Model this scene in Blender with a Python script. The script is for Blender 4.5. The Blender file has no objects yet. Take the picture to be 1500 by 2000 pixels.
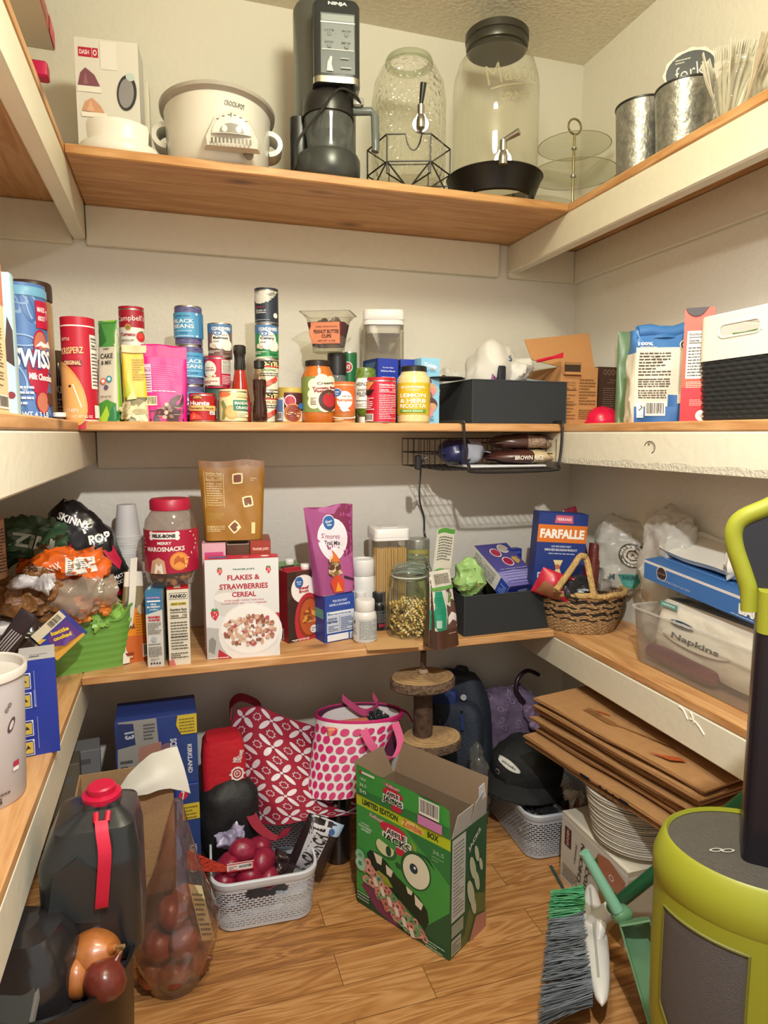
import bpy, bmesh, math, random
from math import sin, cos, pi, atan2, sqrt, hypot, radians
from mathutils import Vector, Matrix, noise
from mathutils.bvhtree import BVHTree

# ------------------------------------------------------------------ camera, world, lights, exposure
SC = bpy.context.scene
COL = SC.collection
CAM_Z = 1.26
PITCH, YAW, ROLL, FPX = 0.1185,0.3057,0.001,1291.6
_F = Vector((sin(YAW) * cos(PITCH), cos(YAW) * cos(PITCH),-sin(PITCH)))
_R = Vector((cos(YAW),-sin(YAW),0))
_U = _R.cross(_F)
_R, _U = _R * cos(ROLL) + _U * sin(ROLL),-_R * sin(ROLL) + _U * cos(ROLL)
cam = bpy.data.cameras.new('camera')
cam.sensor_fit = 'HORIZONTAL'
cam.sensor_width = 36.0
cam.lens = 36.0 * FPX / 1500.0
cam.clip_start = 0.02
camo = bpy.data.objects.new('camera', cam)
COL.objects.link(camo)
camo.matrix_world = Matrix(((_R.x, _U.x,-_F.x,0),(_R.y, _U.y,-_F.y,0),(_R.z, _U.z,-_F.z, CAM_Z),(0,0,0,1)))
SC.camera = camo

world = bpy.data.worlds.new('world')
SC.world = world
world.use_nodes = True
_bg = world.node_tree.nodes['Background']
_bg.inputs[0].default_value = (1.0,0.96,0.90,1)
_bg.inputs[1].default_value = 0.70

def lamp(name, loc, watts, col, radius):
	l = bpy.data.lights.new(name, 'POINT')
	l.energy = watts
	l.color = col
	l.shadow_soft_size = radius
	o = bpy.data.objects.new(name, l)
	o.location = loc
	COL.objects.link(o)
	return o

# shaded bulb: lights everything below it, fades out towards the horizontal
_b = bpy.data.lights.new('pantry_bulb', 'SPOT')
_b.energy = 98
_b.color = (1.0,0.985,0.955)
_b.shadow_soft_size = 0.022
_b.spot_size = radians(172)
_b.spot_blend = 0.38
_bo = bpy.data.objects.new('pantry_bulb', _b)
_bo.location = (0.24,0.19,2.02)
COL.objects.link(_bo)
lamp('ceiling_lamp',(0.42,0.85,2.44),42,(1.0,0.975,0.74),0.13)

SC.view_settings.view_transform = 'Standard'
SC.view_settings.look = 'None'
SC.view_settings.gamma = 1.0
SC.view_settings.use_curve_mapping = False
SC.view_settings.exposure = 0.0
SC.cycles.max_bounces = 10
SC.cycles.transparent_max_bounces = 24
SC.cycles.caustics_reflective = False
SC.cycles.caustics_refractive = False
SC.cycles.sample_clamp_indirect = 4.0

# ------------------------------------------------------------------ photo pixel -> point in the room
def ray(px, py):
	return _F + _R * ((px - 750) / FPX) - _U * ((py - 1000) / FPX)

def Py(px, py, y):
	v = ray(px, py)
	v = v * (y / v.y)
	return Vector((v.x, v.y, v.z + CAM_Z))

def Px(px, py, x):
	v = ray(px, py)
	v = v * (x / v.x)
	return Vector((v.x, v.y, v.z + CAM_Z))

def Pz(px, py, z):
	v = ray(px, py)
	v = v * ((z - CAM_Z) / v.z)
	return Vector((v.x, v.y, v.z + CAM_Z))

def zat(px, py, p):
	"""height of the sight line through a pixel where it passes over the ground point p"""
	v = ray(px, py)
	return CAM_Z + v.z * (hypot(p[0], p[1]) / hypot(v.x, v.y))

def fx(pl, pr, py, y):
	a, b = Py(pl, py, y).x, Py(pr, py, y).x
	return (a + b) / 2,(b - a) / 2

def facing(x, y):
	return -atan2(x, y)

# ------------------------------------------------------------------ materials
_M = {}

def srgb(h):
	h = h.lstrip('#')
	c = [int(h[i:i + 2],16) / 255 for i in (0,2,4)]
	return tuple(((v / 12.92) if v <= 0.04045 else ((v + 0.055) / 1.055) ** 2.4) for v in c) + (1,)

def mat(col, rough=0.5, metal=0.0, bump=0.0, scale=60.0, mottle=0.0, coat=0.0, stretch=None):
	"""plain procedural material: colour with noise mottling and noise bump"""
	key = (col, rough, metal, bump, scale, mottle, coat, stretch)
	if key in _M:
		return _M[key]
	m = bpy.data.materials.new('mat_' + col.strip('#'))
	m.use_nodes = True
	nt = m.node_tree
	p = nt.nodes['Principled BSDF']
	p.inputs['Base Color'].default_value = srgb(col)
	p.inputs['Roughness'].default_value = rough
	p.inputs['Metallic'].default_value = metal
	if coat:
		p.inputs['Coat Weight'].default_value = coat
		p.inputs['Coat Roughness'].default_value = 0.15
	if bump or mottle:
		tc = nt.nodes.new('ShaderNodeTexCoord')
		mp = nt.nodes.new('ShaderNodeMapping')
		if stretch:
			mp.inputs['Scale'].default_value = stretch
		nz = nt.nodes.new('ShaderNodeTexNoise')
		nz.inputs['Scale'].default_value = scale
		nz.inputs['Detail'].default_value = 5
		nt.links.new(tc.outputs['Object'], mp.inputs[0])
		nt.links.new(mp.outputs[0], nz.inputs['Vector'])
		if bump:
			b = nt.nodes.new('ShaderNodeBump')
			b.inputs['Strength'].default_value = bump
			b.inputs['Distance'].default_value = 0.01
			nt.links.new(nz.outputs['Fac'], b.inputs['Height'])
			nt.links.new(b.outputs[0], p.inputs['Normal'])
		if mottle:
			r = nt.nodes.new('ShaderNodeValToRGB')
			c = srgb(col)
			r.color_ramp.elements[0].position = 0.3
			r.color_ramp.elements[1].position = 0.7
			r.color_ramp.elements[0].color = tuple(v * (1 - mottle) for v in c[:3]) + (1,)
			r.color_ramp.elements[1].color = tuple(min(1, v * (1 + mottle * .6)) for v in c[:3]) + (1,)
			nt.links.new(nz.outputs['Fac'], r.inputs[0])
			nt.links.new(r.outputs[0], p.inputs['Base Color'])
	_M[key] = m
	return m

def clear(tint='#f4f6f2', rough=0.03, milk=0.0, bump=0.0, scale=40.0, refl=1.0):
	"""thin clear glass or plastic: see-through, with glossy reflections and an optional milky share"""
	key = ('clear', tint, rough, milk, bump, scale, refl)
	if key in _M:
		return _M[key]
	m = bpy.data.materials.new('clear_' + tint.strip('#'))
	m.use_nodes = True
	nt = m.node_tree
	nt.nodes.clear()
	out = nt.nodes.new('ShaderNodeOutputMaterial')
	tr = nt.nodes.new('ShaderNodeBsdfTransparent')
	tr.inputs[0].default_value = srgb(tint)
	gl = nt.nodes.new('ShaderNodeBsdfGlossy')
	gl.inputs['Roughness'].default_value = rough
	lw = nt.nodes.new('ShaderNodeLayerWeight')
	lw.inputs[0].default_value = 0.5
	pw = nt.nodes.new('ShaderNodeMath')
	pw.operation = 'POWER'
	pw.inputs[1].default_value = 3.5
	nt.links.new(lw.outputs['Facing'], pw.inputs[0])
	mul = nt.nodes.new('ShaderNodeMath')
	mul.operation = 'MULTIPLY_ADD'
	mul.use_clamp = True
	mul.inputs[1].default_value = 0.42 * refl
	mul.inputs[2].default_value = 0.035 * refl
	nt.links.new(pw.outputs[0], mul.inputs[0])
	mx = nt.nodes.new('ShaderNodeMixShader')
	nt.links.new(mul.outputs[0], mx.inputs[0])
	nt.links.new(tr.outputs[0], mx.inputs[1])
	nt.links.new(gl.outputs[0], mx.inputs[2])
	last = mx
	if milk:
		df = nt.nodes.new('ShaderNodeBsdfDiffuse')
		df.inputs[0].default_value = srgb(tint)
		m2 = nt.nodes.new('ShaderNodeMixShader')
		m2.inputs[0].default_value = milk
		nt.links.new(mx.outputs[0], m2.inputs[1])
		nt.links.new(df.outputs[0], m2.inputs[2])
		last = m2
	if bump:
		tc = nt.nodes.new('ShaderNodeTexCoord')
		nz = nt.nodes.new('ShaderNodeTexVoronoi')
		nz.inputs['Scale'].default_value = scale
		b = nt.nodes.new('ShaderNodeBump')
		b.inputs['Strength'].default_value = bump
		b.inputs['Distance'].default_value = 0.01
		nt.links.new(tc.outputs['Object'], nz.inputs['Vector'])
		nt.links.new(nz.outputs['Distance'], b.inputs['Height'])
		nt.links.new(b.outputs[0], gl.inputs['Normal'])
		nt.links.new(b.outputs[0], lw.inputs['Normal'])
	nt.links.new(last.outputs[0], out.inputs[0])
	_M[key] = m
	return m

def wood(name, c0, c1, c2, axis='X', rough=0.45, scale=1.0, knots=True):
	"""pine or oak: stretched noise grain, warped rings and scattered knots"""
	m = bpy.data.materials.new(name)
	m.use_nodes = True
	nt = m.node_tree
	L = nt.links
	p = nt.nodes['Principled BSDF']
	p.inputs['Roughness'].default_value = rough
	tc = nt.nodes.new('ShaderNodeTexCoord')
	mp = nt.nodes.new('ShaderNodeMapping')
	s = {'X': (1.2,12,12), 'Y': (12,1.2,12), 'Z': (12,12,1.2)}[axis]
	mp.inputs['Scale'].default_value = tuple(v * scale for v in s)
	L.new(tc.outputs['Object'], mp.inputs[0])
	nz = nt.nodes.new('ShaderNodeTexNoise')
	nz.inputs['Scale'].default_value = 1.6
	nz.inputs['Detail'].default_value = 3
	nz.inputs['Distortion'].default_value = 0.6
	L.new(mp.outputs[0], nz.inputs['Vector'])
	mul = nt.nodes.new('ShaderNodeMath')
	mul.operation = 'MULTIPLY'
	mul.inputs[1].default_value = 9
	L.new(nz.outputs['Fac'], mul.inputs[0])
	fr = nt.nodes.new('ShaderNodeMath')
	fr.operation = 'PINGPONG'
	fr.inputs[1].default_value = 1
	L.new(mul.outputs[0], fr.inputs[0])
	fine = nt.nodes.new('ShaderNodeTexNoise')
	fine.inputs['Scale'].default_value = 9
	fine.inputs['Detail'].default_value = 6
	L.new(mp.outputs[0], fine.inputs['Vector'])
	mixf = nt.nodes.new('ShaderNodeMath')
	mixf.operation = 'MULTIPLY_ADD'
	mixf.inputs[1].default_value = 0.45
	L.new(fr.outputs[0], mixf.inputs[0])
	mf2 = nt.nodes.new('ShaderNodeMath')
	mf2.operation = 'MULTIPLY'
	mf2.inputs[1].default_value = 0.6
	L.new(fine.outputs['Fac'], mf2.inputs[0])
	L.new(mf2.outputs[0], mixf.inputs[2])
	rp = nt.nodes.new('ShaderNodeValToRGB')
	e = rp.color_ramp.elements
	e[0].position, e[0].color = 0.15, srgb(c0)
	e[1].position, e[1].color = 0.85, srgb(c2)
	k = e.new(0.5)
	k.color = srgb(c1)
	L.new(mixf.outputs[0], rp.inputs[0])
	last = rp.outputs[0]
	if knots:
		mp2 = nt.nodes.new('ShaderNodeMapping')
		mp2.inputs['Scale'].default_value = {'X': (3.1,6.5,6.5), 'Y': (6.5,3.1,6.5), 'Z': (6.5,6.5,3.1)}[axis]
		L.new(tc.outputs['Object'], mp2.inputs[0])
		vo = nt.nodes.new('ShaderNodeTexVoronoi')
		vo.inputs['Scale'].default_value = 1.0
		L.new(mp2.outputs[0], vo.inputs['Vector'])
		r2 = nt.nodes.new('ShaderNodeValToRGB')
		r2.color_ramp.elements[0].position, r2.color_ramp.elements[0].color = 0.03,(0.16,0.10,0.07,1)
		r2.color_ramp.elements[1].position, r2.color_ramp.elements[1].color = 0.16,(1,1,1,1)
		L.new(vo.outputs['Distance'], r2.inputs[0])
		mm = nt.nodes.new('ShaderNodeMix')
		mm.data_type = 'RGBA'
		mm.blend_type = 'MULTIPLY'
		mm.inputs[0].default_value = 0.8
		L.new(last, mm.inputs[6])
		L.new(r2.outputs[0], mm.inputs[7])
		last = mm.outputs[2]
	L.new(last, p.inputs['Base Color'])
	b = nt.nodes.new('ShaderNodeBump')
	b.inputs['Strength'].default_value = 0.15
	b.inputs['Distance'].default_value = 0.004
	L.new(mixf.outputs[0], b.inputs['Height'])
	L.new(b.outputs[0], p.inputs['Normal'])
	return m

def floor_mat():
	m = bpy.data.materials.new('oak_floor')
	m.use_nodes = True
	nt = m.node_tree
	L = nt.links
	p = nt.nodes['Principled BSDF']
	p.inputs['Roughness'].default_value = 0.32
	tc = nt.nodes.new('ShaderNodeTexCoord')
	br = nt.nodes.new('ShaderNodeTexBrick')
	br.offset = 0.37
	br.inputs['Scale'].default_value = 1
	br.inputs['Brick Width'].default_value = 0.52
	br.inputs['Row Height'].default_value = 0.096
	br.inputs['Mortar Size'].default_value = 0.0009
	br.inputs['Color1'].default_value = (0.10,0.10,0.10,1)
	br.inputs['Color2'].default_value = (0.9,0.9,0.9,1)
	br.inputs['Mortar'].default_value = (0.0,0.0,0.0,1)
	L.new(tc.outputs['Object'], br.inputs['Vector'])
	# shift the grain from board to board
	ad = nt.nodes.new('ShaderNodeVectorMath')
	ad.operation = 'MULTIPLY_ADD'
	ad.inputs[1].default_value = (7.3,3.1,5.0)
	L.new(br.outputs['Color'], ad.inputs[0])
	L.new(tc.outputs['Object'], ad.inputs[2])
	mp = nt.nodes.new('ShaderNodeMapping')
	mp.inputs['Scale'].default_value = (1.6,13,13)
	L.new(ad.outputs[0], mp.inputs[0])
	nz = nt.nodes.new('ShaderNodeTexNoise')
	nz.inputs['Scale'].default_value = 1.3
	nz.inputs['Detail'].default_value = 2
	nz.inputs['Distortion'].default_value = 0.8
	L.new(mp.outputs[0], nz.inputs['Vector'])
	mu = nt.nodes.new('ShaderNodeMath')
	mu.operation = 'MULTIPLY'
	mu.inputs[1].default_value = 16
	L.new(nz.outputs['Fac'], mu.inputs[0])
	pp = nt.nodes.new('ShaderNodeMath')
	pp.operation = 'PINGPONG'
	pp.inputs[1].default_value = 1
	L.new(mu.outputs[0], pp.inputs[0])
	fine = nt.nodes.new('ShaderNodeTexNoise')
	fine.inputs['Scale'].default_value = 12
	fine.inputs['Detail'].default_value = 6
	L.new(mp.outputs[0], fine.inputs['Vector'])
	a1 = nt.nodes.new('ShaderNodeMath')
	a1.operation = 'MULTIPLY_ADD'
	a1.inputs[1].default_value = 0.38
	L.new(pp.outputs[0], a1.inputs[0])
	a2 = nt.nodes.new('ShaderNodeMath')
	a2.operation = 'MULTIPLY'
	a2.inputs[1].default_value = 0.34
	L.new(fine.outputs['Fac'], a2.inputs[0])
	L.new(a2.outputs[0], a1.inputs[2])
	a3 = nt.nodes.new('ShaderNodeMath')
	a3.operation = 'MULTIPLY_ADD'
	a3.inputs[1].default_value = 0.26
	L.new(br.outputs['Color'], a3.inputs[0])
	L.new(a1.outputs[0], a3.inputs[2])
	rp = nt.nodes.new('ShaderNodeValToRGB')
	e = rp.color_ramp.elements
	e[0].position, e[0].color = 0.10, srgb('#7a4f2b')
	e[1].position, e[1].color = 0.85, srgb('#c99a66')
	k = e.new(0.45)
	k.color = srgb('#ab7845')
	L.new(a3.outputs[0], rp.inputs[0])
	mm = nt.nodes.new('ShaderNodeMix')
	mm.data_type = 'RGBA'
	mm.inputs[7].default_value = srgb('#6a4526')
	L.new(br.outputs['Fac'], mm.inputs[0])
	L.new(rp.outputs[0], mm.inputs[6])
	L.new(mm.outputs[2], p.inputs['Base Color'])
	return m

# ------------------------------------------------------------------ printed art: flat 2-D pieces mapped on to a surface
_T = {}

def text_geo(s, bold=0.0):
	key = (s, bold)
	if key in _T:
		return _T[key]
	cu = bpy.data.curves.new('t', 'FONT')
	cu.body = s
	cu.size = 1
	cu.resolution_u = 2
	cu.offset = bold
	o = bpy.data.objects.new('t', cu)
	COL.objects.link(o)
	dg = bpy.context.evaluated_depsgraph_get()
	me = o.evaluated_get(dg).to_mesh()
	vs = [(v.co.x, v.co.y) for v in me.vertices]
	fs = [tuple(f.vertices) for f in me.polygons]
	o.evaluated_get(dg).to_mesh_clear()
	bpy.data.objects.remove(o)
	bpy.data.curves.remove(cu)
	if not vs:
		vs, fs = [(0,0),(1,0),(1,1)], []
	x0, x1 = min(v[0] for v in vs), max(v[0] for v in vs)
	y0, y1 = min(v[1] for v in vs), max(v[1] for v in vs)
	k = 1 / max(1e-6, y1 - y0)
	vs = [((x - x0) * k,(y - y0) * k) for x, y in vs]
	_T[key] = (vs, fs,(x1 - x0) * k)
	return _T[key]

class Art:
	def __init__(s, W, H):
		s.W, s.H, s.items, s.k = W, H, [],0

	def _add(s, vs, fs, col, rough=0.45):
		s.k += 1
		s.items.append((vs, fs, col if not isinstance(col, str) else mat(col, rough), s.k))
		return s

	def rect(s, x0, y0, x1, y1, col, n=None):
		nx = n or max(1, int(abs(x1 - x0) * 20))
		ny = max(1, int(abs(y1 - y0) * 12))
		vs = [(x0 + (x1 - x0) * i / nx, y0 + (y1 - y0) * j / ny) for j in range(ny + 1) for i in range(nx + 1)]
		fs = [(j * (nx + 1) + i, j * (nx + 1) + i + 1,(j + 1) * (nx + 1) + i + 1,(j + 1) * (nx + 1) + i) for j in range(ny) for i in range(nx)]
		return s._add(vs, fs, col)

	def poly(s, pts, col):
		cx = sum(p[0] for p in pts) / len(pts)
		cy = sum(p[1] for p in pts) / len(pts)
		out = []
		for i, p in enumerate(pts):
			q = pts[(i + 1) % len(pts)]
			m = max(1, int(hypot(q[0] - p[0], q[1] - p[1]) / .1))
			out += [(p[0] + (q[0] - p[0]) * k / m, p[1] + (q[1] - p[1]) * k / m) for k in range(m)]
		pts = out
		n = len(pts)
		R = max(hypot(p[0] - cx, p[1] - cy) for p in pts)
		K = max(1, min(5, int(R / .07)))
		vs, fs = [(cx, cy)], []
		for t in range(1, K + 1):
			vs += [(cx + (p[0] - cx) * t / K, cy + (p[1] - cy) * t / K) for p in pts]
		for i in range(n):
			j = (i + 1) % n
			fs.append((0,1 + i,1 + j))
			for t in range(K - 1):
				fs.append((1 + t * n + i,1 + t * n + n + i,1 + t * n + n + j,1 + t * n + j))
		return s._add(vs, fs, col)

	def ell(s, cx, cy, rx, ry, col, rot=0.0, n=26, a0=0, a1=2 * pi):
		"""ellipse; rx is a share of the width, ry of the height"""
		k = s.W / s.H
		pts = []
		for i in range(n):
			a = a0 + (a1 - a0) * i / (n if a1 - a0 > 6.2 else n - 1)
			x, y = rx * cos(a), ry * sin(a) / k
			pts.append((cx + x * cos(rot) - y * sin(rot), cy + (x * sin(rot) + y * cos(rot)) * k))
		return s.poly(pts, col)

	def disc(s, cx, cy, r, col, **kw):
		return s.ell(cx, cy, r, r * s.W / s.H, col, **kw)

	def ring(s, cx, cy, rx, ry, t, col, rot=0.0, n=28):
		k = s.W / s.H
		vs, fs = [], []
		for i in range(n):
			a = 2 * pi * i / n
			for q in (1,1 - t):
				x, y = rx * q * cos(a), ry * q * sin(a) / k
				vs.append((cx + x * cos(rot) - y * sin(rot), cy + (x * sin(rot) + y * cos(rot)) * k))
		for i in range(n):
			j = (i + 1) % n
			fs.append((2 * i,2 * j,2 * j + 1,2 * i + 1))
		return s._add(vs, fs, col)

	def text(s, t, cx, cy, h, col, w=None, rot=0.0, bold=0.02, maxw=None):
		vs, fs, asp = text_geo(t, bold)
		hh = h * s.H
		ww = asp * hh
		if w:
			ww = w * s.W
		if maxw and ww > maxw * s.W:
			ww = maxw * s.W
		out = []
		for x, y in vs:
			X = (x / asp - .5) * ww
			Y = (y - .5) * hh
			out.append((cx + (X * cos(rot) - Y * sin(rot)) / s.W, cy + (X * sin(rot) + Y * cos(rot)) / s.H))
		return s._add(out, fs, col)

	def lines(s, x0, y0, x1, y1, n, col, seed=1, th=.45):
		"""rows of small print"""
		rnd = random.Random(seed)
		vs, fs = [], []
		dy = (y1 - y0) / n
		for i in range(n):
			x = x0
			xe = x1 if rnd.random() < .7 else x0 + (x1 - x0) * rnd.uniform(.5,.95)
			while x < xe - (x1 - x0) * .03:
				l = min(xe - x,(x1 - x0) * rnd.uniform(.06,.2))
				b = len(vs)
				yy = y1 - dy * (i + 1)
				vs += [(x, yy),(x + l, yy),(x + l, yy + dy * th),(x, yy + dy * th)]
				fs.append((b, b + 1, b + 2, b + 3))
				x += l + (x1 - x0) * .025
		return s._add(vs, fs, col)

	def barcode(s, x0, y0, x1, y1, seed=3, vertical=False, bg='#e9e6dd'):
		s.rect(x0, y0, x1, y1, bg)
		rnd = random.Random(seed)
		vs, fs = [], []
		t = .06
		while t < .92:
			l = rnd.choice((.015,.025,.04))
			b = len(vs)
			if vertical:
				ya, yb = y0 + (y1 - y0) * t, y0 + (y1 - y0) * (t + l)
				xa, xb = x0 + (x1 - x0) * .1, x0 + (x1 - x0) * .9
			else:
				xa, xb = x0 + (x1 - x0) * t, x0 + (x1 - x0) * (t + l)
				ya, yb = y0 + (y1 - y0) * .16, y0 + (y1 - y0) * .92
			vs += [(xa, ya),(xb, ya),(xb, yb),(xa, yb)]
			fs.append((b, b + 1, b + 2, b + 3))
			t += l + rnd.choice((.015,.03))
		return s._add(vs, fs, '#26231f')

	def nutrition(s, x0, y0, x1, y1, bg='#e9e4d6', ink='#2b2722', title=True, n=9, seed=5):
		if bg:
			s.rect(x0, y0, x1, y1, bg)
		w, h = x1 - x0, y1 - y0
		a, b = x0 + w * .07, x1 - w * .07
		if title:
			s.text('Nutrition Facts',(a + b) / 2, y1 - h * .07, h * .055, ink, w=w * .84, bold=.03)
		s.rect(a, y1 - h * .14, b, y1 - h * .125, ink)
		s.text('Calories', a + w * .22, y1 - h * .2, h * .05, ink, w=w * .42, bold=.03)
		s.text('110', b - w * .12, y1 - h * .2, h * .06, ink, w=w * .22, bold=.03)
		s.rect(a, y1 - h * .26, b, y1 - h * .245, ink)
		s.lines(a, y0 + h * .06, b, y1 - h * .3, n, ink, seed,.3)
		return s

# ------------------------------------------------------------------ mesh builder
class MB:
	def __init__(s):
		s.v, s.f, s.fm, s.mats, s.M = [], [], [], [], Matrix()

	def mi(s, m):
		if isinstance(m, str):
			m = mat(m)
		if m not in s.mats:
			s.mats.append(m)
		return s.mats.index(m)

	def add(s, vs, fs, m):
		b = len(s.v)
		s.v += [s.M @ Vector(p) for p in vs]
		if callable(m):
			for i, f in enumerate(fs):
				s.f.append([b + q for q in f])
				s.fm.append(s.mi(m(i)))
		else:
			k = s.mi(m)
			for f in fs:
				s.f.append([b + q for q in f])
				s.fm.append(k)
		return s

	def box(s, x0, y0, z0, x1, y1, z1, m, b=0.0):
		if b:
			w, d = x1 - x0, y1 - y0
			rs = []
			for z, i in ((z0, b),(z0 + b,0),(z1 - b,0),(z1, b)):
				rs.append([(x0 + w / 2 + p[0], y0 + d / 2 + p[1], z) for p in rrect(w - 2 * i, d - 2 * i, max(b - i * .5, b * .3),2)])
			return s.loft(rs, m)
		vs = [(x0, y0, z0),(x1, y0, z0),(x1, y1, z0),(x0, y1, z0),(x0, y0, z1),(x1, y0, z1),(x1, y1, z1),(x0, y1, z1)]
		return s.add(vs, [(3,2,1,0),(4,5,6,7),(0,1,5,4),(1,2,6,5),(2,3,7,6),(3,0,4,7)], m)

	def loft(s, rings, m, cap0=True, cap1=True, skip=None):
		n = len(rings[0])
		vs = [p for r in rings for p in r]
		fs = []
		for j in range(len(rings) - 1):
			for i in range(n):
				if skip and skip(i, j):
					continue
				k = (i + 1) % n
				fs.append((j * n + i, j * n + k,(j + 1) * n + k,(j + 1) * n + i))
		s.add(vs, fs, m)
		if cap0:
			s.add(rings[0], [tuple(range(n))[::-1]], m if not callable(m) else m(0))
		if cap1:
			s.add(rings[-1], [tuple(range(n))], m if not callable(m) else m(len(fs) - 1))
		return s

	def lathe(s, prof, m, n=40, cap0=True, cap1=True, sx=1.0, sy=1.0, c=(0,0)):
		rs = [[(c[0] + r * sx * sin(2 * pi * i / n), c[1] - r * sy * cos(2 * pi * i / n), z) for i in range(n)] for r, z in prof]
		return s.loft(rs, m, cap0, cap1)

	def tube(s, pts, r, m, n=8, closed=False, cap=True):
		pts = [Vector(p) for p in pts]
		N = len(pts)
		rf = r if callable(r) else (lambda t: r)
		up = None
		rings = []
		for i in range(N):
			a = pts[i - 1] if (i or closed) else pts[0]
			b = pts[(i + 1) % N] if (i < N - 1 or closed) else pts[-1]
			t = (b - a)
			if t.length < 1e-9:
				t = Vector((0,0,1))
			t.normalize()
			if up is None:
				up = Vector((0,0,1)) if abs(t.z) < .9 else Vector((1,0,0))
			u = (up - t * up.dot(t))
			if u.length < 1e-6:
				u = t.orthogonal()
			u.normalize()
			up = u
			w = t.cross(u)
			q = rf(i / max(1, N - 1))
			rings.append([pts[i] + u * (q * cos(2 * pi * k / n)) + w * (q * sin(2 * pi * k / n)) for k in range(n)])
		if closed:
			rings.append(rings[0])
		return s.loft(rings, m, cap and not closed, cap and not closed)

	def ribbon(s, pts, wvec, m, th=0.0015):
		"""flat strap following pts, widened along wvec (a vector or one vector per point)"""
		pts = [Vector(p) for p in pts]
		rings = []
		for i, p in enumerate(pts):
			w = Vector(wvec[i]) if isinstance(wvec, list) else Vector(wvec)
			t = (pts[min(i + 1, len(pts) - 1)] - pts[max(i - 1,0)])
			n = t.cross(w)
			n = n.normalized() * th if n.length > 1e-9 else Vector((0,0, th))
			rings.append([p - w / 2 - n, p + w / 2 - n, p + w / 2 + n, p - w / 2 + n])
		return s.loft(rings, m)

	def surf(s, fn, nu, nv, m, flip=False):
		vs = [fn(i / nu, j / nv) for j in range(nv + 1) for i in range(nu + 1)]
		fs = []
		for j in range(nv):
			for i in range(nu):
				a = j * (nu + 1) + i
				q = (a, a + 1, a + nu + 2, a + nu + 1)
				fs.append(q[::-1] if flip else q)
		return s.add(vs, fs, m)

	def slab(s, pts, th, m, n=None):
		"""flat polygon with thickness th along its normal"""
		pts = [Vector(p) for p in pts]
		if n is None:
			n = (pts[1] - pts[0]).cross(pts[2] - pts[0]).normalized()
		n = Vector(n) * th
		return s.loft([pts, [p + n for p in pts]], m)

	def blob(s, c, r, m, e=1.0, amp=0.0, fr=8.0, seed=0.0, nu=36, nv=22, flat=None, fold=0.0, rot=None):
		c = Vector(c)

		def sg(v, p):
			return (abs(v) ** p) * (1 if v >= 0 else -1)
		vs = []
		for j in range(nv + 1):
			ph = -pi / 2 + pi * j / nv
			for i in range(nu):
				th = 2 * pi * i / nu
				d = Vector((sg(cos(ph), e) * sg(cos(th), e), sg(cos(ph), e) * sg(sin(th), e), sg(sin(ph), e)))
				p = Vector((d.x * r[0], d.y * r[1], d.z * r[2]))
				if amp or fold:
					q = (p + c) * fr + Vector((seed, seed * 1.7,-seed))
					a = noise.noise(q) + .5 * noise.noise(q * 2.1)
					g = (1 - abs(noise.noise(q * .8 + Vector((9,3,1))))) ** 5 + .55 * (1 - abs(noise.noise(q * 1.9 + Vector((2,7,4))))) ** 5 - .5
					dn = d.normalized() if d.length > 0 else d
					p += dn * (a * amp + g * fold)
				if rot:
					p = rot @ p
				p += c
				if flat is not None and p.z < flat:
					p.z = flat
				vs.append(p)
		fs = []
		for j in range(nv):
			for i in range(nu):
				k = (i + 1) % nu
				fs.append((j * nu + i, j * nu + k,(j + 1) * nu + k,(j + 1) * nu + i))
		return s.add(vs, fs, m)

	def art(s, a, fn, step=0.00028):
		step = min(step,.0045 / max(1, a.k))
		for vs, fs, m, k in a.items:
			s.add([fn(x, y, step * k) for x, y in vs], fs, m)
		return s

	def build(s, name, parent=None, world=False, smooth=38, loc=None, rotz=0.0):
		me = bpy.data.meshes.new(name)
		vs = s.v
		if world and parent is not None:
			inv = parent.matrix_basis.inverted()
			vs = [inv @ p for p in vs]
		me.from_pydata([tuple(p) for p in vs], [], s.f)
		for m in s.mats:
			me.materials.append(m)
		me.polygons.foreach_set('material_index', s.fm)
		if smooth:
			me.polygons.foreach_set('use_smooth', [True] * len(me.polygons))
			me.update()
			me.set_sharp_from_angle(angle=radians(smooth))
		me.update()
		o = bpy.data.objects.new(name, me)
		COL.objects.link(o)
		if parent is not None:
			o.parent = parent
		if loc is not None:
			o.location = loc
			o.rotation_euler = (0,0, rotz)
		return o

def front_art(b, a, x0, z0, w, h):
	"""print laid on the front of a soft shape: dropped straight back (+y) on to its surface"""
	bv = BVHTree.FromPolygons([tuple(v) for v in b.v], b.f)

	def on(x, y, f):
		P = Vector((x0 + x * w,-.5, z0 + y * h))
		q = bv.ray_cast(P, Vector((0,1,0)))[0]
		return (P.x,(q.y if q else 0) - .0012 - f, P.z)
	b.art(a, on)

def rrect(w, d, r, k=3):
	"""rounded rectangle, counter-clockwise seen from above"""
	r = min(r, w / 2 - 1e-5, d / 2 - 1e-5)
	out = []
	for cx, cy, a0 in ((w / 2 - r,-d / 2 + r,-pi / 2),(w / 2 - r, d / 2 - r,0),(-w / 2 + r, d / 2 - r, pi / 2),(-w / 2 + r,-d / 2 + r, pi)):
		for i in range(k + 1):
			a = a0 + pi / 2 * i / k
			out.append((cx + r * cos(a), cy + r * sin(a)))
	return out

def rr3(w, d, r, z, k=3, c=(0,0)):
	return [(x + c[0], y + c[1], z) for x, y in rrect(w, d, r, k)]

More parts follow.
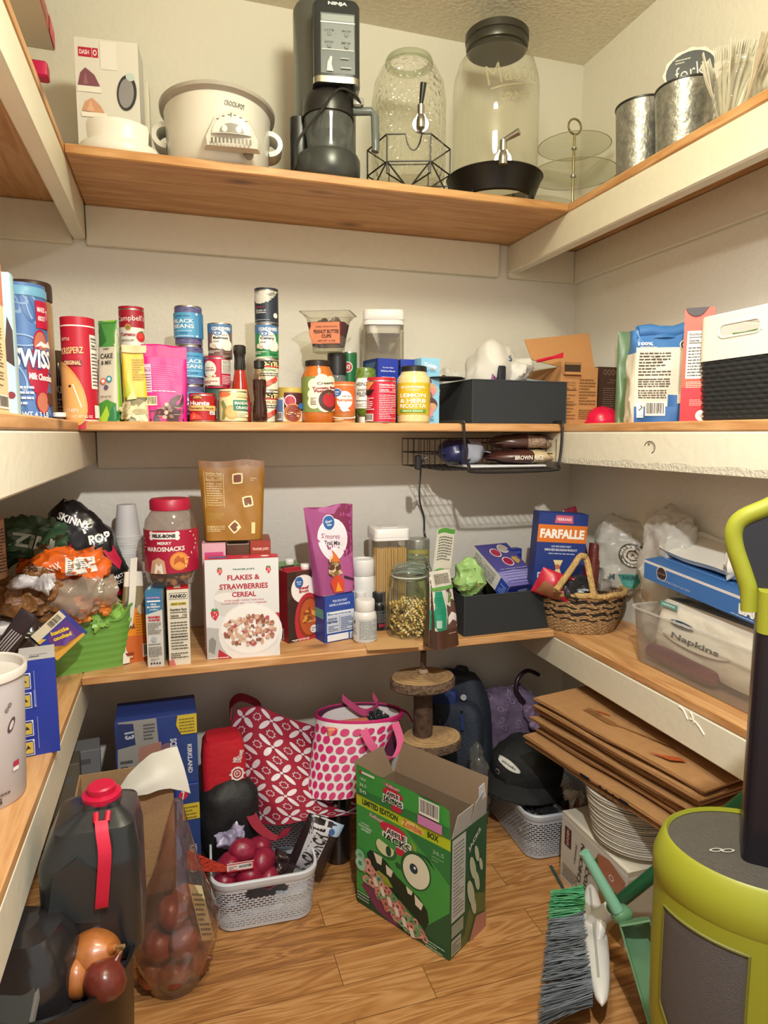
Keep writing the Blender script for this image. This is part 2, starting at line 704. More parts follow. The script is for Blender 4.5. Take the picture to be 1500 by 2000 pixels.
def resample(pts, n):
	"""n points evenly spaced along a closed outline"""
	L = [0]
	m = len(pts)
	for i in range(m):
		a, b = pts[i], pts[(i + 1) % m]
		L.append(L[-1] + hypot(b[0] - a[0], b[1] - a[1]))
	out = []
	j = 0
	for i in range(n):
		t = L[-1] * i / n
		while L[j + 1] < t:
			j += 1
		q = (t - L[j]) / max(1e-9, L[j + 1] - L[j])
		a, b = pts[j % m], pts[(j + 1) % m]
		out.append((a[0] + (b[0] - a[0]) * q, a[1] + (b[1] - a[1]) * q))
	return out

def spline(pts, n=8):
	"""Catmull-Rom through pts"""
	pts = [Vector(p) for p in pts]
	out = []
	for i in range(len(pts) - 1):
		p0, p1, p2, p3 = pts[max(i - 1,0)], pts[i], pts[i + 1], pts[min(i + 2, len(pts) - 1)]
		for k in range(n):
			t = k / n
			out.append(.5 * ((2 * p1) + (p2 - p0) * t + (2 * p0 - 5 * p1 + 4 * p2 - p3) * t * t + (3 * p1 - p0 - 3 * p2 + p3) * t ** 3))
	out.append(pts[-1])
	return out

def tag(o, label, cat, group=None, kind=None):
	o['label'] = label
	o['category'] = cat
	if group:
		o['group'] = group
	if kind:
		o['kind'] = kind
	return o

def thing(name, label, cat, loc=(0, 0, 0), rotz=0.0, group=None):
	o = bpy.data.objects.new(name, None)
	o.empty_display_size = .03
	COL.objects.link(o)
	o.location = loc
	o.rotation_euler = (0,0, rotz)
	o.matrix_basis = Matrix.Translation(Vector(loc)) @ Matrix.Rotation(rotz,4, 'Z')
	return tag(o, label, cat, group)

def struct(name, mb, smooth=0):
	o = mb.build(name, smooth=smooth)
	o['kind'] = 'structure'
	return o

def dup(root, loc, rotz, label=None):
	r = root.copy()
	COL.objects.link(r)
	r.location = loc
	r.rotation_euler = (0,0, rotz)
	if label:
		r['label'] = label
	for ch in list(root.children):
		c = ch.copy()
		COL.objects.link(c)
		c.parent = r
		for g in list(ch.children):
			d = g.copy()
			COL.objects.link(d)
			d.parent = c
	return r

# ------------------------------------------------------------------ builders for common goods
def cyl_map(r, z0, h, span=pi, turn=0.0, fr=None):
	def f(x, y, o):
		z = z0 + y * h
		q = (fr(z) if fr else r) + o
		a = (x - .5) * span + turn
		return (q * sin(a),-q * cos(a), z)
	return f

TIN = ('#b9b7b0',.28,1.0)

def can(label, pl, pr, pt, y, z0, col, draw=None, group=None, name='food_can', cat='can', span=2.6, turn=0.0, band=None, rim=None, lid=None, r=None, group_lid=True):
	"""tin: printed body, top lid and bottom end; measured off the photo at depth y"""
	xc, hw = fx(pl, pr,(pt + 800) / 2, y)
	r = r or hw
	h = Py((pl + pr) / 2, pt, y - r).z - z0
	root = thing(name, label, cat, (xc, y, z0), facing(xc, y), group)
	tin = mat(*TIN) if rim is None else mat(rim,.4)
	b = MB()
	rr = r * .985
	b.lathe([(rr,.003),(rr, h - .003)], mat(col,.35),44, False, False)
	if draw:
		a = Art(span * rr, h - .006)
		draw(a)
		b.art(a, cyl_map(rr,.003, h - .006, span, turn))
	b.build('printed_body', root)
	t = MB()
	t.lathe([(r * .96, h - .004),(r, h - .0035),(r, h - .001),(r * .985, h),(r * .95, h),(r * .94, h - .003),(r * .6, h - .0025),(r * .55, h - .0035)], lid or tin,44, False, True)
	t.build('lid', root)
	t = MB()
	t.lathe([(r * .94,.002),(r * .95,0),(r * .985,0),(r,.001),(r,.0035),(r * .96,.004)], tin,44, True, False)
	t.build('base', root)
	return root, xc, y, z0 + h

def jar(name, label, cat, x, y, z0, prof, m, lidprof=None, lidm=None, draw=None, lz=(0, .1), lr=None, span=2.4, fill=None, fillm=None, turn=0.0, group=None, lidname='lid', n=44):
	"""lathe-turned container: body, lid, contents and a wrapped label"""
	root = thing(name, label, cat, (x, y, z0), facing(x, y), group)
	b = MB()
	b.lathe(prof, m, n, True, False)
	if draw and lr:
		a = Art(span * lr, lz[1] - lz[0])
		draw(a)
		b.art(a, cyl_map(lr + .0006, lz[0], lz[1] - lz[0], span, turn))
	b.build('body', root)
	if lidprof:
		t = MB()
		t.lathe(lidprof, lidm, n)
		t.build(lidname, root)
	if fill:
		t = MB()
		t.lathe(fill, fillm,36)
		t.build('contents', root)
	return root

def carton_faces(w, d, h):
	return {
		'front': (Art(w, h), lambda x, y, o: (-w / 2 + x * w,-o, y * h)),
		'right': (Art(d, h), lambda x, y, o: (w / 2 + o, x * d, y * h)),
		'left': (Art(d, h), lambda x, y, o: (-w / 2 - o, d - x * d, y * h)),
		'top': (Art(w, d), lambda x, y, o: (-w / 2 + x * w, y * d, h + o)),
		'back': (Art(w, h), lambda x, y, o: (w / 2 - x * w, d + o, y * h)),
	}

def carton(name, label, cat, A, ang, w, d, h, col, group=None, draw=None, side=None, top=None, M=None, rough=.45, seam=True):
	"""closed printed carton whose front lower left corner is A; the front runs along the angle ang"""
	A = Vector(A)
	c = A + Vector((cos(ang), sin(ang),0)) * (w / 2)
	root = thing(name, label, cat, c, ang, group)
	b = MB()
	if M:
		b.M = M
	b.box(-w / 2,0,0, w / 2, d, h, mat(col, rough),.0012)
	fa = carton_faces(w, d, h)
	if side:
		fa['left'][0].rect(0,0,1,1, side)
		fa['right'][0].rect(0,0,1,1, side)
	if top:
		fa['top'][0].rect(0,0,1,1, top)
	if draw:
		draw(fa['front'][0], fa['right'][0], fa['left'][0], fa['top'][0])
	for k in fa:
		b.art(*fa[k])
	b.build('printed_box', root)
	if seam:
		t = MB()
		if M:
			t.M = M
		t.slab([(-w / 2 + .001, d * .38, h + .0002),(w / 2 - .001, d * .38, h + .0002),(w / 2 - .001, d * .985, h + .0002),(-w / 2 + .001, d * .985, h + .0002)],.0009, mat(top or col, rough))
		t.build('top_flap', root)
	return root

def from_base(pA, pB, z, top=None):
	"""carton placement from the pixels of its front lower corners on the plane z"""
	A, B = Pz(pA[0], pA[1], z), Pz(pB[0], pB[1], z)
	ang = atan2(B.y - A.y, B.x - A.x)
	w = hypot(B.x - A.x, B.y - A.y)
	h = (zat(top[0], top[1], A) - z) if top else None
	return A, ang, w, h

def bag_fn(w, h, d, gusset=False, amp=.004, fr=14, seed=1.0, topw=1.0, botw=1.0, side=1, lean=0.0, pinch=0.0):
	"""returns S(u,v,off): one face of a soft bag; side -1 is the front"""
	def S(u, v, off=0.0):
		q = abs(2 * u - 1)
		ww = w * (botw + (topw - botw) * v) * (1 - pinch * sin(pi * v))
		if gusset:
			T = d / 2 * (max(0,1 - v) ** .75) * max(0,1 - q ** 8) ** .5
		else:
			T = d / 2 * (max(0, sin(pi * min(1, max(0, v)))) ** .55) * (max(0,1 - q ** 3)) ** .6
		x = (u - .5) * ww
		z = v * h
		n = noise.noise(Vector((x * fr, z * fr, seed + side))) + .6 * noise.noise(Vector((x * fr * 2.3, z * fr * 1.3, seed * 2 + side)))
		rg = (1 - abs(noise.noise(Vector((x * fr * .7 + z * fr * .5, z * fr * .35, seed * 3))))) ** 6
		e = (1 - q ** 6)
		yy = side * (T + off) + amp * (n + rg * .8) * e
		zz = z + amp * 1.5 * noise.noise(Vector((x * fr,3.3, seed))) * v
		return Vector((x, yy + lean * v * v, zz))
	return S

def bag(name, label, cat, loc, rotz, w, h, d, col, draw=None, group=None, gusset=False, amp=.004, fr=14, seed=1.0, topw=1.0, botw=1.0, tilt=0.0, roll=0.0, lean=0.0, m=None, backm=None, crimp=None, pinch=0.0, nu=30, nv=34):
	root = thing(name, label, cat, loc, rotz, group)
	M = Matrix.Rotation(roll,4, 'Y') @ Matrix.Rotation(tilt,4, 'X')
	F = bag_fn(w, h, d, gusset, amp, fr, seed, topw, botw,-1, lean, pinch)
	B = bag_fn(w, h, d, gusset, amp, fr, seed, topw, botw,1, lean, pinch)
	mm = m or mat(col,.33)
	b = MB()
	b.M = M
	b.surf(lambda u, v: F(u, v), nu, nv, mm)
	b.surf(lambda u, v: B(u, v), nu, nv, backm or mm, True)
	if gusset:
		n = 14
		pts = [F(i / n,0) for i in range(n + 1)] + [B(1 - i / n,0) for i in range(n + 1)]
		b.add(pts, [tuple(range(len(pts)))[::-1]], mm)
	if draw:
		a = Art(w, h)
		draw(a)
		b.art(a, lambda x, y, o: F(x, y, o + .0008),.0004)
	b.build('pouch' if gusset else 'packet', root)
	if crimp:
		t = MB()
		t.M = M
		t.surf(lambda u, v: F(.01 + u * .98,.955 + .045 * v,.0015 + .0006 * sin(v * 40)), nu,8, mat(crimp,.35))
		t.surf(lambda u, v: B(.01 + u * .98,.955 + .045 * v,.0015), nu,8, mat(crimp,.35), True)
		t.build('seal_strip', root)
	return root

# ------------------------------------------------------------------ the room
XL, XR, WL, WR, YF, YB = -0.215,1.098,-0.500,1.373,1.729,2.100
ZA, ZB, ZC, ZT, BT = 1.913,1.288,0.659,2.503,0.023
YN = -0.35
PAINT = mat('#e5e0d2',.62,0,.25,55)
TRIMP = mat('#e2dcc8',.45,0,.12,40,.03)
CEIL = mat('#ece5d0',.9,0,.9,75,.05)
PINE_X = wood('pine_x', '#b07a4a', '#c4925e', '#d6a877', 'X')
PINE_Y = wood('pine_y', '#b07a4a', '#c4925e', '#d6a877', 'Y')

b = MB(); b.box(WL - .4, YN - .5,-.05, WR + .4, YB + .05,0, floor_mat()); struct('floor', b)
b = MB(); b.box(WL - .05, YN, ZT, WR + .05, YB + .05, ZT + .05, CEIL); struct('ceiling', b)
b = MB(); b.box(WL - .05, YB,0, WR + .05, YB + .05, ZT, PAINT); struct('wall_back', b)
b = MB(); b.box(WL - .05, YN,0, WL, YB, ZT, PAINT); struct('wall_left', b)
b = MB(); b.box(WR, YN,0, WR + .05, YB, ZT, PAINT); struct('wall_right', b)

n = 1
for z in (ZA, ZB):
	b = MB(); b.box(XL + .001, YB - .02, z - BT - .108, XR - .036, YB - .0005, z - BT - .0005, TRIMP,.003); struct('trim_%d' % n, b); n += 1
	b = MB(); b.box(XR + .002, YB - .02, z - BT - .108, WR - .0205, YB - .0005, z - BT - .0005, TRIMP,.003); struct('trim_%d' % n, b); n += 1
	b = MB(); b.box(WR - .02, YN, z - BT - .108, WR - .0005, YB - .0005, z - BT - .0005, TRIMP,.003); struct('trim_%d' % n, b); n += 1
	b = MB(); b.box(WL + .0205, YB - .02, z - BT - .108, XL - .037, YB - .0005, z - BT - .0005, TRIMP,.003); struct('trim_%d' % n, b); n += 1
	b = MB(); b.box(WL + .0005, YN, z - BT - .108, WL + .02, YB - .0005, z - BT - .0005, TRIMP,.003); struct('trim_%d' % n, b); n += 1

for z, lev in ((ZA, 'top'),(ZB, 'middle'),(ZC, 'bottom')):
	XL = -.240 if lev == 'bottom' else -.215
	o = thing('wooden_shelf', '%s pine shelf across the back wall' % lev, 'shelf',(XL, YB, z),0)
	b = MB(); b.box(0.0005, YF - YB,-BT, XR - XL - .0005,-.0005,0, PINE_X,.003); b.build('board', o)
	o = thing('wooden_shelf', '%s pine shelf along the left side wall with cream front rail' % lev, 'shelf',(WL, YB, z),0)
	b = MB(); b.box(.0005, YN - YB,-BT, XL - WL,-.0005,0, PINE_Y,.003); b.build('board', o)
	b = MB(); b.box(XL - WL - .036, YN - YB,-BT - .093, XL - WL - .001,-.0005,-BT - .0005, TRIMP,.004); b.build('front_rail', o)
	o = thing('wooden_shelf', '%s pine shelf along the right side wall with cream front rail' % lev, 'shelf',(XR, YB, z),0)
	b = MB(); b.box(0, YN - YB,-BT, WR - XR - .0005,-.0005,0, PINE_Y,.003); b.build('board', o)
	b = MB(); b.box(.0, YN - YB,-BT - .093,.035,-.0005,-BT - .0005, TRIMP,.004)
	if lev == 'middle':
		# paint flaked off along the lower edge, and a cracked knot
		rnd = random.Random(4)
		vs, fs = [], []
		N = 60
		for i in range(N):
			y = -.39 - i * .022
			hgt = .016 + .010 * noise.noise(Vector((i * .35,2,0))) + .006 * noise.noise(Vector((i * 1.3,5,0)))
			vs += [(-.0006, y,-BT - .0915),(-.0006, y,-BT - .0915 + max(.003, hgt))]
		for i in range(N - 1):
			fs.append((2 * i,2 * i + 1,2 * i + 3,2 * i + 2))
		b.add(vs, fs, mat('#c9c3b2',.7,0,.5,120,.1))
		kc = Px(1269,874, XR)
		for k,(ra, rb, a0, a1, c) in enumerate(((.0155,.0175,3.6,7.6, '#3a2c1d'),(.012,.0135,4.4,6.8, '#7a6545'),(.006,.0105,6.2,7.0, '#8c7650'))):
			vs, fs = [], []
			for i in range(17):
				a = a0 + (a1 - a0) * i / 16
				w = 1 + .15 * noise.noise(Vector((i, k,0)))
				for q in (ra, rb * w):
					vs.append((-.0007, kc.y - YB - q * 1.15 * cos(a + 1.57), kc.z - z + q * sin(a + 1.57) * .9))
			fs = [(2 * i,2 * i + 1,2 * i + 3,2 * i + 2) for i in range(16)]
			b.add(vs, fs, mat(c,.8))
	if lev == 'bottom':
		for k,(px, py, l) in enumerate(((1335,1385,.030),(1362,1412,.045),(1352,1395,.012))):
			c = Px(px, py, XR)
			pts = [(-.0004, c.y - YB + .5 * l - i * l / 6, c.z - z + .006 * sin(i * .6) - i * .0026) for i in range(7)]
			b.tube(pts,.0022, mat('#f0ead8',.4),6)
	b.build('front_rail', o)

# ------------------------------------------------------------------ top shelf
def dep(c):
	return (Vector(c) - Vector((0,0, CAM_Z))).dot(_F)

def rad(c, hw):
	return hw * dep(c) / FPX

WHITE = '#e9e7e2'
BLACK = '#1c1c1d'
CHROME = mat('#c9c9c9',.12,1.0)
STEEL = mat('#b5b5b2',.25,1.0)

# waffle-maker carton
y = 1.90
A = Py(152,245, y); A.z = ZA
w = (Py(276,245, y).x - A.x) * 1.0
h = Py(150,72, y).z - ZA

def d_(f, r, l, t):
	f.rect(0,0,1,1, '#dcdad4')
	f.poly([(0,0),(1,0),(1,.3),(0,.12)], '#c6c5c2')
	f.rect(.06,.86,.27,.93, '#b3163c'); f.text('DASH',.155,.895,.035, '#f4e8ea', w=.15)
	f.rect(.28,.86,.37,.93, '#b3163c'); f.ring(.32,.895,.03,.022,.4, '#f4e8ea')
	f.rect(.40,.78,.66,.985, '#e4e3df')
	f.poly([(.03,.64),(.08,.74),(.16,.78),(.22,.76),(.3,.73),(.38,.65)], '#7c4a58')
	f.poly([(.12,.66),(.16,.75),(.2,.66)], '#95606c')
	f.rect(.02,.60,.40,.645, '#e9e6df')
	f.poly([(.08,.46),(.14,.53),(.25,.56),(.38,.5),(.44,.44)], '#cf9c7c')
	f.poly([(.16,.46),(.22,.54),(.28,.46)], '#dfb296')
	f.rect(.07,.415,.47,.45, '#efece4')
	f.ell(.80,.62,.155,.135, '#2b2b2e', rot=-.12); f.ell(.79,.615,.12,.112, '#8d8b90', rot=-.12)
	f.ell(.86,.74,.07,.03, '#bcd0cc', rot=-.6)
	f.poly([(.28,.27),(.33,.17),(.46,.12),(.7,.14),(.76,.2),(.74,.3)], '#2b2b2e')
	f.poly([(.72,.33),(.86,.4),(.88,.2),(.74,.17)], '#2b2b2e')
	f.ell(.49,.30,.245,.075, '#303034'); f.ell(.49,.305,.205,.056, '#e7e3dc'); f.ell(.5,.318,.09,.033, '#e08a52')
	f.text('MINI MAKER GRIDDLE',.5,.075,.03, '#f4f4f2', w=.82)
	f.text('& waffle',.16,.035,.02, '#f4f4f2', w=.16)

carton('appliance_carton', 'white carton printed with a small open griddle maker, red badge in its corner', 'box', A,-.10, w,.085, h, '#dddbd6', draw=d_, side='#d0cdc6')
# narrow carton behind
p = Py(278,250,1.99)
carton('appliance_carton', 'thin cream carton standing behind the griddle carton, only its edge showing', 'box',(p.x,1.995, ZA),-.05, Py(293,250,1.99).x - p.x,.05, Py(285,158,1.99).z - ZA, '#dfd6c4')

# white round appliance lid
c = Py(232,270,1.815)
r = rad(c,79)
o = thing('kitchen_appliance', 'white round plastic appliance part lying in front of the griddle carton', 'appliance',(c.x,1.84, ZA))
PW = mat(WHITE,.35)
b = MB(); b.lathe([(r * .97,0),(r,.006),(r,.022),(r * .94,.034),(r * .72,.046),(r * .70,.05),(.0,.053)], PW,48, True, False); b.build('base_disc', o)
b = MB()
rs = []
for i in range(25):
	a = -.92 + 1.84 * i / 24
	rs.append([(q * sin(a),-q * cos(a), z) for q, z in ((r * .86,.028),(r * .90,.068),(r * .86,.080),(r * .80,.080),(r * .78,.03))])
b.loft(rs, PW); b.build('raised_wall', o)
b = MB(); b.lathe([(r * .70,.046),(r * .66,.060),(r * .3,.066),(0,.067)], mat('#e3ddd0',.4),40, False, False); b.build('dome', o)

# slow cooker
y = 1.865
xl, xr_ = Py(320,240, y).x, Py(530,240, y).x
cx, a_ = (xl + xr_) / 2,(xr_ - xl) / 2
bb = .165
h = Py(430,158, y - bb).z - ZA
o = thing('slow_cooker', 'white oval slow cooker with grey stoneware rim and front control panel', 'slow cooker',(cx, YF + bb - .006, ZA),-.10)
CW = mat('#deddd6',.22, coat=.4)
b = MB(); b.lathe([(.80,.0),(.86,.004),(.885,.012),(.93,.03),(.965, h * .5),(.985, h * .88),(1.0, h * .93),(.99, h * .945),(.95, h * .945)], CW,56, True, False, a_, bb)
b.art(Art(a_ * 1.6, h).text('CROCK-POT',.68,.80,.07, '#6e6c66', w=.2), lambda x, y_, f: (a_ * 1.002 * sin((x - .5) * 1.9) * (.965 + .02 * y_),-(bb * (.97 + .02 * y_) + f) * cos((x - .5) * 1.9) - .001, y_ * h))
b.build('housing', o)
b = MB(); b.lathe([(.93, h * .93),(1.005, h * .95),(1.075, h * .985),(1.085, h * 1.03),(1.06, h * 1.045),(.98, h * 1.03),(.9, h * .6),(.7, h * .2),(0, h * .18)], mat('#a8a29a',.25, coat=.4),56, False, False, a_, bb)
b.M = Matrix()
b.build('crock', o)
for s in (-1,1):
	b = MB()
	b.ribbon([(s * (a_ * .95 + q * .030),0 + t * .0, h * .60 + t * .026) for q, t in [(sin(k / 10 * pi), cos(k / 10 * pi)) for k in range(11)]],(0,.065,0), CW,.006)
	b.build('side_handle', o)
b = MB()
b.M = Matrix.Translation((.036,-.004,.0)) @ Matrix.Diagonal((.70,1,.86,1))
pts = lambda zz, s: [(x * s, z * s2) for x, z, s2 in ((-.088,.01,1),(.088,.01,1),(.092,.03,1),(.06,.074,1),(.0,.09,1),(-.06,.074,1),(-.092,.03,1))]
rings = []
for d, s in ((0.0,1.08),(.024,1.0),(.030,.93)):
	rings.append([(x * s,-bb * 1.0 - d + (abs(x) * abs(x)) * 1.6, h * .10 + z * 1.12) for x, z in pts(0,1)])
b.loft(rings, mat('#d6d3cb',.35))
pf = lambda x, y_, f: ((x - .5) * .165,-bb - .0305 - f + ((x - .5) * .165) ** 2 * 1.6, h * .10 + y_ * .1)
a = Art(.165,.1)
a.ell(.5,.40,.40,.52, '#d2d0ca', a0=.0, a1=pi); a.ell(.5,.42,.37,.46, '#e4e2dc', a0=.05, a1=pi - .05)
a.ell(.5,.42,.25,.25, '#8f8d88', a0=0, a1=pi)
a.disc(.36,.52,.055, '#e9e7e2'); a.disc(.64,.52,.055, '#e9e7e2')
for t in range(6):
	a.rect(.2 + t * .115,.75 + .12 * sin(pi * t / 5),.25 + t * .115,.77 + .12 * sin(pi * t / 5), '#4c4a46')
a.rect(.49,.82,.505,.93, '#4c4a46')
for t in range(11):
	a.rect(.08 + t * .077,.13,.12 + t * .077,.28, '#6f6c66')
b.art(a, pf)
b.build('control_panel', o)
b = MB(); b.blob((.075,-bb * .86,.028),(.012,.004,.014), mat('#8a8378',.6)); b.build('worn_spot', o)

# tall blender / ice-cream maker
y = 1.845
X = lambda px, py=200, yy=1.845: Py(px, py, yy).x
Z = lambda px, py, yy=1.845: Py(px, py, yy).z - ZA
c0 = (X(578) + X(698)) / 2
o = thing('frozen_treat_machine', 'tall dark grey kitchen machine with front control tower and cord looped over its cup', 'kitchen machine',(c0,1.86, ZA),-.16)
GREY = mat('#6f7474',.28,.6)
DGREY = mat('#3f4343',.32,.3)
BLK = mat(BLACK,.35)
rr = (X(698) - X(578)) / 2
H = Z(640,38,1.93)
b = MB()
b.loft([rr3(rr * 2,.15,.06, z,8,(0,.045)) for z in (.03, H * .97)] + [rr3(rr * 1.86,.13,.055, H,8,(0,.045))], GREY); b.build('rear_column', o)
tw = (X(697) - X(612)) / 2
tx = (X(697) + X(612)) / 2 - c0
z1, z0 = Z(655,8,1.78), Z(650,160,1.78)
b = MB()
b.loft([rr3(tw * 2,.10,.02, z,4,(tx,-.055)) for z in (z0, z1 - .012)] + [rr3(tw * 1.85,.085,.02, z1,4,(tx,-.055))], mat('#33373a',.25,.2))
a = Art(tw * 2, z1 - z0)
a.text('NINJA',.52,.915,.052, '#e9e9e6', w=.40, bold=.035)
a.rect(.16,.04,.88,.80, '#596063'); a.rect(.18,.70,.86,.78, '#8d9697'); a.rect(.18,.35,.86,.665, '#767d7f')
a.rect(.16,.672,.88,.69, '#e8eae6'); a.rect(.18,.335,.86,.345, '#dfe2dd')
for i in range(2):
	for j in range(2):
		a.text(('LITE', 'GELATO', 'SORBET', 'MIX')[i * 2 + j],.34 + .36 * j,.58 - .15 * i,.022, '#4a4f50', w=.2); a.disc(.34 + .36 * j,.54 - .15 * i,.05, '#6a7072')
a.poly([(.28,.06),(.3,.17),(.36,.25),(.4,.24),(.38,.15),(.42,.06)], '#c9cbc6'); a.rect(.58,.1,.8,.12, '#8d9697'); a.rect(.58,.22,.75,.235, '#8d9697')
b.art(a, lambda x, y_, f: (tx - tw + x * 2 * tw,-.105 - f, z0 + y_ * (z1 - z0)))
b.build('control_tower', o)
b = MB(); b.loft([rr3(tw * 2.02,.102,.02, z,4,(tx,-.055)) for z in (z0 - .014, z0 + .001)], CHROME); b.build('chrome_band', o)
jx = (X(590) + X(692)) / 2 - c0
jr = (X(690) - X(590)) / 2 * .93
zt, zm, zb = z0 - .012, Z(640,205,1.77), Z(640,288,1.77)
b = MB(); b.lathe([(jr * .74, zt),(jr * .8, zt - .004),(jr * 1.02,(zt + zm) / 2 + .006),(jr * 1.06, zm + .004),(jr * 1.05, zm - .012),(jr * .98, zm - .014)], BLK,44, True, True, c=(jx,-.035)); b.build('cup_lid', o)
b = MB(); b.lathe([(jr * .98, zm - .012),(jr * .99, zm - .03),(jr * .86, zb + .02),(jr * .9, zb)], clear('#c9d0d0',.06,.12),44, False, False, c=(jx,-.035)); b.build('clear_cup', o)
b = MB(); b.lathe([(jr * .62, zm - .014),(jr * .68, zm - .05),(jr * .40,(zm + zb) / 2 - .01),(jr * .44, zb + .022),(jr * .84, zb + .018),(jr * .87, zb)], mat('#2c2f31',.3),44, True, True, c=(jx,-.035)); b.build('paddle_core', o)
br = (X(706) - X(578)) / 2 * .95
b = MB(); b.lathe([(br * .82,0),(br * .9,.004),(br * .93,.014),(br * .97,.018),(br * 1.0,.034),(br, zb - .012),(br * .93, zb),(br * .5, zb + .002)], DGREY,48, True, True, c=(jx,-.025))
b.lathe([(br * .83,-.0),(br * .945,.016),(br * .94,.019)], BLK,48, False, False, c=(jx,-.025)); b.build('base', o)
b = MB(); b.loft([rr3(.05,.10,.02, z,4,(-rr * .86,.02)) for z in (.045, zm * .98)], BLK); b.build('side_lever', o)
hx0, hx1 = X(690) - c0, X(727) - c0
ha, hb = Z(700,220,1.80), Z(720,300,1.80)
b = MB()
b.tube([(hx0 - .012,-.05, ha),(hx1 - .01,-.055, ha + .002),(hx1,-.056, ha - .012),(hx1 + .002,-.056, hb + .01),(hx1,-.056, hb)], lambda t: .0105, clear('#8c9494',.1,.5),10); b.build('cup_handle', o)
b = MB(); b.box(hx0 - .006,-.072, ha + .006, hx0 + .022,-.04, ha + .028, mat('#8b8e8c',.3),.004); b.build('latch', o)
b = MB()
b.tube(spline([(hx0 + .018,-.066, ha + .008),(hx0 - .004,-.082, ha + .028),(hx0 - .045,-.098, ha + .030),(hx0 - .085,-.105, ha - .02),(hx0 - .15,-.112,.085),(-rr * 1.0,-.108,.03),(-rr * 1.13,-.09,.007)],8),.0036, BLK,8); b.build('power_cord', o)

def spigot(o, p, s, lever=(0,0,1), black=False):
	"""tap: washer, barrel, spout and lever, at p on the front of a jar"""
	b = MB()
	b.M = Matrix.Translation(p)
	b.tube([(0,.004,0),(0,-.004,0)],.019 * s, STEEL,20)
	b.tube([(0,0,0),(0,-.034 * s,.002)],.011 * s, STEEL,14)
	b.tube(spline([(0,-.028 * s,.002),(0,-.042 * s,-.006 * s),(0,-.044 * s,-.026 * s)],5),.0095 * s, STEEL,12)
	b.tube([(0,-.030 * s,0),(0,-.030 * s,.03 * s)],.008 * s, STEEL,12)
	b.build('tap', o)
	b = MB()
	b.M = Matrix.Translation(p)
	q = Vector((0,-.030 * s,.03 * s))
	L = Vector(lever) * .045 * s
	b.tube([q, q + L * .4, q + L], lambda t: (.0045 + .003 * t) * s, BLK if black else STEEL,10)
	b.build('tap_lever', o)

# hammered glass dispenser on a wire stand
y = 1.895
xc, hw = fx(729,866,230, y)
gz = .055
H = Py(806,97, y - .05).z - ZA - gz
o = thing('drink_dispenser', 'hammered glass drink dispenser with metal tap, standing in a wire frame', 'drink dispenser',(xc, y, ZA + gz), facing(xc, y))
GL = clear('#fafaf4',.04,.03,.9,75,1.5)
b = MB(); b.lathe([(hw * .80,.004),(hw * .90,.0),(hw * .97,.02),(hw * 1.0,.06),(hw * 1.0, H * .66),(hw * .93, H * .80),(hw * .74, H * .915),(hw * .60, H * .95),(hw * .58, H * .965)], GL,8 * 6, True, False)
b.build('glass_body', o)
b = MB(); b.lathe([(hw * .60, H * .945),(hw * .64, H * .955),(hw * .64, H * .975),(hw * .60, H),(hw * .54, H),(hw * .53, H * .95)], clear('#dfe2d4',.08,.15),40, False, False); b.build('glass_rim', o)
spigot(o, Vector((hw * .30,-hw * .97, H * .36)),1.15,(.12,-.1,1), True)
so = thing('wire_stand', 'black geometric wire stand holding the hammered glass dispenser', 'stand',(xc, y, ZA), facing(xc, y))
b = MB()
R1, R2, R3 = hw * 1.12, hw * 1.22, hw * 1.05
hexa = lambda R, z, a0: [Vector((R * sin(a0 + k * pi / 3),-R * cos(a0 + k * pi / 3), z)) for k in range(6)]
t_, m_, f_ = hexa(R1,.155, pi / 6), hexa(R1,.085, pi / 6), hexa(R2,.003,0)
r_ = .0022
WB = mat('#161616',.45)
for k in range(6):
	if k != 5:
		b.tube([t_[k], t_[(k + 1) % 6]], r_, WB,6)
	b.tube([m_[k], m_[(k + 1) % 6]], r_, WB,6)
	b.tube([t_[k], m_[k]], r_, WB,6)
	b.tube([m_[k], f_[k]], r_, WB,6)
	b.tube([m_[k], f_[(k + 1) % 6]], r_, WB,6)
	b.tube([f_[k], f_[(k + 1) % 6]], r_, WB,6)
P0, P1 = t_[5], t_[0]
b.tube([P0, P0.lerp(P1,.42)] + [P0.lerp(P1,.42 + .38 * k / 8) + Vector((0,0,-.042 * sin(pi * k / 8) ** .6)) for k in range(1,8)] + [P0.lerp(P1,.80), P1], r_, WB,6)
for k in range(3):
	b.tube([m_[k] + Vector((0,0,-.0305)) * 1.0, m_[k + 3] + Vector((0,0,-.0305))], r_, WB,6)
	b.tube([m_[k], m_[k] + Vector((0,0,-.031))], r_, WB,6); b.tube([m_[k + 3], m_[k + 3] + Vector((0,0,-.031))], r_, WB,6)
b.build('wire_frame', so)

# embossed jar dispenser in a black ring stand
y = 1.90
xc, hw = fx(891,1042,220, y)
gz = .05
H = Py(968,62, y - .05).z - ZA - gz
o = thing('drink_dispenser', 'large clear glass jar dispenser with dark lid, raised lettering and silver tap', 'drink dispenser',(xc, y, ZA + gz), facing(xc, y))
GL2 = clear('#fafaf5',.02,.02,0,40,1.5)
b = MB(); b.lathe([(hw * .70,.006),(hw * .80,.0),(hw * .9,.010),(hw * .97,.04),(hw * 1.0,.09),(hw * 1.0, H * .68),(hw * .97, H * .76),(hw * .86, H * .86),(hw * .70, H * .92),(hw * .64, H * .94),(hw * .64, H)], GL2,48, True, False)
a = Art(hw * 2.0,.12)
EM = clear('#c4c1a4',.05,.5)
a.text('Mason',.56,.70,.44, EM, w=.62, rot=.20, bold=-.01); a.poly([(.30,.26),(.86,.50),(.86,.53),(.30,.30)], EM); a.text('COUNTRY',.60,.16,.16, EM, w=.40, rot=.18)
b.art(a, cyl_map(hw * 1.004, H * .50,.12,2.0,.28))
b.build('glass_body', o)
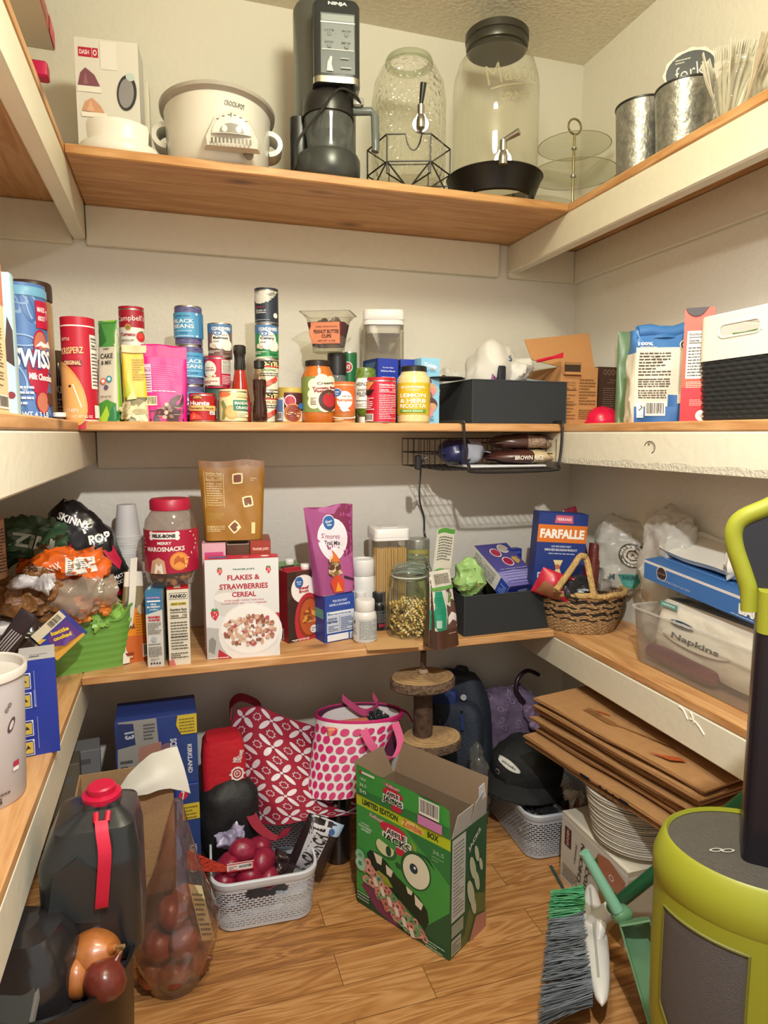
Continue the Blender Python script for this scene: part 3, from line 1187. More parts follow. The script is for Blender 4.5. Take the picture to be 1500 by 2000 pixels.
b = MB(); b.lathe([(hw * .64, H * .945),(hw * .70, H * .95),(hw * .715, H * .97),(hw * .70, H * 1.0),(hw * .73, H * 1.005),(hw * .73, H * 1.045),(hw * .69, H * 1.055),(0, H * 1.06)], mat('#4c4a43',.35,.6),44, True, False); b.build('lid', o)
spigot(o, Vector((hw * .18,-hw * .985,.062)),1.25,(.75,-.35,.22))
so = thing('dispenser_stand', 'black metal ring stand under the lettered jar dispenser', 'stand',(xc, y, ZA), facing(xc, y))
b = MB()
MBK = mat('#191a1a',.38,.2)
b.lathe([(hw * .86,.040),(hw * .93,.043),(hw * 1.10,.098),(hw * 1.14,.104),(hw * 1.12,.107),(hw * 1.075,.100),(hw * .92,.049),(hw * .86,.046)], MBK,52, False, False)
b.build('ring', so)
for k in range(4):
	t = pi / 4 + .25 + k * pi / 2
	b = MB(); b.tube([(hw * .92 * sin(t),-hw * .92 * cos(t),.001),(hw * .96 * sin(t),-hw * .96 * cos(t),.044)],.0038, MBK,8); b.build('leg', so)

# clear tiered serving stand
c = Py(1120,330,1.93)
o = thing('tiered_serving_stand', 'three tier clear serving stand with thin metal rod and ring handle', 'serving stand',(c.x,1.93, ZA))
zs = [Py(1120, p,1.93).z - ZA for p in (388,345,290,262)]
AC = clear('#eef0e4',.05,.10,0,40,1.6)
ED = clear('#d2d0b4',.08,.45)
for r, z in ((rad(c,88),.012),(rad(c,84), zs[1]),(rad(c,69), zs[2])):
	z = max(z,.010)
	b = MB(); b.lathe([(.006, z),(r * .9, z),(r, z + .006)], AC,56, False, False); b.lathe([(r, z + .005),(r + .0016, z + .0062),(r, z + .0078),(r - .002, z + .0062)], ED,56, False, False); b.build('tier', o)
b = MB(); b.tube([(0,0,.0),(0,0, zs[3])],.0038, mat('#a89a78',.25,.9),12)
for z in (zs[1], zs[2],.014):
	b.lathe([(.004, z - .004),(.009, z - .003),(.009, z + .003),(.004, z + .004)], STEEL,18, True, True)
b.build('rod', o)
rr = rad(c,14)
b = MB(); b.tube([(rr * cos(2 * pi * k / 24),0, zs[3] + rr + rr * sin(2 * pi * k / 24)) for k in range(24)],.0034, mat('#a89a78',.25,.9),8, True); b.build('ring_handle', o)

# galvanised buckets, sign and cutlery jar on the right shelf
GALV = mat('#a3a29b',.38,.75,.25,70,.35)

def bucket(label, pcx, pcy, hw, ptop, xs, g=None):
	c = Px(pcx, pcy, xs)
	r = rad(c, hw)
	h = Py(pcx, ptop, c.y - r * .6).z - ZA
	o = thing('metal_bucket', label, 'bucket', (c.x, c.y, ZA), facing(c.x, c.y), g)
	b = MB(); b.lathe([(r * .82,.0),(r * .86,.002),(r, h * .985),(r * .985, h * .985),(r * .84,.008),(0,.006)], GALV,44, True, False); b.build('pail', o)
	b = MB(); b.lathe([(r * .99, h * .975),(r * 1.025, h * .98),(r * 1.03, h * 1.0),(r * .99, h * 1.0)], mat('#3b3a37',.4,.6),44, False, False); b.build('rolled_rim', o)
	return c, r, h

g_ = 'galvanised buckets on the top right shelf'
c1, r1, h1 = bucket('galvanised metal bucket next to the tiered serving stand',1253,270,50,190,1.24, g_)
c2, r2, h2 = bucket('galvanised metal bucket with a chalk sign propped in it',1341,200,58,152,1.245, g_)
o = thing('chalkboard_sign', 'oval black chalk sign with handwriting standing in the second bucket', 'sign',(c2.x + .015, c2.y + .01, ZA + h2 * .55), facing(c2.x, c2.y) - .1)
b = MB()
n = 48
sw, sh = r2 * .80,.047
rim = [(sw * 1.06 * (1 + .035 * cos(12 * 2 * pi * k / n)) * cos(2 * pi * k / n), sh * 1.12 * (1 + .035 * cos(12 * 2 * pi * k / n)) * sin(2 * pi * k / n)) for k in range(n)]
zc = h2 * .45 + .052
b.loft([[(x, yy, zc + z) for x, z in rim] for yy in (.006,0)], mat('#d9d6cb',.5))
a = Art(2 * sw,2 * sh)
a.disc(.5,.5,.47, '#1d1f22') if False else a.ell(.5,.5,.48,.48 * 2 * sw / (2 * sh) * (sh / sw), '#1d1f22')
a.text('forks',.54,.48,.38, '#e6e4dc', w=.66, rot=.12, bold=-.01); a.lines(.2,.72,.5,.86,2, '#b9b7ae',4)
b.art(a, lambda x, y_, f: ((x - .5) * 2 * sw,-f - .0004, zc + (y_ - .5) * 2 * sh))
b.build('sign_board', o)
b = MB(); b.box(-.004,.001,-h2 * .5,.004,.005, zc, mat('#8a7a60',.6)); b.build('stake', o)
c = Px(1440,160,1.235)
r = rad(c,44)
h = Py(1440,112, c.y - r * .5).z - ZA
o = thing('glass_jar', 'crinkled glass jar packed with clear plastic cutlery', 'jar',(c.x, c.y, ZA), facing(c.x, c.y))
b = MB(); b.lathe([(r * .9,0),(r,.008),(r * 1.0, h * .78),(r * .93, h * .84),(r * .94, h * .88),(r * 1.0, h * .9),(r * 1.0, h * .93),(r * .94, h * .95),(r * .95, h)], clear('#f0efe6',.06,.14,.8,60,1.6),44, True, False); b.build('glass_body', o)
g_ = 'clear plastic cutlery in the glass jar'
b = MB()
fk = MB()
PLC = clear('#f4f1e6',.12,.62,0,40,1.5)
for s in (-1.5,-.5,.5,1.5):
	fk.tube([(s * .0045,0,.155),(s * .005,0,.185)],.0014, PLC,5)
fk.loft([[(-.003,-.001,0),(.003,-.001,0),(.003,.001,0),(-.003,.001,0)], [(-.0035,-.001,.11),(.0035,-.001,.11),(.0035,.001,.11),(-.0035,.001,.11)], [(-.009,-.0015,.14),(.009,-.0015,.14),(.009,.001,.14),(-.009,.001,.14)], [(-.009,-.001,.156),(.009,-.001,.156),(.009,.001,.156),(-.009,.001,.156)]], PLC)
me0 = None
rnd = random.Random(5)
for k in range(56):
	t = rnd.random() * 6.28
	q = sqrt(rnd.random()) * r * .85
	if me0 is None:
		f0 = fk.build('plastic_fork')
		me0 = f0
	else:
		f0 = me0.copy(); COL.objects.link(f0)
	f0.location = (c.x + q * .6 * cos(t), c.y + q * .6 * sin(t), ZA + .012 + rnd.random() * .012)
	f0.rotation_euler = (-.42 * q / r * sin(t),.42 * q / r * cos(t), rnd.random() * 3)
	tag(f0, 'clear plastic fork standing tines up in the glass jar', 'fork', g_)

# goods on the left top shelf
p = Px(106,98,-.256)
o = thing('flat_box', 'red and pink flat box hanging over the left top shelf edge, white underside', 'box',(-.315, p.y, p.z - .002),.0)
b = MB()
b.M = Matrix.Rotation(-.05,4, 'X')
b.box(-.09,-.55,.0,.06,0,.045, mat('#cf5a5c',.4),.002)
b.add([(-.089,-.549,-.0006),(.059,-.549,-.0006),(.059,-.001,-.0006),(-.089,-.001,-.0006)], [(3,2,1,0)], mat('#d8d2c2',.6))
a = Art(.55,.045)
a.rect(0.1,.1,.82,.95, '#b0635a'); a.rect(.35,.15,.8,.5, '#8e5248'); a.rect(.12,.1,.2,.9, '#ece8dc'); a.rect(.145,.3,.17,.6, '#3b3632'); a.rect(.86,.0,1,1, '#d9355c'); a.rect(.9,.5,.97,.9, '#e07a60')
b.art(a, lambda x, y, f: (.0601 + f,-.55 + .55 * x, y * .045))
b.build('printed_box', o)
o = thing('storage_bag', 'green patterned bag with dark cord handle on the left top shelf', 'bag',(-.37, p.y - .20, p.z + .045))
b = MB(); b.blob((0,0,.16),(.05,.12,.16), mat('#8fae4a',.5,0,.2,40,.4),.5,.008,14,3.0); b.build('bag_body', o)
b = MB(); b.tube(spline([(.075,-.10,.34),(.10,-.02,.30),(.085,.05,.2),(.07,.06,.12)],8),.007, mat('#2a3340',.5),8); b.build('cord_handle', o)
o = thing('storage_bag', 'white crinkled plastic bag with a magenta strip on the left top shelf', 'bag',(-.37, p.y + .07, ZA))
b = MB(); b.blob((.03,.0,.072),(.062,.20,.072), mat('#e6e2d6',.3),.8,.014,14,7.0, flat=.0, fold=.012)
b.build('bag_body', o)
b = MB(); pc = Px(95,142,-.262) - Vector((-.37, p.y + .07, ZA)); b.box(pc.x - .04, pc.y - .02, pc.z - .018, pc.x, pc.y + .02, pc.z + .018, mat('#c3124f',.4),.004); b.build('magenta_strip', o)

# ------------------------------------------------------------------ middle shelf: tins and jars along the back wall
LINK = '#3d3833'
RED = '#b01530'

def logo(a, x, y, s, col='#2f64a8', k=.62):
	"""blue oval house mark with two lines of white lettering"""
	a.ell(x, y, s, s * k, '#e9e9e6'); a.ell(x, y, s * .93, s * k * .88, col)
	q = s * k * a.W / a.H
	a.text('Great', x, y + q * .25, q * .55, '#f2f2ee', w=s * 1.1); a.text('Value', x, y - q * .42, q * .45, '#f2f2ee', w=s * .8)

def d_beans(a):
	a.rect(-.1,-.02,1.1,1.02, '#5e5a86')
	rnd = random.Random(2)
	for k in range(26):
		yy = rnd.choice((rnd.uniform(.0,.17), rnd.uniform(.85,1)))
		xx = rnd.random()
		a.rect(xx - .07, yy, xx + .07, yy + .016, rnd.choice(('#8f6a9a', '#3f4f86', '#6f9ac0', '#7a4f86')),2)
	a.rect(-.02,.17,.80,.84, '#4c98c4'); a.rect(.80,.17,1.06,.84, '#3b7fae')
	a.rect(.735,.2,.745,.8, '#7d4a86'); a.disc(.74,.80,.03, '#f2f2ee'); a.disc(.74,.21,.03, '#f2f2ee')
	a.text("GARDEN HOUSE",.36,.745,.035, '#2c5a80', w=.4)
	a.text('BLACK',.37,.61,.105, '#f2f2ee', w=.58); a.text('BEANS',.37,.47,.105, '#f2f2ee', w=.58)
	a.lines(.12,.34,.62,.38,1, '#bfe0f0'); a.lines(.1,.2,.66,.24,1, '#e0eef4'); a.lines(.3,.28,.5,.33,1, '#1f5f8f')

g_ = 'black bean tins stacked on the middle shelf'
_, x1, y1, z1 = can('blue black bean tin standing on the shelf, bottom of its stack of three',345,399,752,1.885, ZB, '#54659a', d_beans, g_, turn=.25)
_, x2, y2, z2 = can('blue black bean tin in the middle of its stack of three',344,398,674,1.885, z1, '#5a62a0', d_beans, g_, turn=.55)
can('blue black bean tin on top of its stack of three',343,397,596,1.885, z2, '#5e5a86', d_beans, g_, turn=-.05)

def d_soup(c, word, c2):
	def d(a):
		a.rect(-.1,.74,1.1,1.02, '#4f78a8')
		a.text('CONDENSED',.56,.86,.10, '#eeeeea', w=.66, bold=.04)
		a.disc(.53,.52,.30, '#efede4')
		logo(a,.42,.72,.15)
		a.text(word,.52,.575,.10 if len(word) < 8 else .085, '#2b2824', w=.46, bold=.03)
		a.text('cream of',.62,.665,.04, '#5c564c', w=.22)
		a.text('SOUP',.38,.46,.05, '#4a443a', w=.18)
		a.ell(.72,.34,.19,.17, '#dcd5c6'); a.ell(.72,.37,.155,.12, '#efe8d6'); a.ell(.72,.14,.13,.05, c2)
		a.disc(.25,.34,.08, '#d9cbb8'); a.disc(.33,.30,.07, '#c9b8a4')
		a.lines(.1,.1,.5,.2,2, '#e8e0d0')
	return d

def d_wine(a):
	a.rect(-.1,-.1,1.1,1.1, '#b8123c')
	a.disc(.22,.62,.24, '#ece6d6'); a.text('Cream of',.22,.67,.06, '#8a1030', w=.3); a.text('CHICKEN',.22,.57,.07, '#8a1030', w=.36)
	a.nutrition(.62,.45,.98,.96, '#e9e4d6'); a.lines(.62,.05,.98,.4,6, '#e9c9cf',3)
	a.rect(.0,.0,.55,.30, '#e5dcc4'); a.disc(.3,.32,.05, '#e5d6a8'); a.disc(.42,.36,.04, '#e5d6a8'); a.lines(.06,.08,.5,.2,2, '#b8123c')

g_ = 'soup tins stacked on the middle shelf'
_, x1, y1, z1 = can('dark green tin under the pink soup tin and the mushroom soup tin',400,449,755,1.875, ZB, '#33594a', lambda a: a.rect(-.1,.2,1.1,.3, '#22402f'), g_)
_, x2, y2, z2 = can('pink and cream soup tin between the mushroom soup tin and a green tin',400,451,698,1.87, z1, '#b8123c', d_wine, g_)
can('brown cream of mushroom soup tin on top of its stack',407,455,630,1.87, z2, '#7d5f5a', d_soup('#7d5f5a', 'Mushroom', '#6b4e48'), g_)

def d_rotel(word2, c2):
	def d(a):
		a.rect(-.1,-.1,1.1,1.1, '#e6dfc6'); a.rect(-.1,.78,1.1,.98, '#23201e'); a.rect(-.1,.74,1.1,.80, '#b8382c')
		a.text('RO-TEL',.5,.86,.16, '#f0d890', w=.8, bold=.05)
		a.text(word2,.5,.66,.08, c2, w=.5, bold=.03); a.lines(.2,.46,.85,.6,2, '#4c4438',3)
		for k in range(14):
			a.disc(.3 + .45 * ((k * 37) % 14) / 14,.12 + .26 * ((k * 23) % 14) / 14,.075,('#cc4a38', '#e0705c', '#d8563f')[k % 3])
		a.disc(.28,.30,.06, '#6b9a45')
	return d

g_ = 'diced tomato tins stacked on the middle shelf'
_, x1, y1, z1 = can('diced tomato tin with black lettering band standing on the shelf behind the brown sauce bottle',499,545,763,1.865, ZB, '#e6dfc6', d_rotel('MILD', '#b87a2a'), g_, turn=.18)
_, x2, y2, z2 = can('diced tomato tin with black lettering band holding up the celery soup tin',499,545,700,1.865, z1, '#e6dfc6', d_rotel('ORIGINAL', '#4f8a3a'), g_, turn=.18)
_, x3, y3, z3 = can('green cream of celery soup tin below the navy tin',499,545,631,1.865, z2, '#2f8a50', d_soup('#2f8a50', 'Celery', '#2a7a46'), None)

def d_navy(a):
	a.rect(-.1,-.1,1.1,1.1, '#242d3d')
	a.poly([(-.02,1.0),(-.02,.72),(.1,.62),(.3,.58),(.55,.64),(.75,.8),(.9,.96),(.9,1.0)], '#cfccc4'); a.poly([(.5,.9),(.62,.82),(.82,.9),(.78,.99)], '#8c8a84')
	a.text('signature',.28,.48,.05, '#d02850', w=.3); a.text('Cream of',.3,.38,.055, '#e0dfda', w=.36); a.text('Chicken',.3,.31,.055, '#e0dfda', w=.36)
	a.disc(.80,.22,.085, '#e4e2dc'); a.lines(.06,.06,.6,.11,1, '#9aa0aa')

can('navy blue soup tin with a white bowl picture on top of the tallest tin stack',499,545,565,1.865, z3, '#242d3d', d_navy)

def d_tomato(a):
	a.rect(-.1,.5,1.1,1.1, '#a5142a'); a.rect(-.1,-.1,1.1,.5, '#e9e4da')
	a.text("Campbell's",.46,.74,.20, '#f4efe6', w=.98, rot=.05, bold=.0)
	a.disc(.38,.5,.10, '#b89a4c'); a.disc(.38,.5,.065, '#96793a')
	a.text('Tomato',.36,.30,.10, '#a5142a', w=.48, bold=.03); a.text('SOUP',.36,.13,.06, '#8c7a4c', w=.4)
	a.disc(.78,.25,.16, '#d02a30'); a.disc(.76,.28,.10, '#e04a44'); a.poly([(.70,.38),(.78,.35),(.88,.40),(.79,.41)], '#3f7a3a')

g_ = 'tins behind the yellow bag'
_, x1, y1, z1 = can('dark blue tin standing behind the yellow bag',236,286,752,1.90, ZB, '#2c456b', lambda a: a.rect(-.1,.3,1.1,.5, '#8a3a40'))
_, x2, y2, z2 = can('blue tin under the red and white tomato soup tin',236,286,676,1.90, z1, '#2f4f80', lambda a: (a.poly([(.0,.95),(.12,.2),(.3,.6),(.4,.95)], '#c9d4dc'), a.rect(.3,.1,.9,.4, '#6a4a52'))[0])
can('red and white tomato soup tin on top of a blue tin',235,285,602,1.90, z2, '#a5142a', d_tomato)

def d_hunts(a):
	a.rect(-.1,-.1,1.1,1.1, '#a8161c'); a.ell(.32,.86,.22,.10, '#7d1a14', a0=0, a1=pi); a.ell(.32,.88,.14,.10, '#b8a04c', a0=0, a1=pi)
	a.text("Hunts",.36,.70,.18, '#f4efe6', w=.62, bold=.04)
	a.rect(-.1,.40,1.0,.60, '#e8b870'); a.text('Tomato Sauce',.42,.50,.10, '#5a1a10', w=.78, bold=.03)
	a.poly([(.02,.03),(.05,.26),(.18,.34),(.4,.2),(.44,.06)], '#e0483a'); a.poly([(.12,.08),(.2,.25),(.36,.16)], '#ee7a62')
	a.rect(.66,.24,.86,.38, '#e9e4da'); a.lines(.68,.26,.84,.36,2, '#3a2a22'); a.rect(.92,.05,1.1,.9, '#8c1016'); a.barcode(.94,.1,1.08,.5,4)

can('small red tomato sauce tin at the front beside the pink bag',369,421,770,1.775, ZB, '#a8161c', d_hunts, turn=.1)
xc, hw = fx(421,431,800,1.80)
jar('glass_vial', 'tiny clear glass vial between the tomato sauce tin and the orange tin', 'glass vial', xc,1.79, ZB, [(hw,0),(hw,.055),(hw * .8,.058)], clear('#e8eee8',.03,.1), [(hw * .8,.056),(hw * .85,.058),(hw * .85,.064),(0,.064)], mat('#c9c9c4',.3,.8), n=20)

def d_orange(a):
	a.rect(-.1,-.1,1.1,1.1, '#dfd3a0'); a.ell(.22,.92,.22,.10, '#e0774a'); a.poly([(.14,.05),(.2,.4),(.12,.66),(.22,.72),(.32,.5),(.3,.2),(.24,.04)], '#7a8a4c')
	a.disc(.46,.30,.19, '#e89a58'); a.disc(.46,.30,.15, '#efb070')
	a.rect(.50,.36,1.06,.72, '#2c7466'); a.text('MANDARIN',.80,.62,.11, '#f0ead0', w=.52, bold=.03); a.text('ORANGES',.80,.46,.11, '#f0ead0', w=.46, bold=.03)
	a.ell(.80,.82,.22,.12, '#c9bf8a', a0=0, a1=pi); a.rect(.6,.14,1.0,.32, '#efe6c4'); a.lines(.62,.17,.98,.29,2, '#8a7a4c')

can('yellow green mandarin orange tin in front of the red sauce bottle',427,483,763,1.772, ZB, '#dfd3a0', d_orange)

def d_chili(a):
	a.rect(-.1,-.1,1.1,1.1, '#e9e4da'); a.rect(-.1,.78,1.1,1.1, '#b8a04c'); a.rect(.3,.35,1.1,.93, '#4c1420')
	a.disc(.50,.66,.19, '#efe8da'); a.disc(.50,.66,.16, '#a8384a'); a.disc(.6,.26,.31, '#c98a4c'); a.disc(.6,.26,.27, '#7d3422')
	rnd = random.Random(9)
	for k in range(26):
		t, q = rnd.random() * 6.3, rnd.random() * .22
		x, y = .6 + q * cos(t),.26 + q * sin(t) * .7
		a.rect(x - .045, y - .009, x + .045, y + .009, rnd.choice(('#e8dcc0', '#b8583a', '#8a3a2a')),1)
	a.rect(.0,.02,.28,.7, '#5c78b0'); a.barcode(.02,.05,.26,.3,2); a.ell(.86,.5,.12,.1, '#2f64a8')

can('small chili tin with a bowl picture beside the orange pasta sauce jar',543,590,760,1.79, ZB, '#e9e4da', d_chili, rim='#b8a04c')

# bottles
xc, hw = fx(450,491,800,1.85)
H = Py(470,674,1.84).z - ZB
o = jar('sauce_bottle', 'red chilli sauce bottle with a tall black neck', 'bottle', xc,1.85, ZB, [(hw * .9,0),(hw,.008),(hw * .98, H * .22),(hw * .74, H * .5),(hw * .58, H * .62),(hw * .50, H * .7),(hw * .50, H * .8)], mat('#a82b18',.12, coat=.6),
		[(hw * .50, H * .66),(hw * .56, H * .72),(hw * .50, H * .82),(hw * .54, H * .88),(hw * .60, H * .90),(hw * .60, H * .985),(hw * .5, H),(0, H)], mat('#1a1713',.25, coat=.4), lambda a: (a.rect(-.1,-.1,1.1,1.1, '#c01a48'), a.rect(.5,.6,1.1,.7, '#4c8a3a'))[0],(.03, H * .40 - .03), hw * .99, lidname='neck_cap')
xc, hw = fx(493,522,790,1.765)
H = Py(507,704,1.76).z - ZB
jar('sauce_bottle', 'small brown sauce bottle with black cap in front of the tall tin stack', 'bottle', xc,1.765, ZB, [(hw * .9,0),(hw * .98,.006),(hw * 1.0, H * .2),(hw * .78, H * .38),(hw * .92, H * .55),(hw * .96, H * .66),(hw * .62, H * .8),(hw * .55, H * .88)], clear('#e3d8cc',.04,0,0,40,1.0),
	[(hw * .6, H * .87),(hw * .70, H * .88),(hw * .70, H * .985),(hw * .6, H),(0, H)], mat('#161514',.4), fill=[(hw * .86,.004),(hw * .93,.01),(hw * .95, H * .2),(hw * .73, H * .38),(hw * .87, H * .55),(hw * .88, H * .69),(0, H * .69)], fillm=mat('#3c120b',.15, coat=.5), lidname='cap')

# orange pasta sauce jar
xc, hw = fx(589,653,780,1.785)
H = Py(620,703,1.76).z - ZB

def d_sauce(a):
	a.rect(-.06,-.02,1.06,1.02, '#7a8a48')
	for x, y, r in ((.36,.78,.14),(.56,.84,.2),(.80,.80,.2),(.34,.5,.13),(.36,.26,.15),(.62,.2,.18),(.84,.24,.18),(.92,.5,.14)):
		a.disc(x, y, r, '#e9dfc4')
	a.rect(.3,.2,.95,.8, '#e9dfc4')
	a.text('Creamy',.66,.82,.11, '#3a2420', w=.44, rot=.1); a.text('Tomato Basil',.64,.69,.08, '#8c1c22', w=.62, bold=.05, rot=.06); a.text('Pasta Sauce',.66,.60,.08, '#8c1c22', w=.56, bold=.05, rot=.04)
	a.disc(.72,.33,.25, '#4c2a26'); a.disc(.73,.34,.17, '#a8202c'); a.poly([(.60,.50),(.70,.47),(.86,.52),(.74,.53),(.72,.58)], '#2f6a34'); a.lines(.30,.2,.42,.42,5, '#4c4438')

jar('sauce_jar', 'orange creamy tomato pasta sauce jar with green label and black lid', 'jar', xc, 1.785, ZB, [(hw * .9, 0), (hw * .98, .006), (hw * 1.0, .02), (hw * 1.0, H * .70), (hw * .95, H * .76), (hw * .78, H * .86), (hw * .73, H * .89), (hw * .73, H * .92)], mat('#b5611e', .15, coat=.6),
	[(hw * .74, H * .905),(hw * .76, H * .91),(hw * .76, H * .99),(hw * .7, H),(0, H)], mat('#2a211c',.35,.3), d_sauce,(H * .18, H * .72), hw,2.5, turn=.1)
# dark jar behind with a tub on it
xc, hw = fx(640,676,720,1.93)
H = Py(658,690,1.92).z - ZB
zt = ZB + H
jar('spice_jar', 'dark capped jar holding up the peanut butter cup tub', 'jar', xc,1.93, ZB, [(hw * .9,0),(hw * .95,.005),(hw * .95, H * .66),(hw * .85, H * .72)], clear('#a9b0ae',.05,.35), [(hw, H * .70),(hw, H * .99),(hw * .9, H),(0, H)], mat('#23211f',.45), lambda a: (a.rect(-.1,-.1,1.1,1.1, '#2f62b8'), a.text('Great',.5,.5,.4, '#e9e9e6', w=.5))[0],(H * .05, H * .45), hw * .95)
# peanut butter cup tub
xc, hw = fx(596,690,607,1.90)
_, hb = fx(615,670,690,1.90)
H = Py(640,607,1.87).z - zt
o = thing('snack_tub', 'clear flared tub of chocolate peanut butter cups on top of a dark jar', 'tub',(xc,1.915, zt), facing(xc,1.9) - .22)
b = MB()
CLR = clear('#eeece2',.05,.08,0,40,1.6)
b.loft([rr3(2 * q * hw,2 * q * hw * .85,.014, z) for q, z in ((hb / hw,0),(.68, H * .45),(.80, H * .82),(.84, H * .86),(1.0, H * .985))], CLR, True, False)
b.loft([rr3(2 * q * hw,2 * q * hw * .85,.014, z) for q, z in ((1.0, H * .975),(1.05, H * .985),(1.05, H),(.98, H))], clear('#e5e5dc',.05,.3), False, False)
b.build('tub', o)
b = MB()
a = Art(2 * hw * .74, H * .62)
b.loft([rr3(2 * q * hw,2 * q * hw * .85,.014, z) for q, z in ((hb / hw * .985 + .02, H * .16),(.685, H * .45),(.775, H * .73))], mat('#5a2a2c',.5), False, False)
a.rect(.10,.06,.92,.95, '#cf7d5c'); a.disc(.34,.5,.30, '#cf7d5c'); a.disc(.34,.5,.26, '#d98c66'); a.rect(.16,.10,.88,.9, '#d4825e')
a.text('DARK CHOCOLATE',.54,.76,.07, '#5a2018', w=.6); a.text('PEANUT BUTTER',.54,.56,.16, '#3a1510', w=.72, bold=.03); a.text('CUPS',.54,.37,.14, '#3a1510', w=.28, bold=.03); a.text('NET WT 16 OZ',.54,.18,.06, '#5a2018', w=.5)
b.art(a, lambda x, y, f: ((x - .5) * 2 * hw * .72,-(hb * .85 + (.775 * hw - hb) * .85 * (.16 + y * .6) + .004 + f), H * (.15 + y * .60)))
b.build('paper_sleeve', o)
g_ = 'peanut butter cups in the clear tub'
cup = None
rnd = random.Random(3)
for k in range(14):
	if cup is None:
		b = MB(); b.lathe([(.010,0),(.0145,.011),(.013,.012),(0,.0115)], mat('#33190f',.35),20); cup = b.build('peanut_butter_cup'); q = cup
	else:
		q = cup.copy(); COL.objects.link(q)
	i = k % 7
	q.location = (xc + (-.022 + .011 * i) * .9,1.915 + rnd.uniform(-.014,.014), zt + H * (.70 if k < 7 else .58) + rnd.uniform(-.004,.012))
	q.rotation_euler = (rnd.uniform(0,3), rnd.uniform(0,3),0)
	tag(q, 'dark chocolate peanut butter cup inside the clear tub', 'chocolate', g_)

can('dark green seasoning tin standing behind the pumpkin tin',667,697,687,1.97, ZB, '#1f6a3a', lambda a: (a.disc(.42,.80,.26, '#e9e4da'), a.disc(.42,.80,.22, '#a8202c'), a.text('BAY',.42,.8,.07, '#f0eadc', w=.28), a.text('OLD',.6,.5,.06, '#e9e4da', w=.5), a.text('STYLE',.6,.28,.08, '#e9e4da', w=.6))[0], name='seasoning_tin', cat='tin')

def d_pump(a):
	a.rect(-.1,-.1,1.1,1.1, '#d8642c'); a.poly([(-.05,.3),(.2,.34),(.8,.28),(1.05,.36),(1.05,.02),(-.05,.02)], '#b8622c')
	a.disc(.52,.60,.30, '#efece4'); logo(a,.22,.80,.2); a.text('100% Pure',.6,.70,.045, '#7a5a4c', w=.34); a.text('Pumpkin',.53,.59,.10, '#d8642c', w=.62, bold=.03)
	a.poly([(.36,.36),(.5,.52),(.66,.46),(.62,.36),(.7,.3),(.46,.27)], '#f0ece2'); a.ell(.5,.13,.48,.05, '#efe6d4')
	a.ell(.5,.16,.40,.05, '#a8662c'); a.ell(.3,.05,.2,.02, '#e8c088')

can('orange pumpkin tin with a white oval label', 651, 693, 750, 1.766, ZB, '#d8642c', d_pump, rim='#b8a87a')
# relish, stored cap down
xc, hw = fx(692,734,770,1.80)
hw *= .92
H = Py(710,716,1.77).z - ZB

def d_rel(a):
	a.poly([(.0,.0),(1,.0),(1,.82),(.75,1),(.25,1),(.0,.82)], '#e9e6dc'); a.text('HEINZ',.48,.80,.12, '#2b2a26', w=.66, bold=.02, rot=.0)
	a.text('SWEET',.5,.60,.085, '#2b2a26', w=.5); a.text('RELISH',.5,.49,.095, '#2b2a26', w=.58, bold=.02); a.ell(.5,.41,.2,.012, '#2b2a26'); a.lines(.15,.24,.85,.30,1, '#5a5a50'); a.lines(.2,.05,.8,.18,3, '#8a8a80')

jar('relish_bottle', 'green sweet relish squeeze bottle standing on its white cap', 'bottle', xc,1.795, ZB, [(hw * .62,.016),(hw * .70,.02),(hw * .96,.035),(hw * 1.0,.05),(hw * .97, H * .6),(hw * 1.02, H * .86),(hw * .95, H * .97),(hw * .6, H),(0, H)], mat('#5f7a26',.2,0,.3,120,.4,.5), [(hw * .60,0),(hw * .66,.003),(hw * .66,.017),(0,.018)], mat('#ece9e2',.4), d_rel,(.04, H * .80), hw * 1.0,1.9, lidname='cap', turn=-.35)

def d_redcan(a):
	a.rect(-.1,-.1,1.1,1.1, '#b5122f'); a.rect(.36,.0,1.0,1.0, '#c41a3c'); a.nutrition(.38,.02,.96,.98, None, '#efd9dc', True,14); a.poly([(-.1,.72),(.12,.78),(.3,.98),(-.1,1)], '#d08a4c'); a.poly([(-.1,.66),(.2,.66),(.3,.8),(.1,.8),(-.1,.74)], '#2a1512')
	a.lines(-.04,.3,.30,.62,7, '#eccfd2',4); a.barcode(-.05,.02,.28,.2,7)

can('red and wine tin showing its nutrition panel beside the yellow pasta sauce',715,772,742,1.772, ZB, '#b5122f', d_redcan, turn=.1)

# clear square canister with white lid
xc, hw = fx(712,787,680,1.985)
zt = Py(748,606,1.95).z
H = zt - ZB
o = thing('storage_canister', 'tall empty clear square canister with white push lid behind the blue boxes', 'canister',(xc,1.99, ZB), facing(xc,2) + .02)
b = MB()
b.loft([rr3(2 * hw * .98,2 * hw * .98,.018, z) for z in (0,.004, H * .84, H * .86)], clear('#e9e6dc',.03,.06,0,40,2.0), True, False); b.build('clear_body', o)
b = MB(); b.loft([rr3(2 * hw * q,2 * hw * q,.02, z) for q, z in ((.80, H * .80),(.84, H * .86),(1.0, H * .87),(1.0, H * .90),(.97, H * .905),(1.01, H * .915),(1.01, H * .985),(.97, H))], mat('#ebe7e4',.35)); b.build('lid', o)

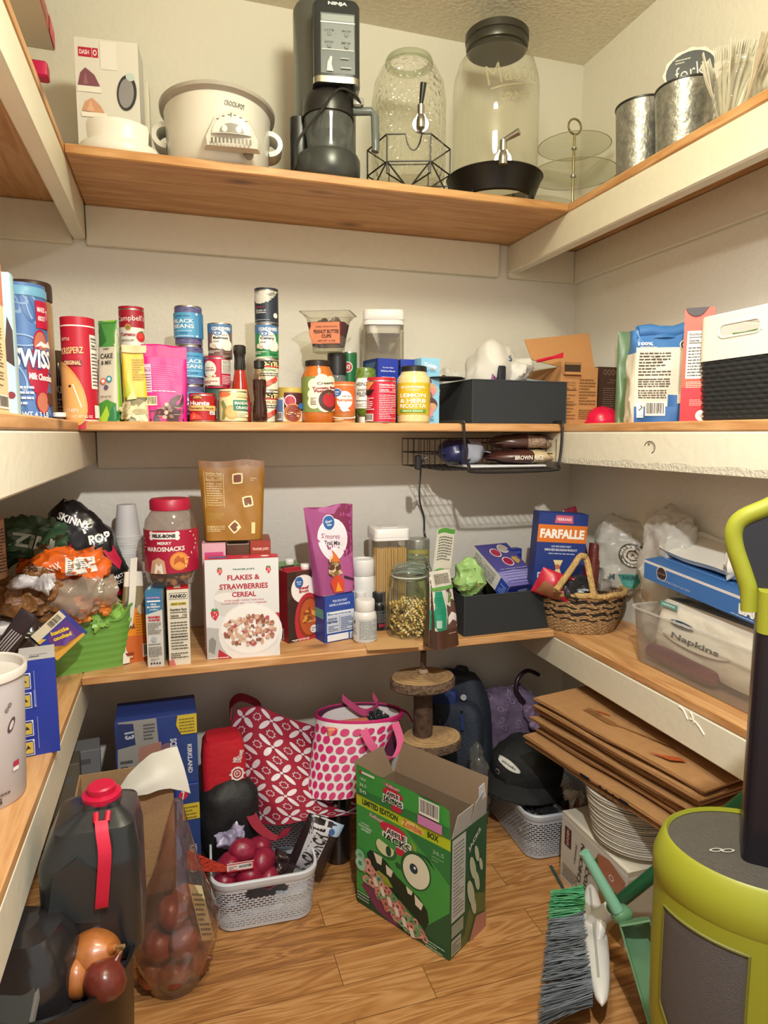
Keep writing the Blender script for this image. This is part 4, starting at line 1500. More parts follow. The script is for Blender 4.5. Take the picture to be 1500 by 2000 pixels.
def d_blue(f, r, l, t):
	f.rect(0,0,1,1, '#2138a0'); f.text('Try Our Other',.5,.86,.025, '#e8ecf6', w=.55); f.text('Delicious Flavors',.5,.81,.025, '#e8ecf6', w=.7)
	f.poly([(.18,.72),(.82,.72),(.86,.1),(.12,.1)], '#e9eef4'); f.poly([(.21,.70),(.79,.70),(.83,.12),(.15,.12)], '#2f70c0')
	f.poly([(.24,.5),(.3,.58),(.36,.54),(.42,.64),(.5,.56),(.58,.64),(.64,.54),(.72,.58),(.78,.5)], '#e8d8a0'); f.ell(.5,.46,.26,.06, '#efe6c4'); f.text('Cheesy',.5,.46,.03, '#8a5a2a', w=.4); f.text('RICE',.5,.38,.05, '#e8f0f6', w=.4); f.disc(.3,.66,.06, '#d05a8a')
	l.rect(0,0,1,1, '#20346e'); l.poly([(.1,.95),(.6,.8),(.9,.95)], '#4c6a9a'); l.lines(.1,.2,.9,.6,8, '#8ea4c8')

g_ = 'blue boxes behind the front row of tins'
A = Py(738,828,1.84); A.z = ZB
w = Py(780,828,1.84).x - A.x
h = Py(760,700,1.84).z - ZB
carton('food_box', 'blue food box showing its left side under the square canister', 'box', A,.16, w,.10, h, '#2138a0', g_, d_blue)
A2 = Py(782,828,1.85); A2.z = ZB
carton('food_box', 'blue food box mostly hidden by the yellow pasta sauce jar', 'box', A2,.02, Py(821,828,1.85).x - A2.x,.10, Py(800,702,1.85).z - ZB, '#2138a0', g_, d_blue)

xc, hw = fx(777,838,780,1.775)
H = Py(808,714,1.75).z - ZB

def d_lemon(a):
	a.rect(-.04,.0,1.04,1.0, '#d0b028'); a.rect(-.3,.0,-.06,1, '#c9a828'); a.text('SONOMA',.48,.86,.085, '#f4eedc', w=.66, bold=.03); a.text('GOURMET',.48,.77,.035, '#f4eedc', w=.36)
	a.text('LEMON',.48,.60,.13, '#f4eedc', w=.70, bold=.03); a.text('& HERB',.48,.43,.13, '#f4eedc', w=.70, bold=.03); a.text('RICOTTA',.48,.27,.13, '#f4eedc', w=.70, bold=.03)
	a.rect(.12,.06,.84,.16, '#5f9a3a'); a.text('PASTA SAUCE',.48,.11,.055, '#f4eedc', w=.5); a.text('BATCH GOOD',1.10,.5,.06, '#7a8a3a', w=.6, rot=1.57)

jar('sauce_jar', 'yellow lemon and herb ricotta pasta sauce jar at the shelf front', 'jar', xc,1.775, ZB, [(hw * .92,0),(hw * .99,.006),(hw, H * .03),(hw, H * .76),(hw * .96, H * .80),(hw * .80, H * .86),(hw * .76, H * .89),(hw * .76, H * .92)], mat('#d9c890',.15, coat=.6),
	[(hw * .76, H * .90),(hw * .79, H * .905),(hw * .79, H * .985),(hw * .72, H),(0, H)], mat('#24221f',.35,.3), d_lemon,(H * .15, H * .70), hw,2.3)

def d_teddy(f, r, l, t):
	f.rect(0,0,1,1, '#8cc4e0'); f.text('Teddy',.5,.88,.07, '#eef4f8', w=.74, rot=-.2, bold=.05); f.text('SOFT BAKED',.5,.80,.04, '#4c9ac4', w=.6); f.text('oat',.6,.83,.03, '#c98a4c', w=.3)
	for k in range(7):
		f.ell(.35 + .3 * ((k * 5) % 7) / 7,.62 - .075 * k,.22,.10,('#5a3a3c', '#c9a078', '#d88a8c', '#8a5a48')[k % 4], rot=k)
	f.lines(.1,.04,.7,.12,5, '#4c84b0')

A = Py(822,828,1.80); A.z = ZB
carton('snack_box', 'light blue snack box beside the black fabric bin', 'box', A,.05, Py(858,828,1.80).x - A.x,.07, Py(840,699,1.80).z - ZB, '#8cc4e0', None, d_teddy)
c = Py(862,733,1.80)
o = thing('pan_lid', 'flat black round lid lying across the snack box and the fabric bin', 'lid',(c.x + .02,1.83, ZB + .127),.0)
b = MB(); b.lathe([(.05,0),(.062,.002),(.063,.005),(.058,.007),(0,.008)], mat('#1b1917',.3),44); b.build('disc', o)
b = MB(); b.blob((0,0,.010),(.008,.008,.005), mat('#1b1917',.3), nu=14, nv=8); b.build('knob', o)

# black fabric bin and what it holds
FAB = mat('#262a2e',.85,0,.15,300,.12)

def fabric_bin(label, A, ang, w, d, h, skew=1.0):
	o = thing('fabric_bin', label, 'storage bin', A, ang)
	b = MB()
	t = .004
	b.loft([[(x * q, y, z) for x, y in ((0,0),(w,0),(w, d),(0, d))] for z, q in ((0,1),(h,1.0))] + [[(x, y, h) for x, y in ((t, t),(w - t, t),(w - t, d - t),(t, d - t))], [(x, y,.004) for x, y in ((t, t),(w - t, t),(w - t, d - t),(t, d - t))]], FAB)
	for x, y in ((0,0),(w,0)):
		b.tube([(x, y,.001),(x, y, h)],.0016, mat('#33383c',.8),6)
	b.tube([(0,0, h),(w,0, h),(w, d, h),(0, d, h)],.0018, mat('#33383c',.8),6, True)
	b.build('bin', o)
	return o

A = Py(922,828,1.742); A.z = ZB
B = Py(1089,828,1.80)
hb_ = Py(922,741,1.742).z - ZB
ang = atan2(B.y - A.y, B.x - A.x) * .25
wb = (B.x - A.x)
fabric_bin('long black fabric storage bin on the middle shelf above the wire basket', A, ang, wb,.27, hb_)
bc = A + Vector((wb / 2,.14,0))
BAGM = clear('#efece4',.35,.62,.35,30,1.2)
c = Py(968,705,1.86)
o = thing('grocery_bag', 'white plastic grocery bag bulging out of the black fabric bin', 'plastic bag',(c.x,1.88, ZB + .06))
b = MB(); b.blob((.004,0,.075),(.088,.08,.108), BAGM,.85,.020,9,5.0, fold=.012, nu=72, nv=48); b.blob((.055,-.03,.10),(.052,.05,.045), BAGM,.9,.012,20,2.0, fold=.012)
b.blob((-.05,-.02,.04),(.045,.04,.05), BAGM,.9,.012,20,8.0, fold=.012)
a = Art(.06,.03); a.text('S',.5,.5,.9, '#33447c', w=.3); front_art(b, a,.0,.125,.05,.02); b.build('bag', o)
c = Py(872,725,1.95)
o = thing('plastic_bag', 'small scrunched clear plastic bag between the snack box and fabric bin', 'plastic bag',(Py(880,725,1.98).x,2.0, ZB + .0))
b = MB(); b.blob((0,0,.09),(.05,.045,.085), BAGM,.9,.016,22,4.0, flat=0, fold=.014); b.build('bag', o)
c = Py(958,740,1.79)
bag('snack_packet', 'purple snack packet standing in the fabric bin before the grocery bag', 'packet',(c.x,1.79, ZB + .01),.3,.055,.135,.02, '#7a3f72', None, amp=.004, seed=2.2, topw=.35, roll=.12)
c = Py(981,740,1.78)
o = thing('small_case', 'small black case standing in the fabric bin', 'case',(c.x,1.785, ZB + .008))
b = MB(); b.box(-.012,-.006,0,.012,.012, Py(981,714,1.78).z - ZB - .008, mat('#1d2026',.4),.003)
b.art(Art(.024,.1).rect(.2,.55,.8,.85, '#3c4658'), lambda x, y, f: (-.012 + x * .024,-.006 - f, y * .095)); b.build('case_body', o)
c = Py(1048,740,1.81)
bag('snack_packet', 'pale grey foil packet leaning in the right end of the fabric bin', 'packet',(c.x - .006,1.83, ZB + .01),.1,.068,.128,.02, '#9aa3a6', None, amp=.004, seed=6.2, roll=.12, topw=1.1)
c = Py(1078,700,1.765)
o = thing('spatula', 'bright red silicone spatula sticking out of the fabric bin', 'spatula',(c.x,1.765, c.z - .028))
b = MB(); b.tube([(-.05,0,.018),(.0,.0,.030),(.028,0,.036)],.0045, mat('#c41436',.35),8); b.build('handle', o)
b = MB(); b.loft([[(x, y * .4, z) for x, y, z in ((.0,-.01,.026),(.0,.01,.026),(.0,.01,.034),(.0,-.01,.034))], [(.035,-.006,.030),(.035,.006,.030),(.035,.006,.046),(.035,-.006,.046)]], mat('#c41436',.35)); b.build('blade', o)

# open cardboard box
A = Py(1092,828,1.80); A.z = ZB
B = Py(1164,828,1.80); B.z = ZB
hbx = Py(1130,717,1.80).z - ZB
o = thing('cardboard_carton', 'open brown cardboard carton with raised flap and hand hole', 'box', A,.0)
CB = mat('#b98552',.75,0,.1,200,.08)
w = B.x - A.x
d = .22
x0 = 0
b = MB()
t = .003
b.loft([[(x, y, z) for x, y in ((x0,0),(w,0),(w, d),(x0, d))] for z in (0, hbx)] + [[(x, y, z) for x, y in ((x0 + t, t),(w - t, t),(w - t, d - t),(x0 + t, d - t))] for z in (hbx,.004)], CB)
a = Art(w, hbx)
INK = '#7d5632'
a.nutrition(.02,.05,.44,.78, None, INK, True,8,4); a.lines(.5,.35,.95,.82,9, INK,6); a.lines(.5,.1,.9,.28,5, INK,8); a.rect(.02,.60,.44,.61, INK); a.rect(.02,.35,.44,.36, INK)
b.art(a, lambda x, y, f: (x * w,-f, y * hbx))
b.build('carton_body', o)
b = MB()
zt = Py(1158,653,1.86).z - ZB
b.slab([(x0 + .002,.02, hbx + .001),(w - .001,.02, hbx + .001),(w - .006,.05, zt),(x0 - .095,.06, zt - .028),(x0 - .085,.03, hbx + .02)],.003, CB); b.build('raised_flap', o)
b = MB(); b.box(w * .10,-.0016, hbx - .018, w * .52,.0, hbx + .012, mat('#3a2a1c',.9),.0); b.box(w * .10,-.003, hbx + .006, w * .54,.0, hbx + .014, mat('#9a7045',.8)); b.box(w * .06,-.012, hbx - .024, w * .50,-.002, hbx - .016, CB); b.build('hand_hole', o)
# dark brown box and purple pouch
A = Py(1166,826,1.83); A.z = ZB
w = Py(1221,826,1.83).x - A.x
h = Py(1190,717,1.83).z - ZB

def d_brown(f, r, l, t):
	f.rect(0,0,1,1, '#4a3229'); t.rect(0,0,1,1, '#2c1d17')
	for k in range(5):
		f.ring(.22 + .14 * k,.91,.065,.05,.3, '#8a705f', n=8)
	f.text('Cocoa',.5,.78,.03, '#8a705f', w=.24); f.text('powder mix',.5,.73,.03, '#8a705f', w=.4); f.lines(.15,.28,.85,.66,10, '#7a6252',2)

carton('food_box', 'dark brown box with cream ornament beside the cardboard carton', 'box', A,.02, w,.14, h, '#4a3229', None, d_brown)
c = Py(1190,760,2.02)
bag('snack_pouch', 'purple pouch with white oval standing behind the dark brown box', 'pouch',(c.x,2.02, ZB),.05, Py(1218,700,2.02).x - Py(1163,700,2.02).x, Py(1190,684,2.02).z - ZB,.06, '#4a3a78', lambda a: (a.ell(.42,.82,.34,.16, '#e4e2e4'), a.text('berry',.42,.83,.05, '#4a3a78', w=.4))[0], gusset=True, amp=.004, seed=3.3)
# pink dome
c = Py(1180,826,1.785)
r = rad(c,37)
o = thing('silicone_cup', 'bright pink upturned silicone cup in front of the brown boxes', 'cup',(c.x,1.80, ZB))
b = MB(); b.lathe([(r,0),(r * 1.02,.002),(r * 1.02,.009),(r * .93,.011),(r * .88,.026),(r * .70,.042),(r * .42,.053),(.0,.058)], mat('#d0123f',.3),40, True, False); b.build('dome', o)
b = MB(); b.tube([(r * .95,0,.007),(r * 1.12,0,.008),(r * 1.16,.008,.008)],.006, mat('#2b2b2b',.5),10); b.build('black_tab', o)

# goods on the right middle shelf
c = Px(1282,826,1.20)
r = rad(c,55)
h = zat(1282,622, c) - ZB

def d_flour(a):
	a.rect(-.01,-.01,1.01,.17, '#2f62a0'); a.rect(-.01,.17,1.01,.80, '#dfd8c4'); a.rect(.58,.17,.99,.30, '#2f62a0')
	a.text('100%',.16,.84,.04, '#eef0f0', w=.28, bold=.04); a.text('organic',.22,.805,.018, '#dfe6ec', w=.3)
	a.lines(.05,.50,.60,.76,8, '#4c4438',3); a.text('INGREDIENTS',.22,.46,.014, '#2c2822', w=.3); a.lines(.05,.38,.60,.48,4, '#4c4438',5); a.lines(.05,.26,.55,.36,4, '#5a5244',7)
	a.barcode(.18,.07,.54,.22,9); a.rect(.03,.05,.15,.22, '#eee9dc'); a.ring(.09,.16,.045,.05,.4, '#26231f', n=3); a.text('BAG',.09,.075,.02, '#26231f', w=.08)
	a.rect(.74,.20,1.0,.30, '#e9e4d6'); a.lines(.76,.22,.98,.28,2, '#4c4438'); a.disc(.86,.82,.10, '#e9e6dc'); a.disc(.86,.82,.08, '#24344c'); a.disc(.86,.82,.05, '#e9e6dc')

def soft_box(name, label, cat, loc, rz, w, d, h, col, draw, amp, seed, topcol=None, roll=True):
	o = thing(name, label, cat, loc, rz)
	b = MB()

	def prof(z):
		t = z / h
		q = 1 + .04 * sin(pi * min(1, t * 1.2))
		return q, q * (1 if t < .72 else max(.35,1 - (t - .72) * 2.1))
	nz_ = lambda p: noise.noise(p * 16 + Vector((seed,0, seed))) * amp + (1 - abs(noise.noise(p * 11 + Vector((seed,4,0))))) ** 6 * amp * 1.2
	rings = []
	for j in range(25):
		z = h * j / 24
		qx, qy = prof(z)
		base = resample(rrect(w * qx * (1 if j else .97), d * qy,.018,5),72)
		rings.append([(x * (1 + nz_(Vector((x, y, z))) / w * 2), y * (1 + nz_(Vector((x, y, z + 1))) / d * 2), z) for x, y in base])
	b.loft(rings, lambda i: mat(topcol,.4) if topcol and i // 72 >= 18 else mat(col,.45))
	a = Art(w, h)
	draw(a)

	def f(x, y, o_):
		qx, qy = prof(y * h)
		return ((x - .5) * w * .97 * qx,-d / 2 * qy - o_ - .0045 - nz_(Vector(((x - .5) * w,-d / 2, y * h + 1))), y * h)
	b.art(a, f)
	b.build('paper_bag', o)
	return o

FL = soft_box('flour_bag', 'white and blue flour bag with rolled blue top on the right shelf', 'bag',(c.x, c.y, ZB), facing(c.x, c.y) + .25, r * 1.9, r * 1.25, h * .88, '#dfd8c4', d_flour,.006,3.0, '#3f74b0')
b = MB()
for k in range(3):
	q = .014 - k * .0035
	b.tube([(-r * .80 + .03 * t,-.012 + .004 * k, h * .86 + .004 * sin(t * 2) - .004 * k) for t in (0,1,2,3)] + [(r * .95,-.008, h * .90)], q + .004, mat('#3f74b0',.4),10)
b.surf(lambda u, v: Vector(((u - .5) * r * 1.8,-.030 + .02 * v + .006 * sin(u * 9), h * .80 + .12 * h * v)),12,6, mat('#3b70ac',.4))
b.build('rolled_top', FL)
c = Px(1222,800,1.21)
bag('snack_pouch', 'green pouch half hidden behind the left edge of the flour bag', 'pouch',(Px(1226,800,1.33).x, Px(1226,800,1.33).y, ZB),-.5,.075, zat(1220,648, Px(1226,800,1.33)) - ZB,.05, '#6a8a66', None, gusset=True, amp=.005, seed=4.4)

# red carton
A = Px(1327,818,1.106); A.z = ZB
B = Px(1384,818,1.15)
w = .062
h = zat(1350,602, A) - ZB

def d_redbox(f, r_, l, t):
	f.rect(0,0,1,1, '#c9402c'); f.rect(0,.28,1,1, '#d0543a'); f.nutrition(.12,.38,.92,.80, '#e9e4d6', '#2b2722', True,10); f.lines(.15,.30,.85,.36,4, '#efc9b8',2); f.rect(0,0,1,.30, '#c2242e'); f.lines(.3,.14,.85,.2,4, '#e09a8c',3); f.disc(.72,.05,.2, '#efe6dc'); f.lines(.62,.04,.82,.06,2, '#8a5a4c')
	f.poly([(.02,1.0),(.1,.965),(.2,.94),(.35,.925),(.5,.93),(.62,.95),(.72,.985),(.8,1.0)], '#2a1a18')
	r_.rect(0,0,1,1, '#a8322e'); r_.text('Instant',.35,.60,.06, '#efe6dc', w=.3); r_.text('Oatmeal',.38,.52,.06, '#efe6dc', w=.34); r_.rect(.05,.30,.4,.46, '#5a7a3a')

carton('cereal_box', 'torn open red cereal box standing behind the white and black bin', 'box', A,-.72, w,.10, h, '#b23a30', None, d_redbox, seam=False)

# white rimmed black woven bin
p0 = Px(1366,815,1.112)
p1 = Px(1500,812,1.112)
dirv = Vector((0,-1,0))
L = .36
hB = zat(1356,698, p0) - ZB
o = thing('woven_bin', 'black woven plastic bin with white slotted rim on the right shelf', 'storage bin',(1.112, p0.y, ZB),-pi / 2)
b = MB()
WV = mat('#1f2123',.5)
dpt = .24
n = 220
base = resample(rrect(L, dpt,.022,5), n)
rings = []
rows = 14
for j in range(rows * 4 + 1):
	z = hB * j / (rows * 4)
	rings.append([(L / 2 + x * (1 + .0) * (1 + .05 * z / hB), dpt / 2 + y * (1 + .05 * z / hB), z + .0) for x, y in base])
	ring = rings[-1]
	for i in range(n):
		x, y, zz = ring[i]
		bulge = .0032 * abs(sin(pi * j / 4)) * (.55 + .45 * sin(i * pi / 2.5 + (j // 4) * pi))
		nx, ny = base[i][0] / (L / 2), base[i][1] / (dpt / 2)
		m_ = max(abs(nx), abs(ny))
		ring[i] = (x + (bulge * (1 if nx > 0 else -1) if abs(nx) > .9 * m_ else 0), y + (bulge * (1 if ny > 0 else -1) if abs(ny) > .9 * m_ else 0), zz)
b.loft(rings, WV, True, False); b.build('woven_body', o)
hT = zat(1346,662, p0) - ZB
hU = hT - hB + .052
b = MB()
WP = mat('#e0dccd',.4)
q = 1.078
ring = [(L / 2 + x * q, dpt / 2 + y * q) for x, y in resample(rrect(L, dpt,.026,6),160)]
zs = [hB - .012 + hU * k / 12 for k in range(13)]
fx_ = lambda i: ring[i % 160]

def hole(i, j):
	x, y = (ring[i][0] + ring[(i + 1) % 160][0]) / 2, ring[i][1]
	z = (zs[j] + zs[j + 1]) / 2
	return y < .02 and ((max(0, abs(x - .105) - .040)) ** 2 + (z - (hB + .046)) ** 2) ** .5 < .0135

b.loft([[(x, y, z) for x, y in ring] for z in zs], WP, False, False, hole)
inner = [(L / 2 + (x - L / 2) * .98, dpt / 2 + (y - dpt / 2) * .975) for x, y in ring]
b.loft([[(x, y, z) for x, y in inner] for z in zs], WP, False, False, hole)
b.loft([[(x, y, zs[-1]) for x, y in ring], [(x, y, zs[-1] + .003) for x, y in [((u[0] + v[0]) / 2,(u[1] + v[1]) / 2) for u, v in zip(ring, inner)]], [(x, y, zs[-1]) for x, y in inner]], WP, False, False)
b.tube([(.105 - .040 - .0135 * sin(t),-.013 + .004, hB + .046 + .0135 * cos(t)) for t in [pi * k / 8 for k in range(9)]] + [(.105 + .040 + .0135 * sin(t),-.009, hB + .046 - .0135 * cos(t)) for t in [pi * k / 8 for k in range(9)]],.003, WP,6, True)
b.build('white_rim', o)
bag('snack_packet', 'green and white packet seen through the slot of the woven bin', 'packet',(1.16, p0.y - .10, ZB + .02),-pi / 2,.14, hB + .03,.04, '#5f8a3c', lambda a: a.rect(.1,.7,.9,.95, '#e9e6dc'), seed=8)

# ---- left end of the middle shelf
def d_chip(a):
	a.rect(-.1,-.1,1.1,1.1, '#b5122e'); a.rect(.66,.34,.98,.92, '#e9e4da'); a.nutrition(.66,.34,.98,.92, '#e9e4da', '#2b2722', True,10); a.barcode(.70,.02,.98,.16,4, True)
	a.text('KETTLE',.14,.86,.03, '#e8c8b0', w=.2); a.text('KRISPERZ',.26,.74,.07, '#e8c48c', w=.48, rot=.06); a.rect(.05,.58,.46,.64, '#7d1a18'); a.text('ORIGINAL',.26,.61,.045, '#efc8a0', w=.36, bold=.03)
	a.ell(.12,.28,.36,.36, '#d99a54', rot=.3); a.ell(.14,.28,.30,.3, '#e0a864', rot=.3); a.disc(.2,.36,.03, '#3a2418'); a.poly([(.25,.38),(.28,.38),(.42,.14),(.40,.13)], '#efe6d4')
	a.text('CHIPS',.22,.1,.04, '#efd9c8', w=.26); a.text('NET WT 5.2 OZ',.42,.035,.03, '#efd9c8', w=.4)

can('tall red potato crisp canister with white lid at the shelf corner',121,189,634,1.765, ZB, '#b5122e', d_chip, name='snack_canister', cat='canister', span=2.8, turn=.25, lid=mat('#e9e6e0',.4), rim='#d9d6d0')
for k,(pl, pr, pt, yy, lab) in enumerate(((98,132,684,1.93, 'dark brown syrup bottle with brown cap behind the red crisp canister'),(188,214,702,1.98, 'dark brown jar showing between the crisp canister and the green pouch'))):
	xc, hw = fx(pl, pr,760, yy)
	H = Py((pl + pr) / 2, pt, yy).z - ZB
	jar('syrup_bottle', lab, 'bottle', xc, yy, ZB, [(hw * .9,0),(hw,.01),(hw, H * .55),(hw * .75, H * .74),(hw * .5, H * .84)], mat('#2c1712',.15, coat=.5), [(hw * .55, H * .82),(hw * .58, H * .84),(hw * .58, H * .99),(0, H)], mat('#5a4630',.4), lambda a: (a.text('SKIP',.5,.7,.2, '#e9e4da', w=.6), a.lines(.2,.1,.8,.5,4, '#a89a88'))[0],(H * .1, H * .6), hw, lidname='cap')
xc, hw = fx(100,128,808,1.70)
jar('small_jar', 'small white cap jar at the foot of the cocoa canister', 'jar', xc - .004,1.745, ZB, [(hw,0),(hw,.012)], mat('#3a2018',.3), [(hw * 1.02,.010),(hw * 1.02,.020),(0,.021)], mat('#e9e6e0',.4), n=24)

def d_green(a):
	a.rect(0,0,1,1, '#c9c2ae'); a.poly([(0,.74),(1,.74),(1,1),(0,1)], '#4a8a40'); a.poly([(.1,1),(.5,.8),(.2,.74),(0,.9)], '#2f6a34'); a.poly([(0,.0),(1,.0),(1,.17),(.5,.22),(0,.16)], '#4c9038'); a.poly([(.1,.0),(.5,.16),(.7,.0)], '#a8cc3c'); a.poly([(.5,.0),(.8,.18),(1,.1),(1,0)], '#2f7a4c')
	a.text('HEY',.5,.72,.02, '#3a3a34', w=.3); a.text('CAKE',.5,.65,.05, '#33332e', w=.62); a.text('& MIX',.5,.585,.04, '#33332e', w=.5); a.disc(.36,.40,.14, '#d06a5c'); a.disc(.64,.42,.14, '#3a8a9a'); a.disc(.36,.40,.07, '#efe8da'); a.disc(.64,.42,.07, '#efe8da'); a.disc(.5,.34,.1, '#5a4a6a'); a.text('net wt 7oz',.5,.25,.02, '#5a564c', w=.5)

c = Py(222,824,1.80)
o = bag('snack_pouch', 'green and cream gusseted pouch with lime side beside the crisp canister', 'pouch',(c.x - .003,1.80, ZB), facing(c.x,1.8) - .45,.058, Py(235,628,1.80).z - ZB,.055, '#8ccf2a', d_green, gusset=True, amp=.003, seed=5.0, topw=.8, crimp='#3f7a3a')

def d_yel(a):
	a.rect(0,0,1,.32, '#5f5a34'); a.rect(0,.32,1,1, '#d9b41c'); a.poly([(0,.0),(1,.0),(1,.24),(.6,.30),(.2,.26),(0,.28)], '#8a8058')
	rnd = random.Random(3)
	for k in range(24):
		a.ell(rnd.random(),.02 + .2 * rnd.random(),.12,.09, rnd.choice(('#c4b890', '#a89a6a', '#d8caa0')), rot=rnd.random() * 3)
	a.poly([(.0,.3),(.2,.7),(.35,.5),(.45,.3)], '#b0b83a'); a.poly([(.1,.28),(.35,.42),(.5,.3)], '#e4d890'); a.lines(.38,.55,.86,.84,9, '#9a7c10',3,.35); a.rect(0,.90,1,1, '#cdb486')

c = Py(268,824,1.79)
bag('snack_bag', 'yellow snack bag with a clear window of nuts at its foot', 'bag',(c.x,1.775, ZB), facing(c.x,1.8) + .1,.058, Py(270,674,1.78).z - ZB,.05, '#c9a81c', d_yel, gusset=True, amp=.004, seed=6.0)

def d_pink(a):
	a.rect(0,0,1,1, '#d0127a'); a.poly([(0,0),(1,0),(1,.36),(.78,.37),(.6,.3),(.45,.18),(.3,.12),(0,.13)], '#4a2522'); a.rect(0,.84,1,1, '#c00f72')
	a.nutrition(.02,.38,.18,.74, '#e0b4cc', '#5a2040', False,7); a.lines(.22,.42,.80,.74,12, '#e06aaa',3,.3); a.lines(.05,.39,.74,.42,1, '#eebfd8'); a.barcode(.06,.21,.28,.33,6, False, '#e6d9a8')
	for k,(x, y) in enumerate(((.42,.18),(.5,.22),(.58,.15),(.48,.12),(.6,.07),(.44,.06),(.55,.19))):
		a.ell(x, y,.05,.03,('#8a6a58', '#c4ac90')[k % 2], rot=k)
	for x, y in ((.26,.17),(.68,.18),(.66,.09),(.28,.07)):
		a.lines(x, y, x + .16, y + .015,1, '#c9b8ac')

c = Py(326,824,1.79)
w_ = Py(368,760,1.775).x - Py(286,760,1.775).x
bag('snack_pouch', 'hot pink chocolate pouch with white ingredient print', 'pouch',(c.x,1.78, ZB), facing(c.x,1.8) + .05, w_, Py(326,674,1.775).z - ZB,.05, '#d0127a', d_pink, gusset=True, amp=.004, seed=7.0, topw=1.08)

# left middle shelf: cocoa canister, jar, cartons
c = Px(52,780,-.325)
r = rad(c,44)

def d_cocoa(a):
	a.rect(-.1,-.1,1.1,1.1, '#4f78b4')
	rnd = random.Random(8)
	for k in range(16):
		x, y = rnd.random(), rnd.random()
		a.ring(x, y,.10,.13,.22, rnd.choice(('#7ea0cc', '#90b0d6', '#3f68a6')), rot=rnd.random() * 3)
	a.rect(.60,.75,1.0,.97, '#b8183c'); a.text('MAKES',.71,.90,.04, '#f0e8ea', w=.16, bold=.03); a.text('ABOUT',.71,.83,.04, '#f0e8ea', w=.16, bold=.03); a.text('7',.84,.86,.08, '#f0e8ea', w=.05, bold=.03)
	a.ell(.62,.40,.20,.20, '#a8183a'); a.ell(.66,.62,.13,.12, '#a8183a'); a.ell(.66,.615,.115,.105, '#b8705a'); a.ell(.64,.16,.12,.10, '#a8183a'); a.ell(.64,.15,.10,.08, '#b8705a')
	a.poly([(.56,.60),(.66,.645),(.74,.62),(.84,.655),(.95,.60)], '#f2f2ee')
	a.text('SWISS',.54,.50,.17, '#24407a', w=.66, rot=-.03, bold=.10); a.text('SWISS',.54,.503,.15, '#f4f4f0', w=.63, rot=-.03, bold=.04); a.text('Milk Chocolate',.66,.355,.055, '#f4f0ec', w=.44, bold=.04, rot=-.06)
	a.poly([(.02,.74),(.2,.72),(.1,.9),(.02,.88)], '#5a3a2e'); a.poly([(.72,.14),(.9,.12),(.88,.22),(.74,.24)], '#5a3a2e')
	a.lines(.1,.13,.5,.3,4, '#c9d8ec',3); a.text('NET WT 4.3 LB',.42,.05,.045, '#e4ecf6', w=.6)

H = zat(50,557, Vector((c.x, c.y - r))) - ZB
o = thing('cocoa_canister', 'large blue milk chocolate cocoa canister on the left middle shelf', 'canister',(c.x, c.y, ZB), facing(c.x, c.y))
b = MB(); b.lathe([(r * .97,0),(r * .98,.004),(r * .98, H * .93)], mat('#4f78b4',.4),48, True, True)
a = Art(2.6 * r, H * .93); d_cocoa(a); b.art(a, cyl_map(r * .98,0, H * .93,2.6,.30)); b.build('printed_body', o)
b = MB(); b.lathe([(r * .99, H * .925),(r * 1.03, H * .93),(r * 1.03, H * .985),(r * .98, H),(0, H)], mat('#6ea8cc',.4),48); b.build('lid', o)
c2_ = Px(62,700,-.40)
c2_.y = c.y + r * 1.5 + .03
r2_ = rad(c2_,40)
xj = Py(56,560, c2_.y).x
H2 = Py(56,545, c2_.y - r2_).z - ZB
jar('nut_butter_jar', 'clear jar with a wide brown lid behind the cocoa canister', 'jar', xj, c2_.y, ZB, [(r2_ * .95,0),(r2_,.01),(r2_, H2 * .84),(r2_ * .9, H2 * .88)], mat('#a87a50',.2, coat=.5), [(r2_ * .98, H2 * .87),(r2_ * 1.02, H2 * .875),(r2_ * 1.02, H2 * .985),(r2_ * .96, H2),(0, H2)], mat('#3e2a20',.45))
# cartons at the picture edge
A = Px(22,785,-.235); A.z = ZB

def d_cream(f, r_, l, t):
	r_.rect(0,0,1,1, '#d9c79a'); r_.rect(0,.72,1,1, '#c0785c'); r_.lines(.2,.16,.85,.70,26, '#6a5a40',4,.35); r_.barcode(.60,.03,.95,.12,6); f.rect(0,0,1,1, '#cdb98c')

yA = Px(20,800,-.232).y
carton('cereal_box', 'cream and brown cereal box cut off by the left picture edge', 'box',(-.29, yA - .155, ZB),0,.058,.15, zat(8,512,(-.232, yA - .02)) - ZB, '#d9c79a', None, d_cream)
A = Vector((-.33, Px(24,800,-.26).y + .012, ZB))
carton('food_box', 'pale blue box squeezed between the cream cereal box and cocoa canister', 'box', A,-.0, Py(28,700, A.y).x - A.x,.03, Py(22,532, A.y).z - ZB, '#a9c9d0', None, lambda f, r_, l, t: (f.rect(0,0,1,1, '#a9cdd6'), f.poly([(.8,.4),(1,.35),(1,.6),(.9,.7)], '#3a2a2c'), f.disc(.9,.15,.08, '#7a2a3c')))

